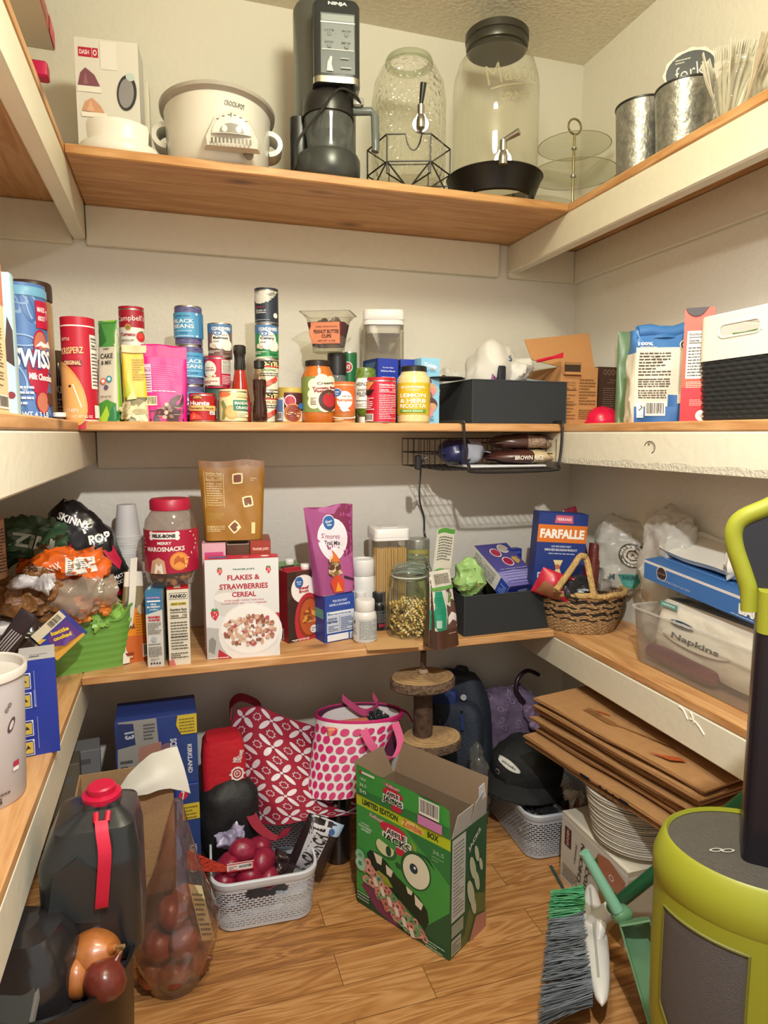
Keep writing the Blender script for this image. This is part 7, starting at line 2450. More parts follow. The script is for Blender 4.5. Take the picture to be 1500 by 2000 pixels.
a, a1 = a2, a; a.poly([(.3,.9),(.95,.95),(1,.55),(.8,.1),(.5,.15)], '#3f9488'); a.text('M',.12,.75,.35, '#5a6670', w=.18, bold=.04); a.text('BAKERY',.66,.72,.24, '#2f5a58', w=.46, bold=.04)
front_art(b, a1,-.022, hh * .38,.085,.075)
front_art(b, a2,-.05, hh * .10,.10,.055)
b.build('bag', o)
yw = c.y + R_ * .75
pk = Px(1312,1050,1.30)
o = thing('plastic_bag', 'scrunched translucent white plastic bag beside the badge bag on the right bottom shelf', 'plastic bag',(1.305, pk.y, ZC),0)
hh = zat(1300,1000,(1.30, pk.y)) - ZC
b = MB(); b.blob((0,0, hh * .5),(.055,.085, hh * .5), POLY,.75,.016,14,8.8, fold=.020, flat=0, nu=72, nv=48); b.blob((-.01,.05, hh * .84),(.035,.04, hh * .16), POLY,.9,.012,16,2.2, fold=.012); b.build('bag', o)

# clear bin with napkins
p0 = Pz(1222,1285, ZC)
xb0 = p0.x + .012
yb0_ = p0.y
LB, WB_ = .42,.235
WB_ = min(WB_, WR - xb0 - .012)
hB = zat(1202,1180, p0) - ZC
o = thing('storage_bin', 'clear plastic storage bin holding napkins on the right bottom shelf', 'storage bin',(xb0, yb0_, ZC),-pi / 2)
b = MB()
CLB = clear('#e4e0da',.10,.16,0,40,1.6)
rg = lambda q, z: [(LB / 2 + x * q, WB_ / 2 + y * q, z) for x, y in resample(rrect(LB, WB_,.028,5),96)]
b.loft([rg(.95,.002), rg(.96,.006), rg(1.02, hB * .96), rg(1.02, hB)], CLB, True, False); b.build('bin_wall', o)
b = MB(); b.loft([rg(1.02, hB * .965), rg(1.055, hB * .97), rg(1.055, hB), rg(1.02, hB)], clear('#e6e4de',.12,.45,0,40,1.4), False, False); b.build('rim', o)
NAP = mat('#ddd6c6',.45,0,.35,30)

def nap_label(a, x, y, s, rot):
	a.ell(x, y, s, s * .46, '#efece2', rot=rot); a.ell(x, y, s * .97, s * .43, '#e9e5d8', rot=rot)

o = thing('napkin_pack', 'cream white pack of napkins with oval print leaning in the clear bin', 'napkins',(xb0, yb0_, ZC),-pi / 2)
b = MB()
zt = hB + .030
Ln = .37
M0 = Matrix.Translation((.028,.036,.03)) @ Matrix.Rotation(.015,4, 'Y') @ Matrix.Rotation(-.16,4, 'X')
b.M = M0
D2, H2_ = .10, zt - .03
rings = []
for j in range(19):
	t = j / 18
	q = 1 - .10 * (2 * t - 1) ** 6
	rings.append([((Ln / 2 + x * (1 - .06 * (2 * t - 1) ** 8)) + .003 * noise.noise(Vector((x * 20, t * 6,1))), D2 / 2 + y * q + .004 * noise.noise(Vector((x * 14, t * 8, y * 10))), H2_ * t) for x, y in resample(rrect(Ln, D2,.03,5),72)])
b.loft(rings, NAP)
a = Art(Ln, H2_)
nap_label(a, .42, .44, .30, 0); a.ell(.28, .66, .11, .052, '#2b3f5a'); a.text('Great Value', .28, .66, .06, '#e9e9e4', w=.16); a.text('Napkins', .42, .42, .13, '#4a5048', w=.42, bold=.03)
a.rect(.05,.86,.22,.95, '#5a8f88'); a.text('NAPKINS',.135,.905,.035, '#dfe9e4', w=.12)
a.lines(.1,.1,.5,.16,1, '#8a8a80')
b.art(a, lambda x, y, f: (x * Ln,-.0055 - f, y * H2_))
a = Art(Ln, D2)
a.ell(.45,.45,.16,.5 * D2 / Ln, '#efece2'); a.ell(.34,.5,.09,.08, '#2b3f5a'); a.text('Great Value',.34,.5,.14, '#e9e9e4', w=.13); a.text('Napkins',.52,.4,.2, '#6a7068', w=.16); a.rect(.06,.2,.16,.7, '#6a9f98')
b.art(a, lambda x, y, f: (x * Ln, y * D2, H2_ + .002 + f))
b.build('wrapped_pack', o)
o = thing('sausage_roll', 'maroon wrapped roll lying under the napkins inside the clear bin', 'packet',(xb0, yb0_, ZC),-pi / 2)
b = MB(); b.tube(spline([(.03,.034,.030),(.10,.034,.034),(.2,.034,.030),(.27,.034,.028)],5), lambda t: .020 * (max(.05,1 - (2 * t - 1) ** 8)) ** .5, mat('#6a1f30',.35,0,.3,40),14); b.build('roll', o)
# blue box on the napkins
o = thing('towel_box', 'blue carton with white edge stripe lying on top of the napkin pack', 'box',(xb0, yb0_, ZC),-pi / 2)
xq = xb0 + .035
pA, pB = Px(1258,1128, xq), Px(1458,1213, xq)
La = (pB - pA).length * 1.25
e1 = (pB - pA).normalized()
e2 = Vector((1,0,0.10)).normalized()
e2 = (e2 - e1 * e2.dot(e1)).normalized()
e3 = e1.cross(e2)
if e3.z < 0:
	e3 = -e3
hx = (Px(1278,1094, xq) - pA).z * .95
Dp = .15
inv = o.matrix_basis.inverted()
T = inv @ Matrix(((e1.x, e2.x, e3.x, pA.x),(e1.y, e2.y, e3.y, pA.y),(e1.z, e2.z, e3.z, pA.z),(0,0,0,1)))
b = MB()
b.M = T
b.box(0,0,0, La, Dp, hx, mat('#3a6aac',.3, coat=.3),.001)
a = Art(La, hx)
a.rect(0,0,1,1, '#3f70b4'); a.rect(0,.86,1,1, '#d9d6da'); a.disc(.16,.58,.045, '#d9d4d0'); a.disc(.16,.58,.04, '#3a2a2c'); a.ring(.16,.58,.032,.032,.3, '#b8a8a0'); a.lines(.12,.24,.40,.36,2, '#a8c0e0',3); a.text('BAGS',.84,.45,.5, '#f0f0ee', w=.18, bold=.08); a.lines(.70,.1,.85,.18,1, '#c9d8ec')
b.art(a, lambda x, y, f: (x * La,-f, y * hx))
a = Art(La, Dp); a.rect(0,0,1,1, '#2f5d98'); a.rect(.05,.3,.6,.34, '#5a84b8'); a.lines(.2,.5,.7,.6,1, '#7a9cc8')
b.art(a, lambda x, y, f: (x * La, y * Dp, hx + f))
b.build('printed_box', o)
o = thing('foam_tray', 'thin white foam tray lying on the blue carton', 'tray',(xb0, yb0_, ZC),-pi / 2)
b = MB(); b.M = T @ Matrix.Translation((-.02,.05, hx + .012)) @ Matrix.Rotation(.02,4, 'Y') @ Matrix.Rotation(.16,4, 'X')
rg2 = lambda q, z: [(.16 + x * q,.07 + y * q, z + .004 * sin(x * 25)) for x, y in resample(rrect(.30,.14,.02,4),60)]
b.loft([rg2(.93,0), rg2(1.0,.014), rg2(1.02,.014), rg2(.95,.004)], mat('#e2e0d4',.5)); b.build('tray', o)
pk = Px(1440,1095, xq + .05)
o = thing('paper_crumple', 'crumpled white paper scrap beside the green handled cleaner', 'paper',(pk.x, pk.y, pk.z - .03))
b = MB(); b.blob((0,0,.03),(.02,.022,.045), mat('#e2ded2',.6),.8,.010,30,4, fold=.01); b.build('scrap', o)

# ------------------------------------------------------------------ on the floor
def drape(root, rows, thick, col, draw, name, nu=36, nv=40, W=.3, H=.3, amp=.004, seed=1.0, edge=None):
	"""soft cloth surface through rows of (px, py, depth) points, closed at the back with real thickness"""
	G = [[Py(*q) for q in r] for r in rows]
	cols = [spline(r,10) for r in G]
	m = len(cols[0])
	fine = [spline([cols[j][i] for j in range(len(cols))],10) for i in range(m)]
	n = len(fine[0])

	def S(u, v, off=0.0):
		x, y = max(0, min(.9999, u)) * (m - 1), max(0, min(.9999, v)) * (n - 1)
		i, j = int(x), int(y)
		fx_, fy = x - i, y - j
		p = fine[i][j] * (1 - fx_) * (1 - fy) + fine[i + 1][j] * fx_ * (1 - fy) + fine[i][j + 1] * (1 - fx_) * fy + fine[i + 1][j + 1] * fx_ * fy
		w = noise.noise(p * 18 + Vector((seed,0,0))) + (1 - abs(noise.noise(p * 9 + Vector((0, seed,3))))) ** 6
		d = Vector((p.x, p.y, p.z - CAM_Z)).normalized()
		return p - d * (off + amp * w * (sin(pi * max(0, min(1, u))) ** .4))
	b = MB()
	mm = mat(col,.8)
	b.surf(lambda u, v: S(u, v), nu, nv, mm)

	def Bk(u, v):
		e = (max(0, sin(pi * u)) * max(0, sin(pi * v))) ** .45
		p = S(u, v)
		return p + Vector((0, thick * e,-thick * .3 * e))
	b.surf(Bk, nu, nv, mm, True)
	if draw:
		a = Art(W, H)
		draw(a)
		b.art(a, lambda x, y, o: S(x,1 - y, o + .0012),.0005)
	b.build(name, root, True)
	return S

def knit_basket(name, label, A, ang, w, d, h, col, slot=True, flare=1.10, rim=.016):
	"""plastic basket whose walls are pierced by rows of small holes"""
	c = Vector(A) + Vector((cos(ang), sin(ang),0)) * (w / 2) + Vector((-sin(ang), cos(ang),0)) * (d / 2)
	o = thing(name, label, 'basket', c, ang)
	P = mat(col,.4)
	n = 300
	rows = 40
	base = resample(rrect(w, d,.045,6), n)
	rings = []
	for j in range(rows + 1):
		t = j / rows
		q = 1 + (flare - 1) * t
		rings.append([(x * q, y * q,.004 + (h - .004) * t) for x, y in base])
	ntop = rows - 8

	def skip(i, j):
		x, y, z = rings[j][i]
		if slot and y < -d * .40 and z > h * .66 and z < h * .66 + .026:
			if abs(x) < .052 - max(0, abs(z - h * .66 - .013) - .006):
				return True
		return 3 <= j < ntop and j % 2 == 1 and (i + 2 * ((j // 2) % 2)) % 4 < 3
	b = MB()
	b.loft(rings, P, True, False, skip)
	b.build('pierced_wall', o)
	b = MB()
	t = rings[-1]
	b.loft([[(x * q, y * q, z + dz) for x, y, z in t] for q, dz in ((.965,-rim),(1.0,-rim),(1.012,-rim * .6),(1.014,0),(1.0,.003),(.965,.002),(.965,-rim))], P, False, False)
	b.build('rim', o)
	return o, c

# ---- white pierced basket with potatoes
A, B = Pz(432,1826,0), Pz(606,1793,0)
ang = atan2(B.y - A.y, B.x - A.x)
w = (B - A).length
hK = zat(407,1722, A)
o, KC = knit_basket('pierced_basket', 'white pierced plastic basket of potatoes and bags in the middle of the floor', A - Vector((cos(ang), sin(ang),0)) * .01, ang, w + .02,.30, hK * .93, '#cfd4dc')
KU, KV = Vector((cos(ang), sin(ang),0)), Vector((-sin(ang), cos(ang),0))
g_ = 'red potatoes in the pierced basket'
PO = mat('#8e1f3c',.35,0,.25,50,.22)
for k,(px, py, s, yy) in enumerate(((473,1662,.034,.075),(512,1684,.036,.07),(447,1690,.032,.06),(486,1712,.034,.045),(440,1718,.030,.05),(524,1712,.030,.05),(505,1655,.030,.11))):
	g = A + KV * yy
	p = Py(px, py, g.y)
	o = MB().blob((0,0,0),(s * 1.08, s * .9, s * .95), PO,.95,.004,20, k * 3.1, nu=28, nv=18).build('red_potato', None, loc=p, rotz=k)
	tag(o,('red potato in the white basket, topmost of the heap', 'large red potato right of the topmost one in the white basket', 'red potato at the left of the heap in the white basket', 'red potato at the basket front behind its rim, under the price tag', 'red potato lowest at the left of the white basket', 'red potato by the dark wrapper in the white basket', 'red potato behind the topmost one in the white basket')[k], 'potato', g_)
p = Py(470,1692, A.y + .022)
o = thing('price_tag', 'white and red price tag on an orange net tail over the potatoes', 'tag', p, ang)
b = MB(); b.box(-.034,-.001,-.011,.034,.001,.011, mat('#e9e6e2',.5))
a = Art(.068,.022); a.rect(0,0,1,.12, '#c8202c'); a.rect(0,.88,1,1, '#c8202c'); a.rect(.94,0,1,1, '#c8202c'); a.text('POTATOES',.68,.55,.3, '#3a3434', w=.46, bold=.04, rot=.05); a.lines(.06,.2,.38,.8,3, '#c04a4c'); b.art(a, lambda x, y, f: (-.034 + .068 * x,-.001 - f,-.011 + .022 * y)); b.build('card', o)
b = MB()
q = [(-.034,0,0),(-.06,-.004,.012),(-.10,-.01,.034),(-.13,-.012,.05)]
b.ribbon(spline(q,6), [(0,.004,.010 + .036 * min(1, i / 14)) for i in range(19)], mat('#b8321c',.6,0,.6,200,.4),.0012); b.build('net_tail', o)

def d_crunch(a):
	a.rect(0,0,1,1, '#2c2224'); a.poly([(.12,1),(.72,1),(.62,.0),(.22,.0)], '#cfcfd6'); a.text('CRUNCH',.46,.52,.26, '#2b2a30', w=.8, rot=1.45, bold=.05); a.rect(.7,.8,1,1, '#a8c0d8'); a.disc(.72,.86,.08, '#3a5a9a')

g = A + KV * .10 + KU * .19
p = Py(592,1655, g.y)
bag('snack_bag', 'black and white crunchy snack bag leaning at the right of the white basket', 'bag',(p.x, p.y, hK * .42), ang - .1,.105,.16,.05, '#2c2224', d_crunch, amp=.006, seed=6.6, roll=.42, m=mat('#2c2224',.25))
lump('snack_packet', 'pale lilac packet behind the potatoes in the white basket', 'packet',452,1637, A.y + .12,(.032,.02,.022), mat('#9c96b4',.3),2.0, amp=.006, fr=24)
lump('snack_packet', 'dark wrapper between the potatoes and the crunchy snack bag', 'packet',545,1690, A.y + .085,(.03,.02,.035), mat('#33262a',.25),3.0, amp=.006, fr=24)
# red and black cooler bag in the back of the basket
yk = A.y + .23
p = Py(440,1590, yk)
o = thing('cooler_bag', 'black and red lunch cooler bag with white crest in the white basket', 'bag',(p.x + .012, yk, hK * .45), ang + .05)
b = MB()
zr = Py(430,1432, yk + .03).z - hK * .45
zm = Py(430,1528, yk).z - hK * .45
b.blob((.0,-.01, zm * .52),(.086,.06, zm * .56), mat('#18181a',.6,0,.2,60),.8,.008,12,3.0, fold=.006); b.build('black_base', o)
b = MB()
b.loft([rr3(.105 * q,.09,.02, z,4,(-.012,.02)) for z, q in ((zm * .85,1.12),(zm + (zr - zm) * .5,1.15),(zr - .015,1.05),(zr,.85))], mat('#c01c2c',.55,0,.2,60))
a = Art(.10, zr - zm)
a.text('MR.',.80,.60,.09, '#f0eae6', w=.2, rot=1.35, bold=.03); a.text('DREAMS',.93,.66,.08, '#f0eae6', w=.40, rot=1.35, bold=.03)
a.ring(.84,.24,.17,.17,.25, '#f0eae6'); a.ring(.84,.24,.09,.09,.3, '#f0eae6'); a.text('F',.84,.24,.07, '#f0eae6', w=.05, bold=.04)
for k in range(8):
	t = k * pi / 4
	a.disc(.84 + .185 * cos(t),.24 + .185 * .1 / (zr - zm) * sin(t),.028, '#f0eae6')
b.art(a, lambda x, y, f: (-.066 + x * .105,-.0265 - f, zm + .004 + y * (zr - zm - .012)))
b.build('red_top', o)

# red patterned tote
def d_moroccan(a):
	nx, ny = 4,5
	W_ = '#ded3da'
	for i in range(-1, nx + 1):
		for j in range(-1, ny + 1):
			cx, cy = (i + .5) / nx,(j + .5) / ny
			if 0.02 < cx < .98 and .02 < cy < .98:
				for k in range(4):
					t = pi / 4 + k * pi / 2
					x, y = cx + .078 * cos(t), cy + .064 * sin(t)
					if .02 < x < .98 and .02 < y < .98:
						a.ell(x, y,.058,.019, W_, rot=t, n=14)
				a.rect(cx - .012, cy - .010, cx + .012, cy + .010, W_,1)
			sx, sy = i / nx,(j + .5) / ny
			for sx, sy in ((i / nx,(j + .5) / ny),((i + .5) / nx, j / ny)):
				if .05 < sx < .95 and .05 < sy < .95:
					pts = []
					for k in range(16):
						r = .042 if k % 2 else .030
						pts.append((sx + r * cos(k * pi / 8), sy + r * .8 * sin(k * pi / 8)))
					vs, fs = [], []
					for (x, y) in pts:
						vs += [(x, y),(sx + (x - sx) * .78, sy + (y - sy) * .78)]
					for k in range(16):
						q = (k + 1) % 16
						fs.append((2 * k,2 * q,2 * q + 1,2 * k + 1))
					a._add(vs, fs, W_)

o = thing('tote_bag', 'crimson tote bag with white petal and star print slumped over the white basket', 'bag',(Py(560,1600,1.80).x,1.85,.0))
drape(o, [[(462,1385,1.96),(505,1380,1.93),(560,1402,1.92),(612,1418,1.93),(640,1440,1.95)],
		  [(448,1440,1.92),(500,1440,1.87),(560,1455,1.86),(615,1470,1.88),(655,1490,1.9)],
		  [(470,1500,1.88),(520,1505,1.82),(580,1515,1.80),(630,1520,1.82),(672,1530,1.84)],
		  [(482,1555,1.84),(530,1560,1.77),(590,1570,1.74),(645,1572,1.76),(698,1568,1.80)],
		  [(500,1606,1.80),(545,1612,1.74),(595,1603,1.72),(648,1596,1.74),(700,1590,1.78)]],.075, '#9c1a34', d_moroccan, 'cloth_body', W=.32, H=.36, amp=.005)
b = MB()
q = [Py(*t) for t in ((450,1400,1.95),(452,1375,1.96),(470,1362,1.97),(500,1372,1.97),(510,1382,1.96))]
b.ribbon(spline(q,6),(0,.03,.012), mat('#8a1c34',.8),.002)
q = [Py(*t) for t in ((455,1440,1.90),(470,1510,1.85),(490,1590,1.76),(515,1625,1.73),(545,1638,1.72),(560,1618,1.73))]
b.ribbon(spline(q,6),(.028,.01,0), mat('#8e1730',.8),.002); b.build('strap', o, True)

# pink dotted cooler tote
pb, pt_ = Py(655,1548,1.76), Py(702,1392,1.86)
wb, wt = rad(pb,57), rad(pt_,84)
o = thing('dotted_tote', 'white tote bag with pink dots and pink handles standing behind the green cereal box', 'bag',(pb.x, pb.y, pb.z), facing(pb.x, pb.y))
inv = o.matrix_basis.inverted()
top = inv @ pt_
ring = lambda t: [Vector((top.x * t + (wb + (wt - wb) * t) * cos(2 * pi * k / 60), top.y * t + (.040 + .030 * t) * sin(2 * pi * k / 60), top.z * t)) for k in range(60)]
b = MB()
CL = mat('#ddd6d6',.7,0,.2,60)
PK = mat('#c01f68',.7)
rings = [ring(k / 12) for k in range(13)]
b.loft(rings, CL, True, False)
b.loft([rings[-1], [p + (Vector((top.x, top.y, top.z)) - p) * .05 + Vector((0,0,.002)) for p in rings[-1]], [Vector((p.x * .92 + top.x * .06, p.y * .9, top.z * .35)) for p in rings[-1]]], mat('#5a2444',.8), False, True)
a = Art(2.3,1.0)

def tm(x, y, f):
	t = y
	an = -pi / 2 + (x - .5) * 2.9
	r1, r2 = (wb + (wt - wb) * t),(.040 + .030 * t)
	return (top.x * t + (r1 + f) * cos(an), top.y * t + (r2 + f) * sin(an), top.z * t)

for j in range(8):
	for i in range(10):
		x, y = (i + .5 + .5 * (j % 2)) / 10,.05 + j * .118
		if x < .97 and y < .93:
			pts = [(x + .038 * cos(k * pi / 9), y + .050 * sin(k * pi / 9)) for k in range(18)]
			a.poly(pts, '#c32568')
b.art(a, tm)
b.build('tote_body', o)
b = MB(); b.loft([[p * 1 for p in ring(1)]] + [[Vector((top.x + (p.x - top.x) * q, top.y + (p.y - top.y) * q, p.z + dz)) for p in ring(1)] for q, dz in ((1.02,-.012),(1.03,.0),(.99,.005),(.95,0))], PK, False, False); b.build('pink_edging', o)
b = MB()
hp = [(710,1425,1.755),(722,1450,1.73),(745,1478,1.71),(768,1480,1.71),(782,1450,1.73),(772,1412,1.76)]
PKS = mat('#d85c8c',.7)
pts = [inv @ Py(*q) for q in hp]
b.ribbon(spline(pts,7),(.020,0,.012), PKS,.0016); b.build('front_handle', o)
b = MB()
hp = [(668,1362,1.92),(690,1380,1.90),(715,1392,1.88),(738,1378,1.90),(728,1358,1.92)]
b.ribbon(spline([inv @ Py(*q) for q in hp],7),(0,.01,.020), mat('#b83a70',.7),.0016); b.build('back_handle', o)
b = MB(); b.ribbon(spline([inv @ Py(*q) for q in ((778,1385,1.86),(795,1392,1.86),(806,1410,1.86))],5),(0,.004,.006), PK,.001); b.build('zip_pull', o)
o = thing('foam_block', 'pale orange flat pack lying inside the pink dotted tote', 'pack', Py(680,1412,1.84),0)
b = MB(); b.box(-.07,-.035,-.02,.065,.02,.004, mat('#e08a6a',.7),.004); b.build('pack', o)
lump('dark_packet', 'shiny black packet inside the pink dotted tote', 'packet',742,1402,1.875,(.05,.028,.016), mat('#2b2d30',.2),4.0, amp=.006, fr=30)

# black canister behind the tote
p = Pz(667,1690,0)
r = rad(p,26)
o = thing('black_canister', 'black cylinder canister standing on the floor between basket and green cereal box', 'canister',(p.x, p.y + r,0),0)
b = MB(); b.lathe([(r * .95,0),(r,.004),(r,.225),(r * .96,.23)], mat('#17181a',.22, coat=.3),40, True, True); b.build('body', o)
b = MB(); b.lathe([(r * .985,.231),(r * 1.0,.234),(r * 1.0,.252),(0,.254)], mat('#1d1e20',.35),40); b.build('lid', o)

# ---- green cereal box, open at the top
A, B = Pz(697,1760,0), Pz(877,1877,0)
ang = atan2(B.y - A.y, B.x - A.x)
w = (B - A).length
hb = (zat(694.5,1549, A) + zat(877,1640, B)) / 2
hf = (zat(694,1497, A) + zat(873,1572, B)) / 2
d = .155
o = thing('cereal_box', 'large green cereal box with cartoon face, open flaps up, on the floor', 'box', A, ang)
GR = mat('#3f9a44',.4)
BR = mat('#85705a',.8)
b = MB()
t = .0012
for q in ((0,0, w, t),(0, d - t, w, d),(0, t, t, d - t),(w - t, t, w, d - t)):
	b.box(q[0], q[1],0, q[2], q[3], hb, GR)
b.box(t, t,.001, w - t, d - t,.003, BR)
for q in ((t, t + .0003, w - t, t + .0006),(t, d - t - .0006, w - t, d - t - .0003),(t + .0003, t, t + .0006, d - t),(w - t - .0006, t, w - t - .0003, d - t)):
	b.box(q[0], q[1],.003, q[2], q[3], hb - .0005, BR)
a = Art(w, hb)
G0, G1 = '#3f9a46', '#236b3a'
a.rect(0,0,1,1, G0); a.poly([(.55,.90),(1,.90),(1,.62),(.85,.72),(.7,.80)], '#2c7a40'); a.poly([(0,.12),(.2,.1),(.5,.02),(1,.02),(1,0),(0,0)], '#1d4a34'); a.poly([(.80,.2),(1,.4),(1,0),(.6,0)], '#24593a')
a.rect(0,.905,1,1, '#b4c628'); a.text('LIMITED EDITION',.27,.952,.052, '#1f3a1c', w=.40, bold=.05); a.text('BOX',.83,.952,.052, '#1f3a1c', w=.11, bold=.05); a.ell(.62,.945,.115,.04, '#e0c878'); a.text('Zombie',.62,.945,.06, '#c8643a', w=.20, bold=.03)
a.text("Kellogg's",.24,.862,.04, '#e0a0a8', w=.17, bold=.06, rot=-.05)
a.ell(.42,.83,.15,.05, '#c82c44'); a.ell(.49,.675,.12,.03, '#c02840')
for s, c in ((1.0, '#e9e9e4'),(.0, '#201c1e')):
	a.text('APPLE',.45,.803,.046 + .022 * s, c, w=.21 + .03 * s, bold=.09 if s else .03); a.text('JACKS',.45,.735,.078 + .026 * s, c, w=.30 + .035 * s, bold=.09 if s else .03)
a.poly([(.6,.84),(.66,.80),(.68,.70),(.63,.66),(.65,.74)], '#8aa038')
a.text('NATURALLY',.105,.755,.016, '#cfe4cf', w=.10); a.text('FLAVORED',.105,.728,.02, '#cfe4cf', w=.15, bold=.04); a.text('SWEET',.11,.70,.02, '#cfe4cf', w=.11, bold=.04)
a.text('36.5',.885,.835,.035, '#8ab890', w=.11); a.lines(.82,.76,.94,.81,2, '#6aa472')
# face: eyes, nose, mouth with teeth
MO = '#152c22'
a.ell(.34,.635,.12,.085, '#236b3a'); a.ell(.33,.645,.10,.07, '#d8dcb0', a0=0, a1=6.28); a.poly([(.24,.70),(.45,.66),(.45,.72),(.3,.74)], G0); a.ell(.37,.63,.03,.045, '#184a34')
a.ell(.66,.59,.155,.165, '#1f5a38', rot=-.5); a.ell(.665,.585,.135,.145, '#e2e4cc', rot=-.5); a.ell(.64,.60,.042,.042, '#1a3a4c', rot=-.5); a.disc(.65,.61,.012, '#f0f0e4')
a.poly([(.66,.76),(.78,.76),(.86,.68),(.80,.74),(.72,.745)], '#1f5a38')
a.poly([(.44,.56),(.47,.58),(.52,.56),(.54,.50),(.50,.53),(.46,.525)], '#1f5a38')
a.poly([(.12,.50),(.16,.55),(.24,.56),(.34,.53),(.46,.45),(.58,.41),(.70,.38),(.78,.31),(.80,.22),(.76,.13),(.62,.20),(.44,.28),(.28,.34),(.16,.40)], MO)
a.poly([(.19,.36),(.26,.41),(.36,.39),(.42,.33),(.34,.30),(.22,.33)], '#98a83a')
for pts in ([(.20,.55),(.30,.545),(.29,.47),(.24,.47)], [(.34,.50),(.42,.475),(.40,.41),(.35,.42)], [(.56,.415),(.63,.395),(.62,.36),(.58,.36)], [(.65,.385),(.74,.34),(.72,.28),(.66,.30)]):
	a.poly(pts, '#e2dfc8')
# bowl of ring cereal
a.poly([(.06,.18),(.12,.30),(.5,.02),(.42,0),(.24,.04)], '#7a3a5a')
rnd = random.Random(31)
for k in range(200):
	u = rnd.random()
	x, y = .12 + .62 * u + rnd.uniform(-.05,.06),.37 - .34 * u + rnd.uniform(-.09,.07) - .02 * sin(pi * u)
	if y < .04 + .02 * 0 or (y - (.40 - .34 * (x - .12) / .62)) > .05 or x < .08 or y < .05:
		continue
	c = rnd.choice(('#d08a80', '#c87870', '#dba296', '#6f9a6a', '#88b080', '#d89488'))
	r_ = rnd.uniform(.030,.042)
	a.ell(x, y, r_, r_ * .9, c, rot=k, n=14); a.ell(x, y, r_ * .42, r_ * .36, '#7a4a44' if c[1] != '6' and c[1] != '8' else '#3f6a48', rot=k, n=10)
for k in range(6):
	a.poly([(.2 + .08 * k,.33 - .05 * k),(.24 + .08 * k,.34 - .05 * k),(.27 + .08 * k,.27 - .05 * k),(.23 + .08 * k,.26 - .05 * k)], '#e6dcd4')
a.disc(.055,.46,.055, '#8ac4a0'); a.disc(.06,.385,.06, '#a4d4b4'); a.text('8',.055,.39,.04, '#2f7a54', w=.04, bold=.04); a.text('0',.055,.465,.03, '#2f7a54', w=.03); a.lines(.02,.06,.16,.14,3, '#a8c8b0',3); a.lines(.78,.02,.97,.09,3, '#a8c8b0',4)
b.art(a, lambda x, y, f: (x * w,-f, y * hb))
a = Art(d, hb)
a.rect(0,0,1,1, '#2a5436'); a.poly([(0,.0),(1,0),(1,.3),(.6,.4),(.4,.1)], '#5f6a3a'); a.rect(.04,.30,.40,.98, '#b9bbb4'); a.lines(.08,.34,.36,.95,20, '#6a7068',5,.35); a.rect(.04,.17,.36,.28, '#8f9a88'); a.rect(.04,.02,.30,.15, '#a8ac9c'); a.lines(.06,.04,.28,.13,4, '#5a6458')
for x, y, s in ((.60,.62,.07),(.72,.48,.06),(.55,.42,.08),(.70,.72,.05),(.82,.60,.04),(.62,.30,.06)):
	a.ell(x, y, s, s * 1.6, '#b8bca0', rot=.3)
a.poly([(.5,.0),(1,0),(1,.14),(.7,.18)], '#b07a6c'); a.text('JACKS',.62,.86,.05, '#b8bcb4', w=.4, rot=.6, bold=.05)
b.art(a, lambda x, y, f: (w + f, x * d, y * hb))
b.build('printed_box', o)
b = MB()
b.add([(0,-.0002, hb)] + [(0,-.001, hf)] + [(w * q,-.001 - .002 * sin(q * 9), hf + .003 * noise.noise(Vector((q * 14,1,2))) - (.004 if q > .2 else 0)) for q in [k / 14 for k in range(1,14)]] + [(w * .985,-.001, hf - .010),(w,-.0002, hb)], [tuple(range(16 + 1))[::-1]], GR)
nn = len(b.v)
b.add([(v.x, v.y + .0015, v.z) for v in b.v[:nn]], [tuple(range(nn))], BR)
a = Art(w, hf - hb)
a.poly([(0,.0),(1,.0),(1,.35),(0,.2)], '#2f7a40'); a.text("Kellogg's",.42,.78,.13, '#e0a0a8', w=.15, bold=.06); a.ell(.42,.58,.11,.14, '#c02840'); a.ell(.46,.14,.06,.1, '#c02840')
for s, c in ((1, '#e9e9e4'),(0, '#201c1e')):
	a.text('APPLE',.42,.54,.13 + .06 * s, c, w=.13 + .02 * s, bold=.09 if s else .03); a.text('JACKS',.42,.32,.22 + .08 * s, c, w=.21 + .025 * s, bold=.09 if s else .03)
a.rect(.05,.80,.22,.88, '#e4e4da'); a.disc(.06,.84,.016, '#c02840'); a.text('1 BOX',.09,.62,.1, '#c4dcc4', w=.07); a.text('36.5',.09,.42,.12, '#c4dcc4', w=.08); a.text('50',.09,.2,.12, '#c4dcc4', w=.08)
a.barcode(.70,.40,.90,.92,8); a.rect(.69,.06,.93,.36, '#c880b4')
b.art(a, lambda x, y, f: (x * w,-.0012 - f, hb + y * (hf - hb)))
b.build('front_flap', o)
b = MB(); b.slab([(.001, d - .001, hb),(w - .001, d - .001, hb),(w - .012, d + .022, hb + d * .52),(.012, d + .022, hb + d * .52)],.0012, BR); b.build('back_flap', o)
b = MB(); b.slab([(.0,.006, hb),(.0, d - .006, hb),(-.028, d - .02, hb + .072),(-.028,.02, hb + .072)],.0012, BR); b.build('left_flap', o)
b = MB()
WF = mat('#b4b6b4',.6)
b.slab([(w,.004, hb),(w, d * .5, hb),(w + .012, d * .48, hb + .062),(w + .010,.012, hb + .058)],.0012, WF); b.slab([(w, d * .52, hb),(w, d - .006, hb),(w + .010, d - .03, hb + .078),(w + .012, d * .54, hb + .060)],.0012, mat('#a8aaa8',.6))
b.slab([(w + .006, d * .70, hb + .05),(w + .008, d - .02, hb + .055),(w + .012, d - .035, hb + .098),(w + .008, d * .66, hb + .09)],.0012, mat('#c9ccd0',.6)); b.build('right_flap', o)

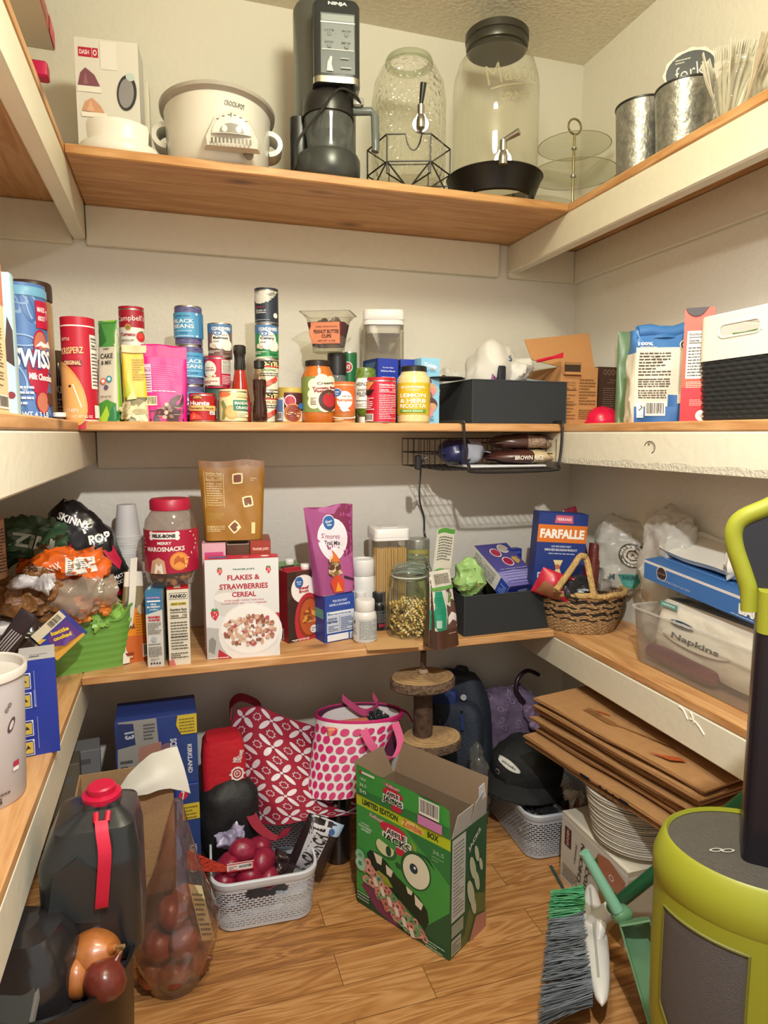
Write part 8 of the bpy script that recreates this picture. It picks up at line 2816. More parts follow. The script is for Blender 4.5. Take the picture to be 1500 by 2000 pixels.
# ---- log tier stand
LG = mat('#5a4536',.9,0,1.0,45,.4)
CUT = mat('#b7966a',.75,0,.3,30,.2)
ay = 1.80
pt0 = Py(826,1400, ay)
ax = pt0.x
o = thing('log_tier_stand', 'rustic three tier stand of bark edged log slices beside the blue backpack', 'stand',(ax, ay,0))

def slab_(c, r, z, th, seed, name='log_slice'):
	b = MB()
	n = 64
	rg = lambda q, zz: [(c[0] + r * q * (1 + .05 * noise.noise(Vector((cos(2 * pi * k / n) * 1.3, sin(2 * pi * k / n) * 1.3, seed))) + (.012 * abs(sin(k * 1.3 + seed)) if q > 1 else 0)) * cos(2 * pi * k / n), c[1] + r * .8 * q * (1 + .05 * noise.noise(Vector((cos(2 * pi * k / n) * 1.3, sin(2 * pi * k / n) * 1.3, seed)))) * sin(2 * pi * k / n), zz) for k in range(n)]
	b.loft([rg(.95, z), rg(1.01, z + th * .15), rg(1.02, z + th * .8), rg(.97, z + th)], mat('#6a5442',.9,0,1.0,90,.5), True, False)
	b.add(rg(.97, z + th + .0002), [tuple(range(n))], CUT)
	for q in (.85,.62,.4,.2):
		R0, R1 = rg(q, z + th + .0008), rg(q - .03, z + th + .0008)
		b.add(R0 + R1, [(k,(k + 1) % n, n + (k + 1) % n, n + k) for k in range(n)], mat('#a07f56',.8))
	b.build(name, o)

zt1 = Py(820,1322,1.78).z - .03
zt2 = Py(835,1452,1.76).z - .02
xl_ = lambda px, py: Py(px, py, ay).x - ax
slab_((xl_(821,1310),-.02), rad(pt0,63), zt1,.032,1.0)
slab_((xl_(838,1440),-.02), rad(pt0,60), zt2,.03,2.0)
pbm = Pz(938,1668,0)
slab_((pbm.x - ax - .10, pbm.y - ay + .03),.115,.0,.035,3.0)
b = MB()
for z0_, z1_ in ((.035, zt2),(zt2 + .03, zt1)):
	n = 24
	b.loft([[((.029 + .003 * noise.noise(Vector((cos(6.28 * k / n), sin(6.28 * k / n), z * 20)))) * cos(2 * pi * k / n),(.029 + .003 * noise.noise(Vector((cos(6.28 * k / n), sin(6.28 * k / n), z * 20)))) * sin(2 * pi * k / n), z) for k in range(n)] for z in [z0_ + (z1_ - z0_) * i / 16 for i in range(17)]], LG)
b.build('trunk', o)
b = MB(); b.tube([(.0,.0, zt1 + .03),(0,0, min(ZC - BT - .003, zt1 + .10))],.009, LG,10); b.blob((0,0, zt1 + .038),(.016,.016,.010), mat('#b0987a',.8), nu=16, nv=8); b.build('top_rod', o)

# ---- blue backpack
yk = 1.985
pt1 = Py(905,1315, yk + .02)
o = thing('backpack', 'charcoal and blue backpack standing against the back wall', 'backpack',(Py(905,1400, yk).x, yk,0), facing(Py(905,1400, yk).x, yk) - .35)
hz = pt1.z
BP = mat('#2c3340',.7,0,.3,120,.15)
BB = mat('#26396e',.65,0,.3,120,.15)
rw = rad(pt1,62)
b = MB()
rings = []
for j in range(21):
	t = j / 20
	q = (1.0 if t < .6 else max(.05,1 - ((t - .6) / .4) ** 2.4)) ** .7
	rings.append([(x * (.5 + .5 * q) * (1 + .03 * noise.noise(Vector((x * 9, t * 7,1)))) - .03 * t, y * (.35 + .65 * q) + .02 * t, hz * t) for x, y in resample(rrect(rw * 2,.13,.05,6),60)])
b.loft(rings, BP); b.build('main_body', o)
b = MB(); b.blob((-.0,-.055, hz * .55),(rw * .80,.045, hz * .30), mat('#323a48',.7,0,.3,120,.15),.55,.004,10,2.0, fold=.004); b.build('front_pocket', o)
b = MB(); b.blob((-.045,-.062, hz * .86),(rw * .42,.020, hz * .075), BB,.5,.002,10,5.0); b.build('blue_panel', o)
b = MB(); b.blob((-.0,-.062, hz * .30),(rw * .9,.045, hz * .08), BB,.5,.004,10,7.0); b.build('blue_base', o)
for k,(x, z) in enumerate(((-.045,.70),(-.015,.66),(.03,.80))):
	b = MB(); b.ribbon([(x,-.098, hz * z),(x + .003,-.104, hz * z - .02),(x + .006,-.106, hz * z - .055)],(.010,0,0), BB,.0012); b.tube([(x,-.098, hz * z - .004),(x,-.100, hz * z + .012)],.0035, STEEL,6); b.build('zip_pull', o)
b = MB(); b.tube([(.024,-.064, hz * .89),(.024,-.069, hz * .89)],.010, mat('#c9ccd0',.4),16); b.build('round_badge', o)
b = MB(); b.ribbon(spline([(-.04,.03, hz * .99),(-.035,.02, hz * 1.04),(.0,.02, hz * 1.04),(.0,.03, hz * .99)],5),(0,.02,.004), BP,.002); b.build('top_handle', o)

# ---- purple patterned bag
yk = 2.0
pu = Py(985,1345, yk)
PUR = mat('#6c5c76',.8,0,.4,28,.5)
o = thing('fabric_bag', 'mauve patterned fabric bag with dark round handle beside the backpack', 'bag',(Py(988,1400, yk).x, yk,0),-.2)
b = MB(); b.blob((.012,0, pu.z * .5),(rad(pu,68),.055, pu.z * .52), PUR,.65,.012,12,4.0, fold=.014, flat=0)
a = Art(.2,.12)
rnd = random.Random(3)
for k in range(18):
	x, y = rnd.random(), rnd.random()
	a.ring(x, y,.07,.07,.3, '#9a86a4', rot=k, n=12)
front_art(b, a,-.07, pu.z * .68,.15,.12)
b.build('bag_body', o)
b = MB(); b.blob((.06,-.065, pu.z * .83),(.020,.02,.03), mat('#8a7494',.8,0,.5,60,.4),.8,.008,30,2.0); b.blob((.085,-.075, pu.z * .72),(.028,.02,.022), mat('#8a7494',.8,0,.5,60,.4),.8,.008,30,3.0); b.build('gathered_knot', o)
inv = o.matrix_basis.inverted()
b = MB(); b.tube(spline([inv @ Py(*q) for q in ((1024,1372,1.93),(1009,1350,1.94),(1012,1325,1.95),(1030,1310,1.96),(1052,1318,1.97))],7),.0075, mat('#2a1a26',.3),10); b.build('round_handle', o)

# ---- grey pierced basket on the right, with a black cap on top
A = Pz(1034,1684,0)
hG = zat(1028,1592, A)
ang = -.04
o, GC = knit_basket('pierced_basket', 'pale grey pierced plastic basket under the black cap at the right', A, ang,.24,.34, hG, '#bcc2cc', False,1.10)
xg, yg = GC.x - .02, GC.y - .02
o = thing('baseball_cap', 'black baseball cap with white oval badge lying on the grey basket', 'cap',(Py(1030,1500, GC.y - .02).x, GC.y + .0, hG + .0), facing(GC.x, GC.y) - .3)
CP = mat('#131416',.75,0,.25,90)
zc_ = Py(1040,1430, GC.y + .05).z - hG
b = MB(); b.blob((.0,.03, zc_ * .36),(.115,.115, zc_ * .62), CP,.9,.008,9,4.4, fold=.012, flat=.004)
a = Art(.085,.03); a.ell(.5,.5,.5,.5, '#c9c8c2'); a.ell(.5,.5,.46,.42, '#e0dfd8'); a.text('athletic',.5,.5,.32, '#4a4a48', w=.62)
a.items = [([(x, y - .9 * x) for x, y in vs], fs, m, k) for vs, fs, m, k in a.items]
front_art(b, a,-.065, zc_ * .62,.080,.026)
a = Art(.02,.02); a.ring(.5,.5,.5,.5,.4, '#6a6a6c', n=6); front_art(b, a,-.070, zc_ * .36,.02,.02)
b.build('crown', o)
b = MB()
b.surf(lambda u, v: Vector((.125 * cos(pi + pi * u) * (1 - .0 * v),.03 + (-.06 - .075 * v) * sin(pi * u) - .035,.030 - .03 * v + .014 * sin(pi * u))),24,8, CP)
b.surf(lambda u, v: Vector((.125 * cos(pi + pi * u),.03 + (-.06 - .075 * v) * sin(pi * u) - .035,.024 - .03 * v + .014 * sin(pi * u))),24,8, mat('#3a3f4a',.7), True)
b.tube([Vector((.125 * cos(pi + pi * k / 24),.03 - .135 * sin(pi * k / 24) - .035,-.002 + .014 * sin(pi * k / 24))) for k in range(25)],.004, CP,6)
b.build('brim', o)
lump('snack_packet', 'orange and white packet under the paper bags in the grey basket', 'packet',1118,1562, GC.y - .10,(.035,.025,.016), mat('#c9c4be',.3),8.0, amp=.006, fr=24, tex=lambda a: a.poly([(.05,.2),(.5,.3),(.6,.8),(.2,.7)], '#c8683a'))
lump('dark_packet', 'dark bundle filling the front of the grey basket below the cap', 'packet',1065,1580, GC.y - .09,(.07,.045,.03), mat('#202226',.5),2.0)
pk = Pz(918,1560,.12)
o = thing('plastic_bag', 'thin clear plastic bag crumpled between the green cereal box and grey basket', 'plastic bag',(Py(930,1560,1.78).x,1.78,0),.3)
b = MB(); b.blob((0,0,.15),(.035,.03,.15), clear('#cfcfcb',.12,.10,.4,40,2.0),.8,.012,18,3.0, flat=0, fold=.012); b.build('bag', o)

# ---- stock carton, paper plates, paper bags
A, B = Pz(1094,1712,0), None
ht = zat(1100,1584, A)
C0 = Pz(1227,1706, ht)
C0g = Vector((C0.x, C0.y,0))
# far left corner on the same left face
F0 = Vector((A.x, A.y,0))
dirl = (F0 - C0g)
Ll = dirl.length
angL = atan2(dirl.y, dirl.x) - pi / 2
wd = .20
o = thing('stock_carton', 'white printed stock carton box on the floor carrying the paper plates', 'box', C0g, angL)
b = MB()
b.box(0,0,0, wd, Ll, ht, mat('#cfcabb',.5),.0015)
a = Art(Ll, ht)
a.rect(0,0,1,1, '#c9c6bd'); a.rect(.02,.93,1,.96, '#dcd8cc'); a.rect(.06,.56,.17,.84, '#2c2a2e'); a.rect(.075,.58,.155,.82, '#6a2432'); a.text('KITCHEN',.115,.70,.05, '#e0d0c8', w=.16, rot=1.57); a.text('ORGANIC',.25,.58,.035, '#5a564c', w=.22, rot=1.45); a.text('CHICKEN',.34,.52,.075, '#2e2b27', w=.42, rot=1.45); a.text('STOCK',.43,.40,.075, '#2e2b27', w=.30, rot=1.45); a.lines(.05,.1,.3,.3,4, '#8a867c',3)
a.poly([(.45,.5),(.6,.9),(.75,.95),(.98,.86),(.98,.5),(.8,.62),(.6,.55)], '#a86a52'); a.poly([(.5,.7),(.6,.85),(.62,.6)], '#4a6a3c'); a.poly([(.62,.5),(.7,.62),(.9,.66),(1,.55),(1,.0),(.66,.0)], '#a07a4c'); a.poly([(.64,.5),(.72,.6),(.9,.62),(.98,.54),(.98,.5),(.8,.52)], '#6a4428'); a.ring(.80,.75,.035,.04,.4, '#d9cfc4')
b.art(a, lambda x, y, f: (-f, Ll - x * Ll, y * ht))
a = Art(wd, ht); a.rect(0,0,1,1, '#a8a08c'); a.rect(0,.9,1,.94, '#c4bda8')
b.art(a, lambda x, y, f: (x * wd,-f, y * ht))
a = Art(wd, Ll); a.rect(0,0,1,1, '#cfc9b6'); a.text('KITCHEN',.35,.5,.05, '#6a665c', w=.5, rot=-1.5); a.rect(0,0,.06,1, '#dcd6c6')
b.art(a, lambda x, y, f: (x * wd, y * Ll, ht + f))
b.build('printed_box', o)
for k in range(22):
	pass
pc = Pz(1232,1690, ht + .01)
rp = .112
n_ = 30
cpl = C0g + Vector((cos(angL), sin(angL),0)) * .105 + Vector((-sin(angL), cos(angL),0)) * (.100)
g_ = 'paper plates stacked on the stock carton'
PP = mat('#dcd7ca',.7)
b = MB(); b.lathe([(0,0),(rp * .66,0),(rp * .72,.004),(rp * .86,.016),(rp * 1.0,.019),(rp * 1.0,.0205),(rp * .86,.0175),(rp * .71,.0055),(rp * .65,.0015),(0,.0015)], PP,64, False, False)
first = None
hp_ = (zat(1150,1518,(cpl.x - rp, cpl.y)) - ht) * .98
for k in range(n_):
	if first is None:
		first = b.build('paper_plate'); q = first
	else:
		q = first.copy(); COL.objects.link(q)
	t = k / (n_ - 1)
	q.location = (cpl.x + .0015 * sin(k * 2.3) - .02 * t, cpl.y + .0015 * cos(k * 1.7) + .012 * t, ht + .002 + (hp_ - .02) * t * .80)
	q.rotation_euler = (.0,0.02 * t, k)
	tag(q, 'round white paper plate in the stack on the stock carton', 'plate', g_)
tag(q, 'topmost white paper plate of the stack on the stock carton', 'plate', g_)

zb_ = ht + (hp_ - .02) * .80 + .030
KR = mat('#a67c50',.8,0,.25,40,.08)
KR2 = mat('#966d44',.8,0,.25,40,.08)
quad = [(1042,1362),(1084,1314),(1462,1504),(1372,1542)]
g_ = 'folded brown paper bags stacked under the right shelf'
nb = 8
ztop = .50
corners = [Pz(q[0], q[1], ztop) for q in quad]
e1 = (corners[3] - corners[0]); Lg = e1.length; e1.normalize()
e2 = (corners[1] - corners[0]); e2 = (e2 - e1 * e2.dot(e1)).normalized()
Wd = .30
zlow = zb_
for k in range(nb):
	t = k / (nb - 1)
	zf = zlow + (ztop - .008 - zlow) * t
	zn = zlow + (ztop - .008 - zlow) * t
	rnd = random.Random(k + 3)
	off = e1 * (rnd.uniform(-.02,.02) + (.0 if k == nb - 1 else .006)) + e2 * (rnd.uniform(-.012,.012) - (.022 if k == 0 else 0) - (.02 if k == 1 else 0))
	p0 = corners[0] + off
	lab = 'folded brown paper bag on top of the stack, printed with a fork and red circle' if k == nb - 1 else ('lowest folded brown paper bag of the stack, resting on the paper plates' if k == 0 else ('folded brown paper bag with dark blue edge print second from the bottom of the stack' if k == 1 else 'folded brown paper bag inside the stack under the right shelf'))
	o = thing('paper_bag', lab, 'paper bag',(p0.x, p0.y, zn), atan2(e1.y, e1.x) + rnd.uniform(-.02,.02), g_)
	b = MB()
	s = 1 if Vector((-e1.y, e1.x,0)).dot(e2) > 0 else -1
	th = .010
	for i in range(2):
		zz = i * th * .55
		pts = lambda q: [(x + (.004 * i), s * y, zz + q + .003 * sin(x * 17 + k)) for x, y in [(u * Lg,0) for u in [m / 14 for m in range(15)]] + [(u * Lg, Wd) for u in [1 - m / 14 for m in range(15)]]]
		b.loft([pts(0), pts(th * .35)] if s > 0 else [pts(0)[::-1], pts(th * .35)[::-1]], KR if i else KR2)
	b.tube([(0, s * .002, th * .45),(Lg, s * .002, th * .45)], th * .38, KR2,8)
	if k == nb - 1:
		a = Art(Lg, Wd)
		m1 = lambda x, y, f: (x * Lg, s * y * Wd, th * .95 + .0032 * sin(x * Lg * 17 + k) + f + .0024)
		a.ring(.56,.62,.20,.20,.06, '#a8502c'); a.poly([(.32,.20),(.42,.20),(.45,.24),(.41,.28),(.33,.27)], '#8a6038'); a.poly([(.43,.235),(.72,.30),(.72,.33),(.43,.255)], '#8a6038'); a.ell(.31,.32,.04,.012, '#b0522c', rot=.3)
		for j in range(4):
			a.rect(.24,.20 + .022 * j,.33,.212 + .022 * j, '#8a6038')
		a.poly([(.70,.06),(.8,.10),(.84,.2),(.80,.2),(.76,.12)], '#a8502c')
		b.art(a, m1)
	if k in (1,):
		a = Art(Lg,.02)
		for x0, x1 in ((.42,.48),(.66,.71),(.54,.555),(.58,.59),(.62,.63)):
			a.rect(x0,0, x1,1, '#2a2c40')
		b.art(a, lambda x, y, f: (x * Lg,-s * (th * .38 + f + .0004) + s * .002, th * .05 + y * th * .7))
		b.art(a, lambda x, y, f: (x * Lg,-s * (th * .38 + f + .0004) + s * .002, th * .05 + y * th * .7))
	b.build('folded_bag', o)
PBAG = (corners, ztop)
# pencil
q0, q1 = Pz(1076,1692,.004), Pz(1104,1742,.004)
o = thing('pencil', 'dark green pencil with pink eraser on the floor by the grey basket', 'pencil', q0,0)
b = MB(); b.tube([Vector((0,0,.0)), q1 - q0],.0042, mat('#2c4a4c',.4),6); b.build('shaft', o)
b = MB(); d_ = (q1 - q0).normalized(); b.tube([-d_ * .012, Vector((0,0,0))],.004, mat('#c8706c',.7),8); b.build('eraser', o)

# ---- broom
def sweep(rings, mb, m):
	mb.loft(rings, m)

hA, hB_ = Pz(1150,1728,.085), Pz(1172,1962,.085)
hm = (hA + hB_) / 2
BL = (hB_ - hA)
Lh = BL.length
bx = BL.normalized()
bz = Vector((0,0,1))
out = bz.cross(bx).normalized()   # sideways
if out.x > 0:
	out = -out
o = thing('broom', 'angled broom with white plastic head, grey and green bristles and dark green pole', 'broom',(hm.x, hm.y,0),0)
WH = mat('#dcdcd8',.35, coat=.2)
b = MB()
rings = []
for k in range(25):
	t = k / 24
	e = (max(0,1 - (2 * t - 1) ** 6)) ** .5
	wv = (.016 + .012 * sin(pi * t)) * (e * .85 + .15)
	hv = .017 * (e * .8 + .2)
	c = hA + BL * t - Vector((hm.x, hm.y,0)) - out * .004
	rings.append([c + out * (wv * cos(2 * pi * i / 20)) + bz * (hv * sin(2 * pi * i / 20)) for i in range(20)])
b.loft(rings, WH)
# shoulder that widens to the socket
c = hA + BL * .38 - Vector((hm.x, hm.y,0))
pd = Px(1470,1550,1.04) - (hA + BL * .38)
pd.normalize()
b.tube([c - out * .002, c + pd * .03, c + pd * .05, c + pd * .085], lambda t: .022 - .004 * t, WH,20)
for s in (-.055,.075):
	b.tube([c + bx * s - out * .006, c + pd * .045], lambda t: .015 * (.7 + .3 * t), WH,10)
b.tube([hA + BL * .1 - Vector((hm.x, hm.y,0)) + bz * .017, c + bz * .021 + bx * .02, hA + BL * .86 - Vector((hm.x, hm.y,0)) + bz * .017],.003, mat('#b0b0ac',.5),6)
b.build('head', o)
b = MB()
endp = Px(1475,1545,1.04) - Vector((hm.x, hm.y,0))
b.tube([c + pd * .06, c + pd * .30, endp, endp + pd * .05],.0145, mat('#1f5a3a',.35),16); b.build('pole', o)
for nm, t0, t1, cols in (('green_bristles',.05,.30,('#2a8f5a', '#1f7a48', '#3aa56c', '#5fae74')),('grey_bristles',.30,.99,('#4a5058', '#5c646c', '#3c4248', '#6c7680'))):
	b = MB()
	rnd = random.Random(8)
	nB = int(900 * (t1 - t0))
	for k in range(nB):
		t = t0 + (t1 - t0) * rnd.random()
		base = hA + BL * t - Vector((hm.x, hm.y,0)) + out * .014 + bz * rnd.uniform(-.013,.012)
		ln = .075 + .03 * t + rnd.uniform(-.008,.008)
		tip = base + out * ln + bx * (.05 * (t - .25) + rnd.uniform(-.012,.012)) - bz * (.035 + rnd.uniform(-.02,.02))
		tip.z = max(.001, tip.z)
		mid = (base + tip) / 2 + bx * rnd.uniform(-.004,.004)
		b.tube([base, mid, tip], lambda q: .0016 - .0008 * q, mat(rnd.choice(cols),.5),4)
	b.build(nm, o)

# ---- dustpan
DG = mat('#5f8a66',.45)
q = [Pz(1213,1800,.20), Pz(1268,1790,.22), Pz(1345,1985,.03), Pz(1280,2035,.03)]
o = thing('dustpan', 'green dustpan with a pale green tube handle leaning behind the broom', 'dustpan',(q[0].x, q[0].y,0),0)
inv = o.matrix_basis.inverted()
b = MB()
nrm = (q[1] - q[0]).cross(q[3] - q[0]).normalized()
if nrm.y > 0:
	nrm = -nrm
n = 14
S = lambda u, v: q[0].lerp(q[1], u).lerp(q[3].lerp(q[2], u), v)
b.surf(lambda u, v: inv @ (S(u, v) - nrm * .012 * sin(pi * u) * (1 - v)), n, n, DG)
b.surf(lambda u, v: inv @ (S(u, v) - nrm * (.012 * sin(pi * u) * (1 - v) + .004)), n, n, DG, True)
for s, u in ((0,0.0),(1,1.0)):
	b.slab([inv @ S(u,0), inv @ S(u,1), inv @ (S(u,1) + nrm * .012), inv @ (S(u,0) + nrm * .05)],.004, DG)
b.slab([inv @ S(0,0), inv @ S(1,0), inv @ (S(1,0) + nrm * .055), inv @ (S(0,0) + nrm * .055)],.004, DG)
b.build('pan', o)
b = MB(); h0 = Pz(1206,1778,.215); h1 = Px(1141,1664, h0.x - .055)
b.tube([inv @ h0, inv @ (h0.lerp(h1,.5)), inv @ h1], lambda t: .0135 - .002 * t, mat('#7fb8a0',.4),14); b.build('tube_handle', o)
b = MB(); b.blob(inv @ (h0 + Vector((.012,0,-.012))),(.024,.02,.018), DG,.8, nu=16, nv=10); b.build('handle_socket', o)
# clear container by the cleaner's foot
pq = Pz(1300,1925,.06)
o = thing('clear_scoop', 'smoky clear plastic scoop between the dustpan and the yellow green cleaner', 'scoop',(pq.x, pq.y,.0),.3)
b = MB(); b.blob((0,0,.08),(.035,.05,.08), clear('#6a6a5e',.08,.35),.8, flat=0); b.build('scoop', o)

# ---- yellow green upright floor cleaner
LIME = mat('#8d9026',.42)
DK = mat('#3a3532',.5,0,.15,200)
fw = .92
pc = ray(1484,1660) * fw + Vector((0,0, CAM_Z))
vx, vy = pc.x, pc.y
zd = pc.z
rv = 187 * fw / FPX
o = thing('floor_cleaner', 'yellow green upright floor cleaner with black shaft and loop handle at the right', 'floor cleaner',(vx, vy,0), facing(vx, vy) + .10)
b = MB()
rg = lambda q, z, dy=0: [(rv * q * cos(2 * pi * k / 72), rv * .80 * q * sin(2 * pi * k / 72) + dy, z) for k in range(72)]
lo = [(.50,.0),(.56,.01),(.62,.12),(.74, zd * .30),(.90, zd * .46),(.985, zd * .60),(1.0, zd * .74),(1.0, zd - .062)]
b.loft([rg(q, z) for q, z in lo], LIME, True, False); b.build('body_shell', o)
b = MB()
b.loft([rg(1.0, zd - .062), rg(1.025, zd - .055), rg(1.02, zd - .03), rg(.94, zd + .0), rg(.90, zd + .004), rg(.88, zd - .002)], LIME, False, False); b.build('top_band', o)
b = MB()
b.loft([rg(.89, zd - .003), rg(.5, zd - .004), rg(.02, zd - .004)], mat('#4a4640',.5,0,.2,200,.1), False, True)
a = Art(.034,.024)
for x in (.28,.72):
	a.ring(x,.5,.25,.25,.35, '#a8a89c', n=8)
b.art(a, lambda x, y, f: (-rv * .52 + x * .034 + .010 * y,-rv * .28 + y * .024 + .012 * x, zd - .0028 + f)); b.build('deck', o)
b = MB()
vs = []
an0, an1 = -pi / 2 - 1.05,-pi / 2 - .10
nu_, nv_ = 24,24
zt_, = (zd - .085,)

def vent(u, v):
	an = an0 + (an1 - an0) * u
	lowz = zd * .66 - (zd * .245) * u ** 1.1
	z = zt_ + (lowz - zt_) * v
	# follow the shell radius
	q = 1.0
	for k in range(len(lo) - 1):
		if lo[k][1] <= z <= lo[k + 1][1]:
			t = (z - lo[k][1]) / (lo[k + 1][1] - lo[k][1])
			q = lo[k][0] + (lo[k + 1][0] - lo[k][0]) * t
	e = min(1, min(u,1 - u) * 12, min(v,1 - v) * 12)
	q += .004 + .012 * e
	return Vector((rv * q * cos(an), rv * .80 * q * sin(an), z))

b.surf(vent, nu_, nv_, mat('#4b4441',.55,0,.6,300,.15,0.0,(1,1,4))); b.build('mesh_vent', o)
b = MB()
b.tube([vent(u,0) for u in [k / 20 for k in range(21)]] + [vent(1, v) for v in [k / 20 for k in range(1,21)]] + [vent(1 - u,1) for u in [k / 20 for k in range(1,21)]] + [vent(0,1 - v) for v in [k / 20 for k in range(1,20)]],.0022, mat('#6a6a2a',.5),6, True); b.build('vent_trim', o)
b = MB(); b.loft([[(x - .0, y, z) for x, y in resample(rrect(rv * 1.1, rv * .9,.05,5),60)] for z in (.0,.05, zd * .28)], mat('#4a4038',.4)); b.build('dark_foot', o)
# shaft and handle
inv = o.matrix_basis.inverted()
s0 = inv @ (ray(1484,1660) * fw + Vector((0,0, CAM_Z)))
zs1 = (ray(1480,1222) * (fw - .02) + Vector((0,0, CAM_Z))).z
xs = (inv @ (ray(1461,1450) * (fw - .02) + Vector((0,0, CAM_Z))))
b = MB(); b.loft([rr3(.11,.065,.012, z,4,(xs.x + .055,.0)) for z in (zd - .012, zs1)], mat('#15111a',.3)); b.build('shaft', o)
ph = lambda px, py: inv @ (ray(px, py) * (fw - .02) + Vector((0,0, CAM_Z)))
ct = .0
b = MB()
b.loft([rr3(.116,.07,.014, z,4,(xs.x + .058,.0)) for z in (zs1, zs1 + .055)], LIME)
pts = [ph(*q) for q in ((1464,1190),(1462,1150),(1450,1110),(1436,1068),(1433,1035),(1448,1010),(1490,988),(1560,955),(1640,960),(1670,1010),(1660,1080),(1640,1150),(1630,1190))]
for q in pts:
	q.y = 0.0
b.tube(spline(pts,6),.0115, LIME,14)
b.build('loop_handle', o)
b = MB(); b.loft([[p_ + Vector((0, dy,0)) for p_ in [Vector((q.x * .92 + (xs.x + .06) * .08,0, q.z * .94 + (zs1 + .10) * .06)) for q in pts[1:]]] for dy in (-.004,.004)], mat('#26262c',.3)); b.build('dark_inner_panel', o)

# ---- left floor: cartons, jug, onions
# trash bag cartons
rb = Pz(396,1752,0)
yk = rb.y
xr_ = rb.x
wk = Py(383,1480, yk).x - Py(222,1480, yk).x

def d_kirk(f, r, l, t, top=True):
	f.rect(0,0,1,1, '#2b3f80' if top else '#2c449a'); f.rect(.80,.0,1,1, '#28427e'); f.text('KIRKLAND',.90,.35,.06, '#c9ccd4', w=.40, rot=-1.57, bold=.04)
	if top:
		f.poly([(0,0),(.55,0),(.50,1),(.04,1)], '#8f8d8a'); f.poly([(0,.62),(.24,.66),(.22,.96),(.03,.98)], '#2a3562'); f.text('13',.17,.80,.12, '#aab0bc', w=.10, rot=-1.5, bold=.05); f.poly([(.26,.3),(.56,.42),(.55,.66),(.28,.62)], '#a07468'); f.ell(.62,.55,.08,.08, '#7a5a6c'); f.text('SCENTED',.70,.50,.09, '#c4c9d4', w=.34, rot=-1.57, bold=.04); f.lines(.34,.72,.48,.96,5, '#55565c',3); f.lines(.05,.1,.2,.5,5, '#4a4a4e',4); f.poly([(.80,.72),(1,.72),(1,1),(.76,1),(.74,.86)], '#c8b23a'); f.lines(.78,.75,.97,.97,5, '#7a6a2a',5)
	else:
		f.disc(.80,.92,.06, '#c0304c'); f.text('7',.80,.92,.08, '#f0e0e0', w=.04, bold=.05); f.rect(.78,.70,1,.84, '#d0b83a'); f.lines(.80,.71,.98,.83,4, '#7a6a2a',4)
	r.rect(0,0,1,1, '#34508c')

z1 = zat(390,1530,(xr_, yk))
z2 = zat(384,1396,(xr_, yk))
A = Vector((xr_ - wk, yk,0))
carton('bag_roll_carton', 'blue bag carton standing on the floor under another blue carton', 'box', A,.03, wk,.13, z1 - .002, '#2c449a', 'blue bag cartons on the floor', lambda f, r, l, t: d_kirk(f, r, l, t, False))
A2 = A + Vector((.0,.01,0)); A2.z = z1
carton('bag_roll_carton', 'blue and grey scented bag carton, topmost against the back wall', 'box', A2,.02, wk,.13, z2 - z1, '#2b3f80', 'blue bag cartons on the floor', d_kirk)
# open cardboard carton with white paper
rb = Pz(338,1775,0)
yk2 = min(rb.y, yk - .16)
xr2 = Py(345,1700, yk2).x
xl2 = Py(150,1700, yk2).x
hC = zat(350,1540,(xr2, yk2))
o = thing('cardboard_carton', 'open tan cardboard carton with white paper flap beside the black jug', 'box',(xl2, yk2,0),.03)
b = MB()
wC = xr2 - xl2
KB = mat('#a88660',.8,0,.15,120,.06)
b.loft([[(x, y, z) for x, y in ((0,0),(wC,0),(wC,.14),(0,.14))] for z in (0, hC)] + [[(x, y, z) for x, y in ((.004,.004),(wC - .004,.004),(wC - .004,.136),(.004,.136))] for z in (hC,.006)], KB)
b.art(Art(wC, hC).rect(.0,.48,1,.485, '#8f6f4a').rect(0,.18,1,.36, '#6f5438'), lambda x, y, f: (x * wC,-f, y * hC)); b.build('carton_body', o)
b = MB()
wp = [[(228,1545, yk2 + .02),(262,1500, yk2 + .05),(300,1470, yk2 + .07),(346,1458, yk2 + .08)], [(232,1556, yk2 - .005),(275,1530, yk2 - .01),(315,1505, yk2 + .0),(360,1500, yk2 + .03)], [(238,1560, yk2 - .012),(280,1552, yk2 - .02),(325,1540, yk2 - .015),(372,1548, yk2 + .01)]]
G = [spline([Py(*q) for q in r],6) for r in wp]
fine = [spline([G[j][i] for j in range(3)],6) for i in range(len(G[0]))]
m, n = len(fine), len(fine[0])
inv = o.matrix_basis.inverted()
vs = [inv @ (fine[i][j] + Vector((0,0,.003 * noise.noise(fine[i][j] * 40)))) for i in range(m) for j in range(n)]
fs = [(i * n + j,(i + 1) * n + j,(i + 1) * n + j + 1, i * n + j + 1) for i in range(m - 1) for j in range(n - 1)]
PPW = mat('#d9d6cc',.7)
b.add(vs, fs, PPW); b.add([v + Vector((0,.002,-.002)) for v in vs], [f[::-1] for f in fs], PPW)
b.build('white_paper', o)
# grey boxes in the shade under the left shelf
for k,(px, py, yy, wv, hv, colr, lab) in enumerate(((165,1500,1.95,.085,.10, '#8c8a88', 'dim grey box in the shade under the left shelf corner'),(130,1540,1.86,.07,.13, '#6f6656', 'dim brown jar like carton below the grey box in the shade'))):
	q = Py(px, py, yy)
	o = thing('food_box' if k else 'grey_carton', lab, 'box',(q.x, q.y,0),.1)
	b = MB(); b.box(-wv / 2,0,0, wv / 2,.08, q.z + hv / 2, mat(colr,.6),.002); b.art(Art(wv,.1).rect(.3,.6,.7,.75, '#6c6a68'), lambda x, y, f: (-wv / 2 + x * wv,-f, q.z - hv / 2 + y * hv)); b.build('carton_body', o)

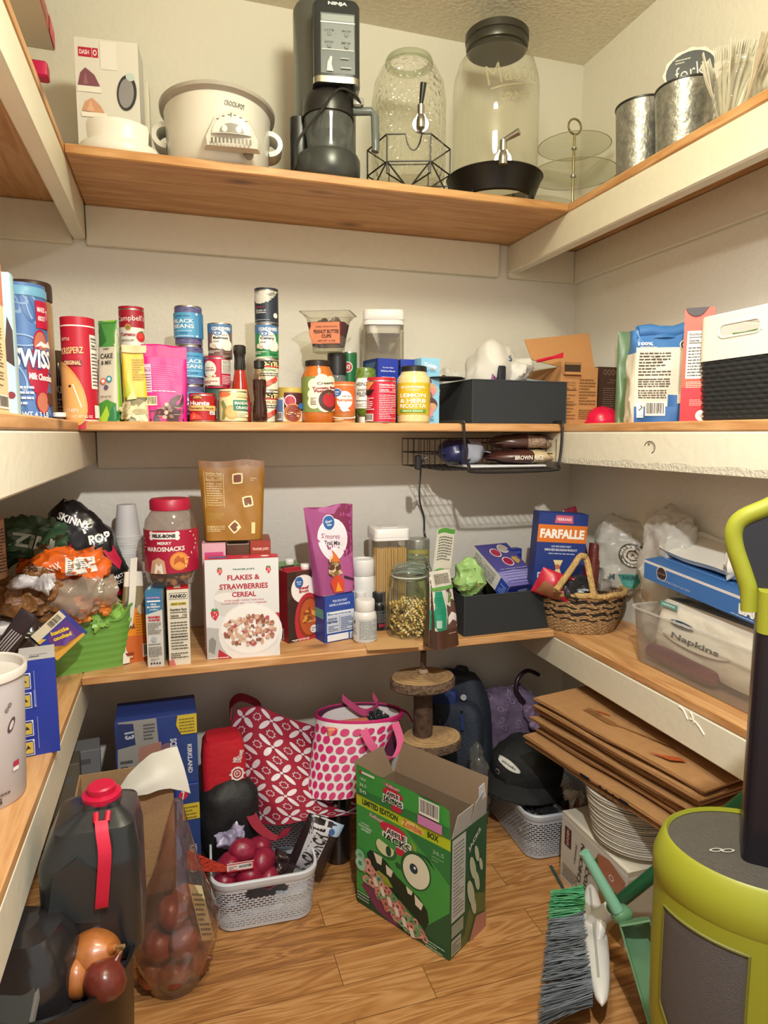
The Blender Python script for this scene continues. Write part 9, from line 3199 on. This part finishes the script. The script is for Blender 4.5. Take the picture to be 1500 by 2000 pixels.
# black bin with onions
bzt = .44
q = Pz(256,1895, bzt)
bxc, byc = q.x - .118, q.y + .06
o = thing('black_bin', 'large round black bin holding loose onions below the black jug', 'bin',(bxc, byc,0),0)
b = MB(); b.lathe([(.115,0),(.12,.006),(.135, bzt * .95),(.14, bzt),(.132, bzt),(.125, bzt * .9),(.11,.02),(0,.018)], mat('#131214',.35),64, True, False,.87,.87); b.build('tub', o)
b = MB(); b.lathe([(.0, bzt - .025),(.128, bzt - .025),(.128, bzt - .03),(0, bzt - .032)], mat('#1c1416',.8),48, False, False,.87,.87); b.build('inner_liner', o)
g_ = 'loose onions in the black bin'
ON = mat('#a8642f',.38,0,.15,30,.3,.3,(1,1,.2))
onion = [(186,1868,.043, 'large shiny brown onion in the black bin under the jug'),(148,1908,.032, 'small orange onion at the left of the large onion in the bin'),(205,1915,.033, 'dark onion at the right front of the black bin')]
for k,(px, py, r, lab) in enumerate(onion):
	yy = (1.085,1.03,1.06,1.06)[k]
	q = Py(px, py, yy)
	q.z = bzt - .025 + r * .75
	q = Vector((ray(px, py) * ((q.z - CAM_Z) / ray(px, py).z))) + Vector((0,0, CAM_Z))
	o = thing('onion', lab, 'onion', q, k * .7, g_)
	b = MB(); b.lathe([(0,-r * .82),(r * .45,-r * .75),(r * .85,-r * .42),(r,0),(r * .9, r * .38),(r * .55, r * .68),(r * .2, r * .86),(r * .10, r * 1.1),(0, r * 1.12)], ON if k < 2 else mat('#6a2c22',.3,0,.15,30,.3),32, False, False)
	M_ = Matrix.Rotation((.9,1.3,.6,.8)[k],3, 'Y') @ Matrix.Rotation(.5,3, 'X')
	b.v = [M_ @ v for v in b.v]
	b.build('bulb', o)
	b = MB(); b.tube([M_ @ Vector((0,0, r * 1.05)), M_ @ Vector((r * .1,0, r * 1.45))], r * .07, mat('#8a6a44',.8),6); b.build('stem', o)
# jug
jc = ray(203,1545) * 1.09 + Vector((0,0, CAM_Z))
zj0 = bzt - .024
o = thing('black_jug', 'black plastic gallon jug with red cap and red handle strip', 'jug',(jc.x - .020, jc.y + .005, zj0), facing(jc.x, jc.y) - .12)
hj = jc.z - zj0
JB = mat('#25282a',.30,0,.08,30,0,.3)
b = MB()
wj = .150
rings = []
for z, q, dx in ((0,.90,0),(.006,.97,0),(.02,1,0),(hj * .64,1.0,0),(hj * .68,.985,.001),(hj * .86,.80,.008),(hj * .90,.58,.013),(hj * .93,.40,.016),(hj * .96,.38,.016)):
	rings.append([(x + dx, y, z) for x, y in resample(rrect(wj * q, wj * q,.026 * q,3),64)])
b.loft(rings, JB)
a = Art(.1,.15)
b.loft([[(x - .016,-wj * .5 - dy, z) for x, z in ((-.046, hj * .36),(.030, hj * .30),(.034, hj * .62),(.0, hj * .74),(-.034, hj * .66))] for dy in (-.006,.0015)], mat('#2c3133',.28,0,0,30,0,.3)); b.build('jug_body', o)
b = MB(); b.lathe([(.027, hj * .945),(.0305, hj * .95),(.0305, hj * .985),(.028, hj * .99),(.022, hj * .995),(.022, hj * 1.03),(.019, hj * 1.04),(0, hj * 1.04)], mat('#b8123a',.35),40, True, True, c=(.016,0)); b.build('cap', o)
b = MB()
pts = [(.020,-wj * .36, hj * .905),(.022,-wj * .44, hj * .86),(.026,-wj * .535, hj * .76),(.023,-wj * .555, hj * .62),(.018,-wj * .545, hj * .44),(.017,-wj * .50, hj * .42)]
b.ribbon(spline(pts,6),(.019,0,0), mat('#c41a3a',.4),.004)
for s in (-1,1):
	b.tube([(.020 + s * .008,-wj * .36, hj * .90),(.020 + s * .009,-wj * .27, hj * .935)],.0045, mat('#c41a3a',.4),8)
b.build('handle_strip', o)

# onion bag
q = Pz(338,1962,0)
o = thing('onion_bag', 'tall clear plastic bag of red brown onions twisted up beside the jug', 'bag',(q.x + .005, q.y + .06,0),0)
hO = zat(352,1560,(q.x, q.y + .06))
NETM = clear('#ecd8cc',.10,.05,.5,22,3.0)
b = MB()
rings = []
rw = rad(q,88)
for j in range(31):
	t = j / 30
	prof = (.55 + .45 * sin(pi * min(1, t / .35) * .5)) if t < .35 else max(.10,1 - ((t - .35) / .65) ** .75 * .90)
	rings.append([((rw * prof * (1 + .10 * noise.noise(Vector((cos(a_) * 2, sin(a_) * 2, t * 5))) + .06 * sin(a_ * 7 + t * 6) * t)) * cos(a_) + .020 * t,(rw * .85 * prof * (1 + .06 * sin(a_ * 5 + t * 4) * t)) * sin(a_), hO * t) for a_ in [2 * pi * k / 56 for k in range(56)]])
b.loft(rings, NETM); b.build('clear_film', o)
b = MB(); b.surf(lambda u, v: Vector((rw * (.62 + .28 * u - .25 * v),-rw * (.55 - .2 * u) * (1 - .2 * v), hO * (.30 + .30 * v) - .02 * u)),6,10, mat('#c4bc94',.5)); b.art(Art(.05,.12).lines(.1,.1,.9,.9,9, '#6a6448',3), lambda x, y, f: Vector((rw * (.62 + .28 * x - .25 * y),-rw * (.55 - .2 * x) * (1 - .2 * y) - .001 - f, hO * (.30 + .30 * y) - .02 * x))); b.build('printed_tab', o)
g2 = 'onions in the tall clear bag'
spots = [(.0,-.03,.05),(.045,-.01,.055),(-.045,-.01,.05),(.0,.035,.05),(.022,-.035,.125),(-.03,-.02,.12),(.035,.02,.13),(-.015,.03,.125),(.0,-.012,.185),(.028,.012,.19)]
first = None
for k,(dx, dy, z) in enumerate(spots):
	r = .037
	if first is None:
		b = MB(); b.lathe([(0,-r * .82),(r * .45,-r * .75),(r * .85,-r * .42),(r,0),(r * .9, r * .38),(r * .55, r * .68),(r * .2, r * .86),(r * .10, r * 1.08),(0, r * 1.1)], mat('#8c452c',.35,0,.2,40,.35),28, False, False)
		first = b.build('onion'); q2 = first
	else:
		q2 = first.copy(); COL.objects.link(q2)
	q2.location = (o.location.x + dx * 1.0, o.location.y + dy, z)
	q2.rotation_euler = (k * 1.3, k * .7, k)
	tag(q2, 'red brown onion inside the tall clear bag on the floor', 'onion', g2)

# dark appliance in the lower left corner
ac = Pz(22,1962,.455)
ac -= Matrix.Rotation(-.35,3, 'Z') @ Vector((.02,-.062,0))
o = thing('countertop_appliance', 'glossy dark rounded appliance with silver edged panel in the lower left corner', 'appliance',(ac.x, ac.y,0),-.35)
b = MB(); b.loft([[(x * q, y * q, z) for x, y in resample(rrect(.17,.13,.05,8),72)] for z, q in ((0,.92),(.01,.97),(.34,1.0),(.45,.97),(.50,.86),(.525,.66),(.532,.3))], mat('#232122',.22,0,0,60,0,.4)); b.build('housing', o)
b = MB()
b.loft([[(x, y, z) for x, y, z in [(.02 + u * .05,-.064 + .030 * v,.445 + .05 * v) for u, v in rrect(1.5,1.6,.35,5)]], [(x, y - .004, z + .004) for x, y, z in [(.02 + u * .048,-.064 + .030 * v,.445 + .05 * v) for u, v in rrect(1.5,1.6,.35,5)]]], mat('#b9b8b0',.3,.7))
b.loft([[(x, y - .005, z + .005) for x, y, z in [(.02 + u * .043,-.064 + .026 * v,.445 + .043 * v) for u, v in rrect(1.5,1.6,.33,5)]], [(x, y - .0065, z + .0065) for x, y, z in [(.02 + u * .042,-.064 + .025 * v,.445 + .041 * v) for u, v in rrect(1.5,1.6,.33,5)]]], mat('#4a4e4c',.15,.2))
b.build('control_panel', o)
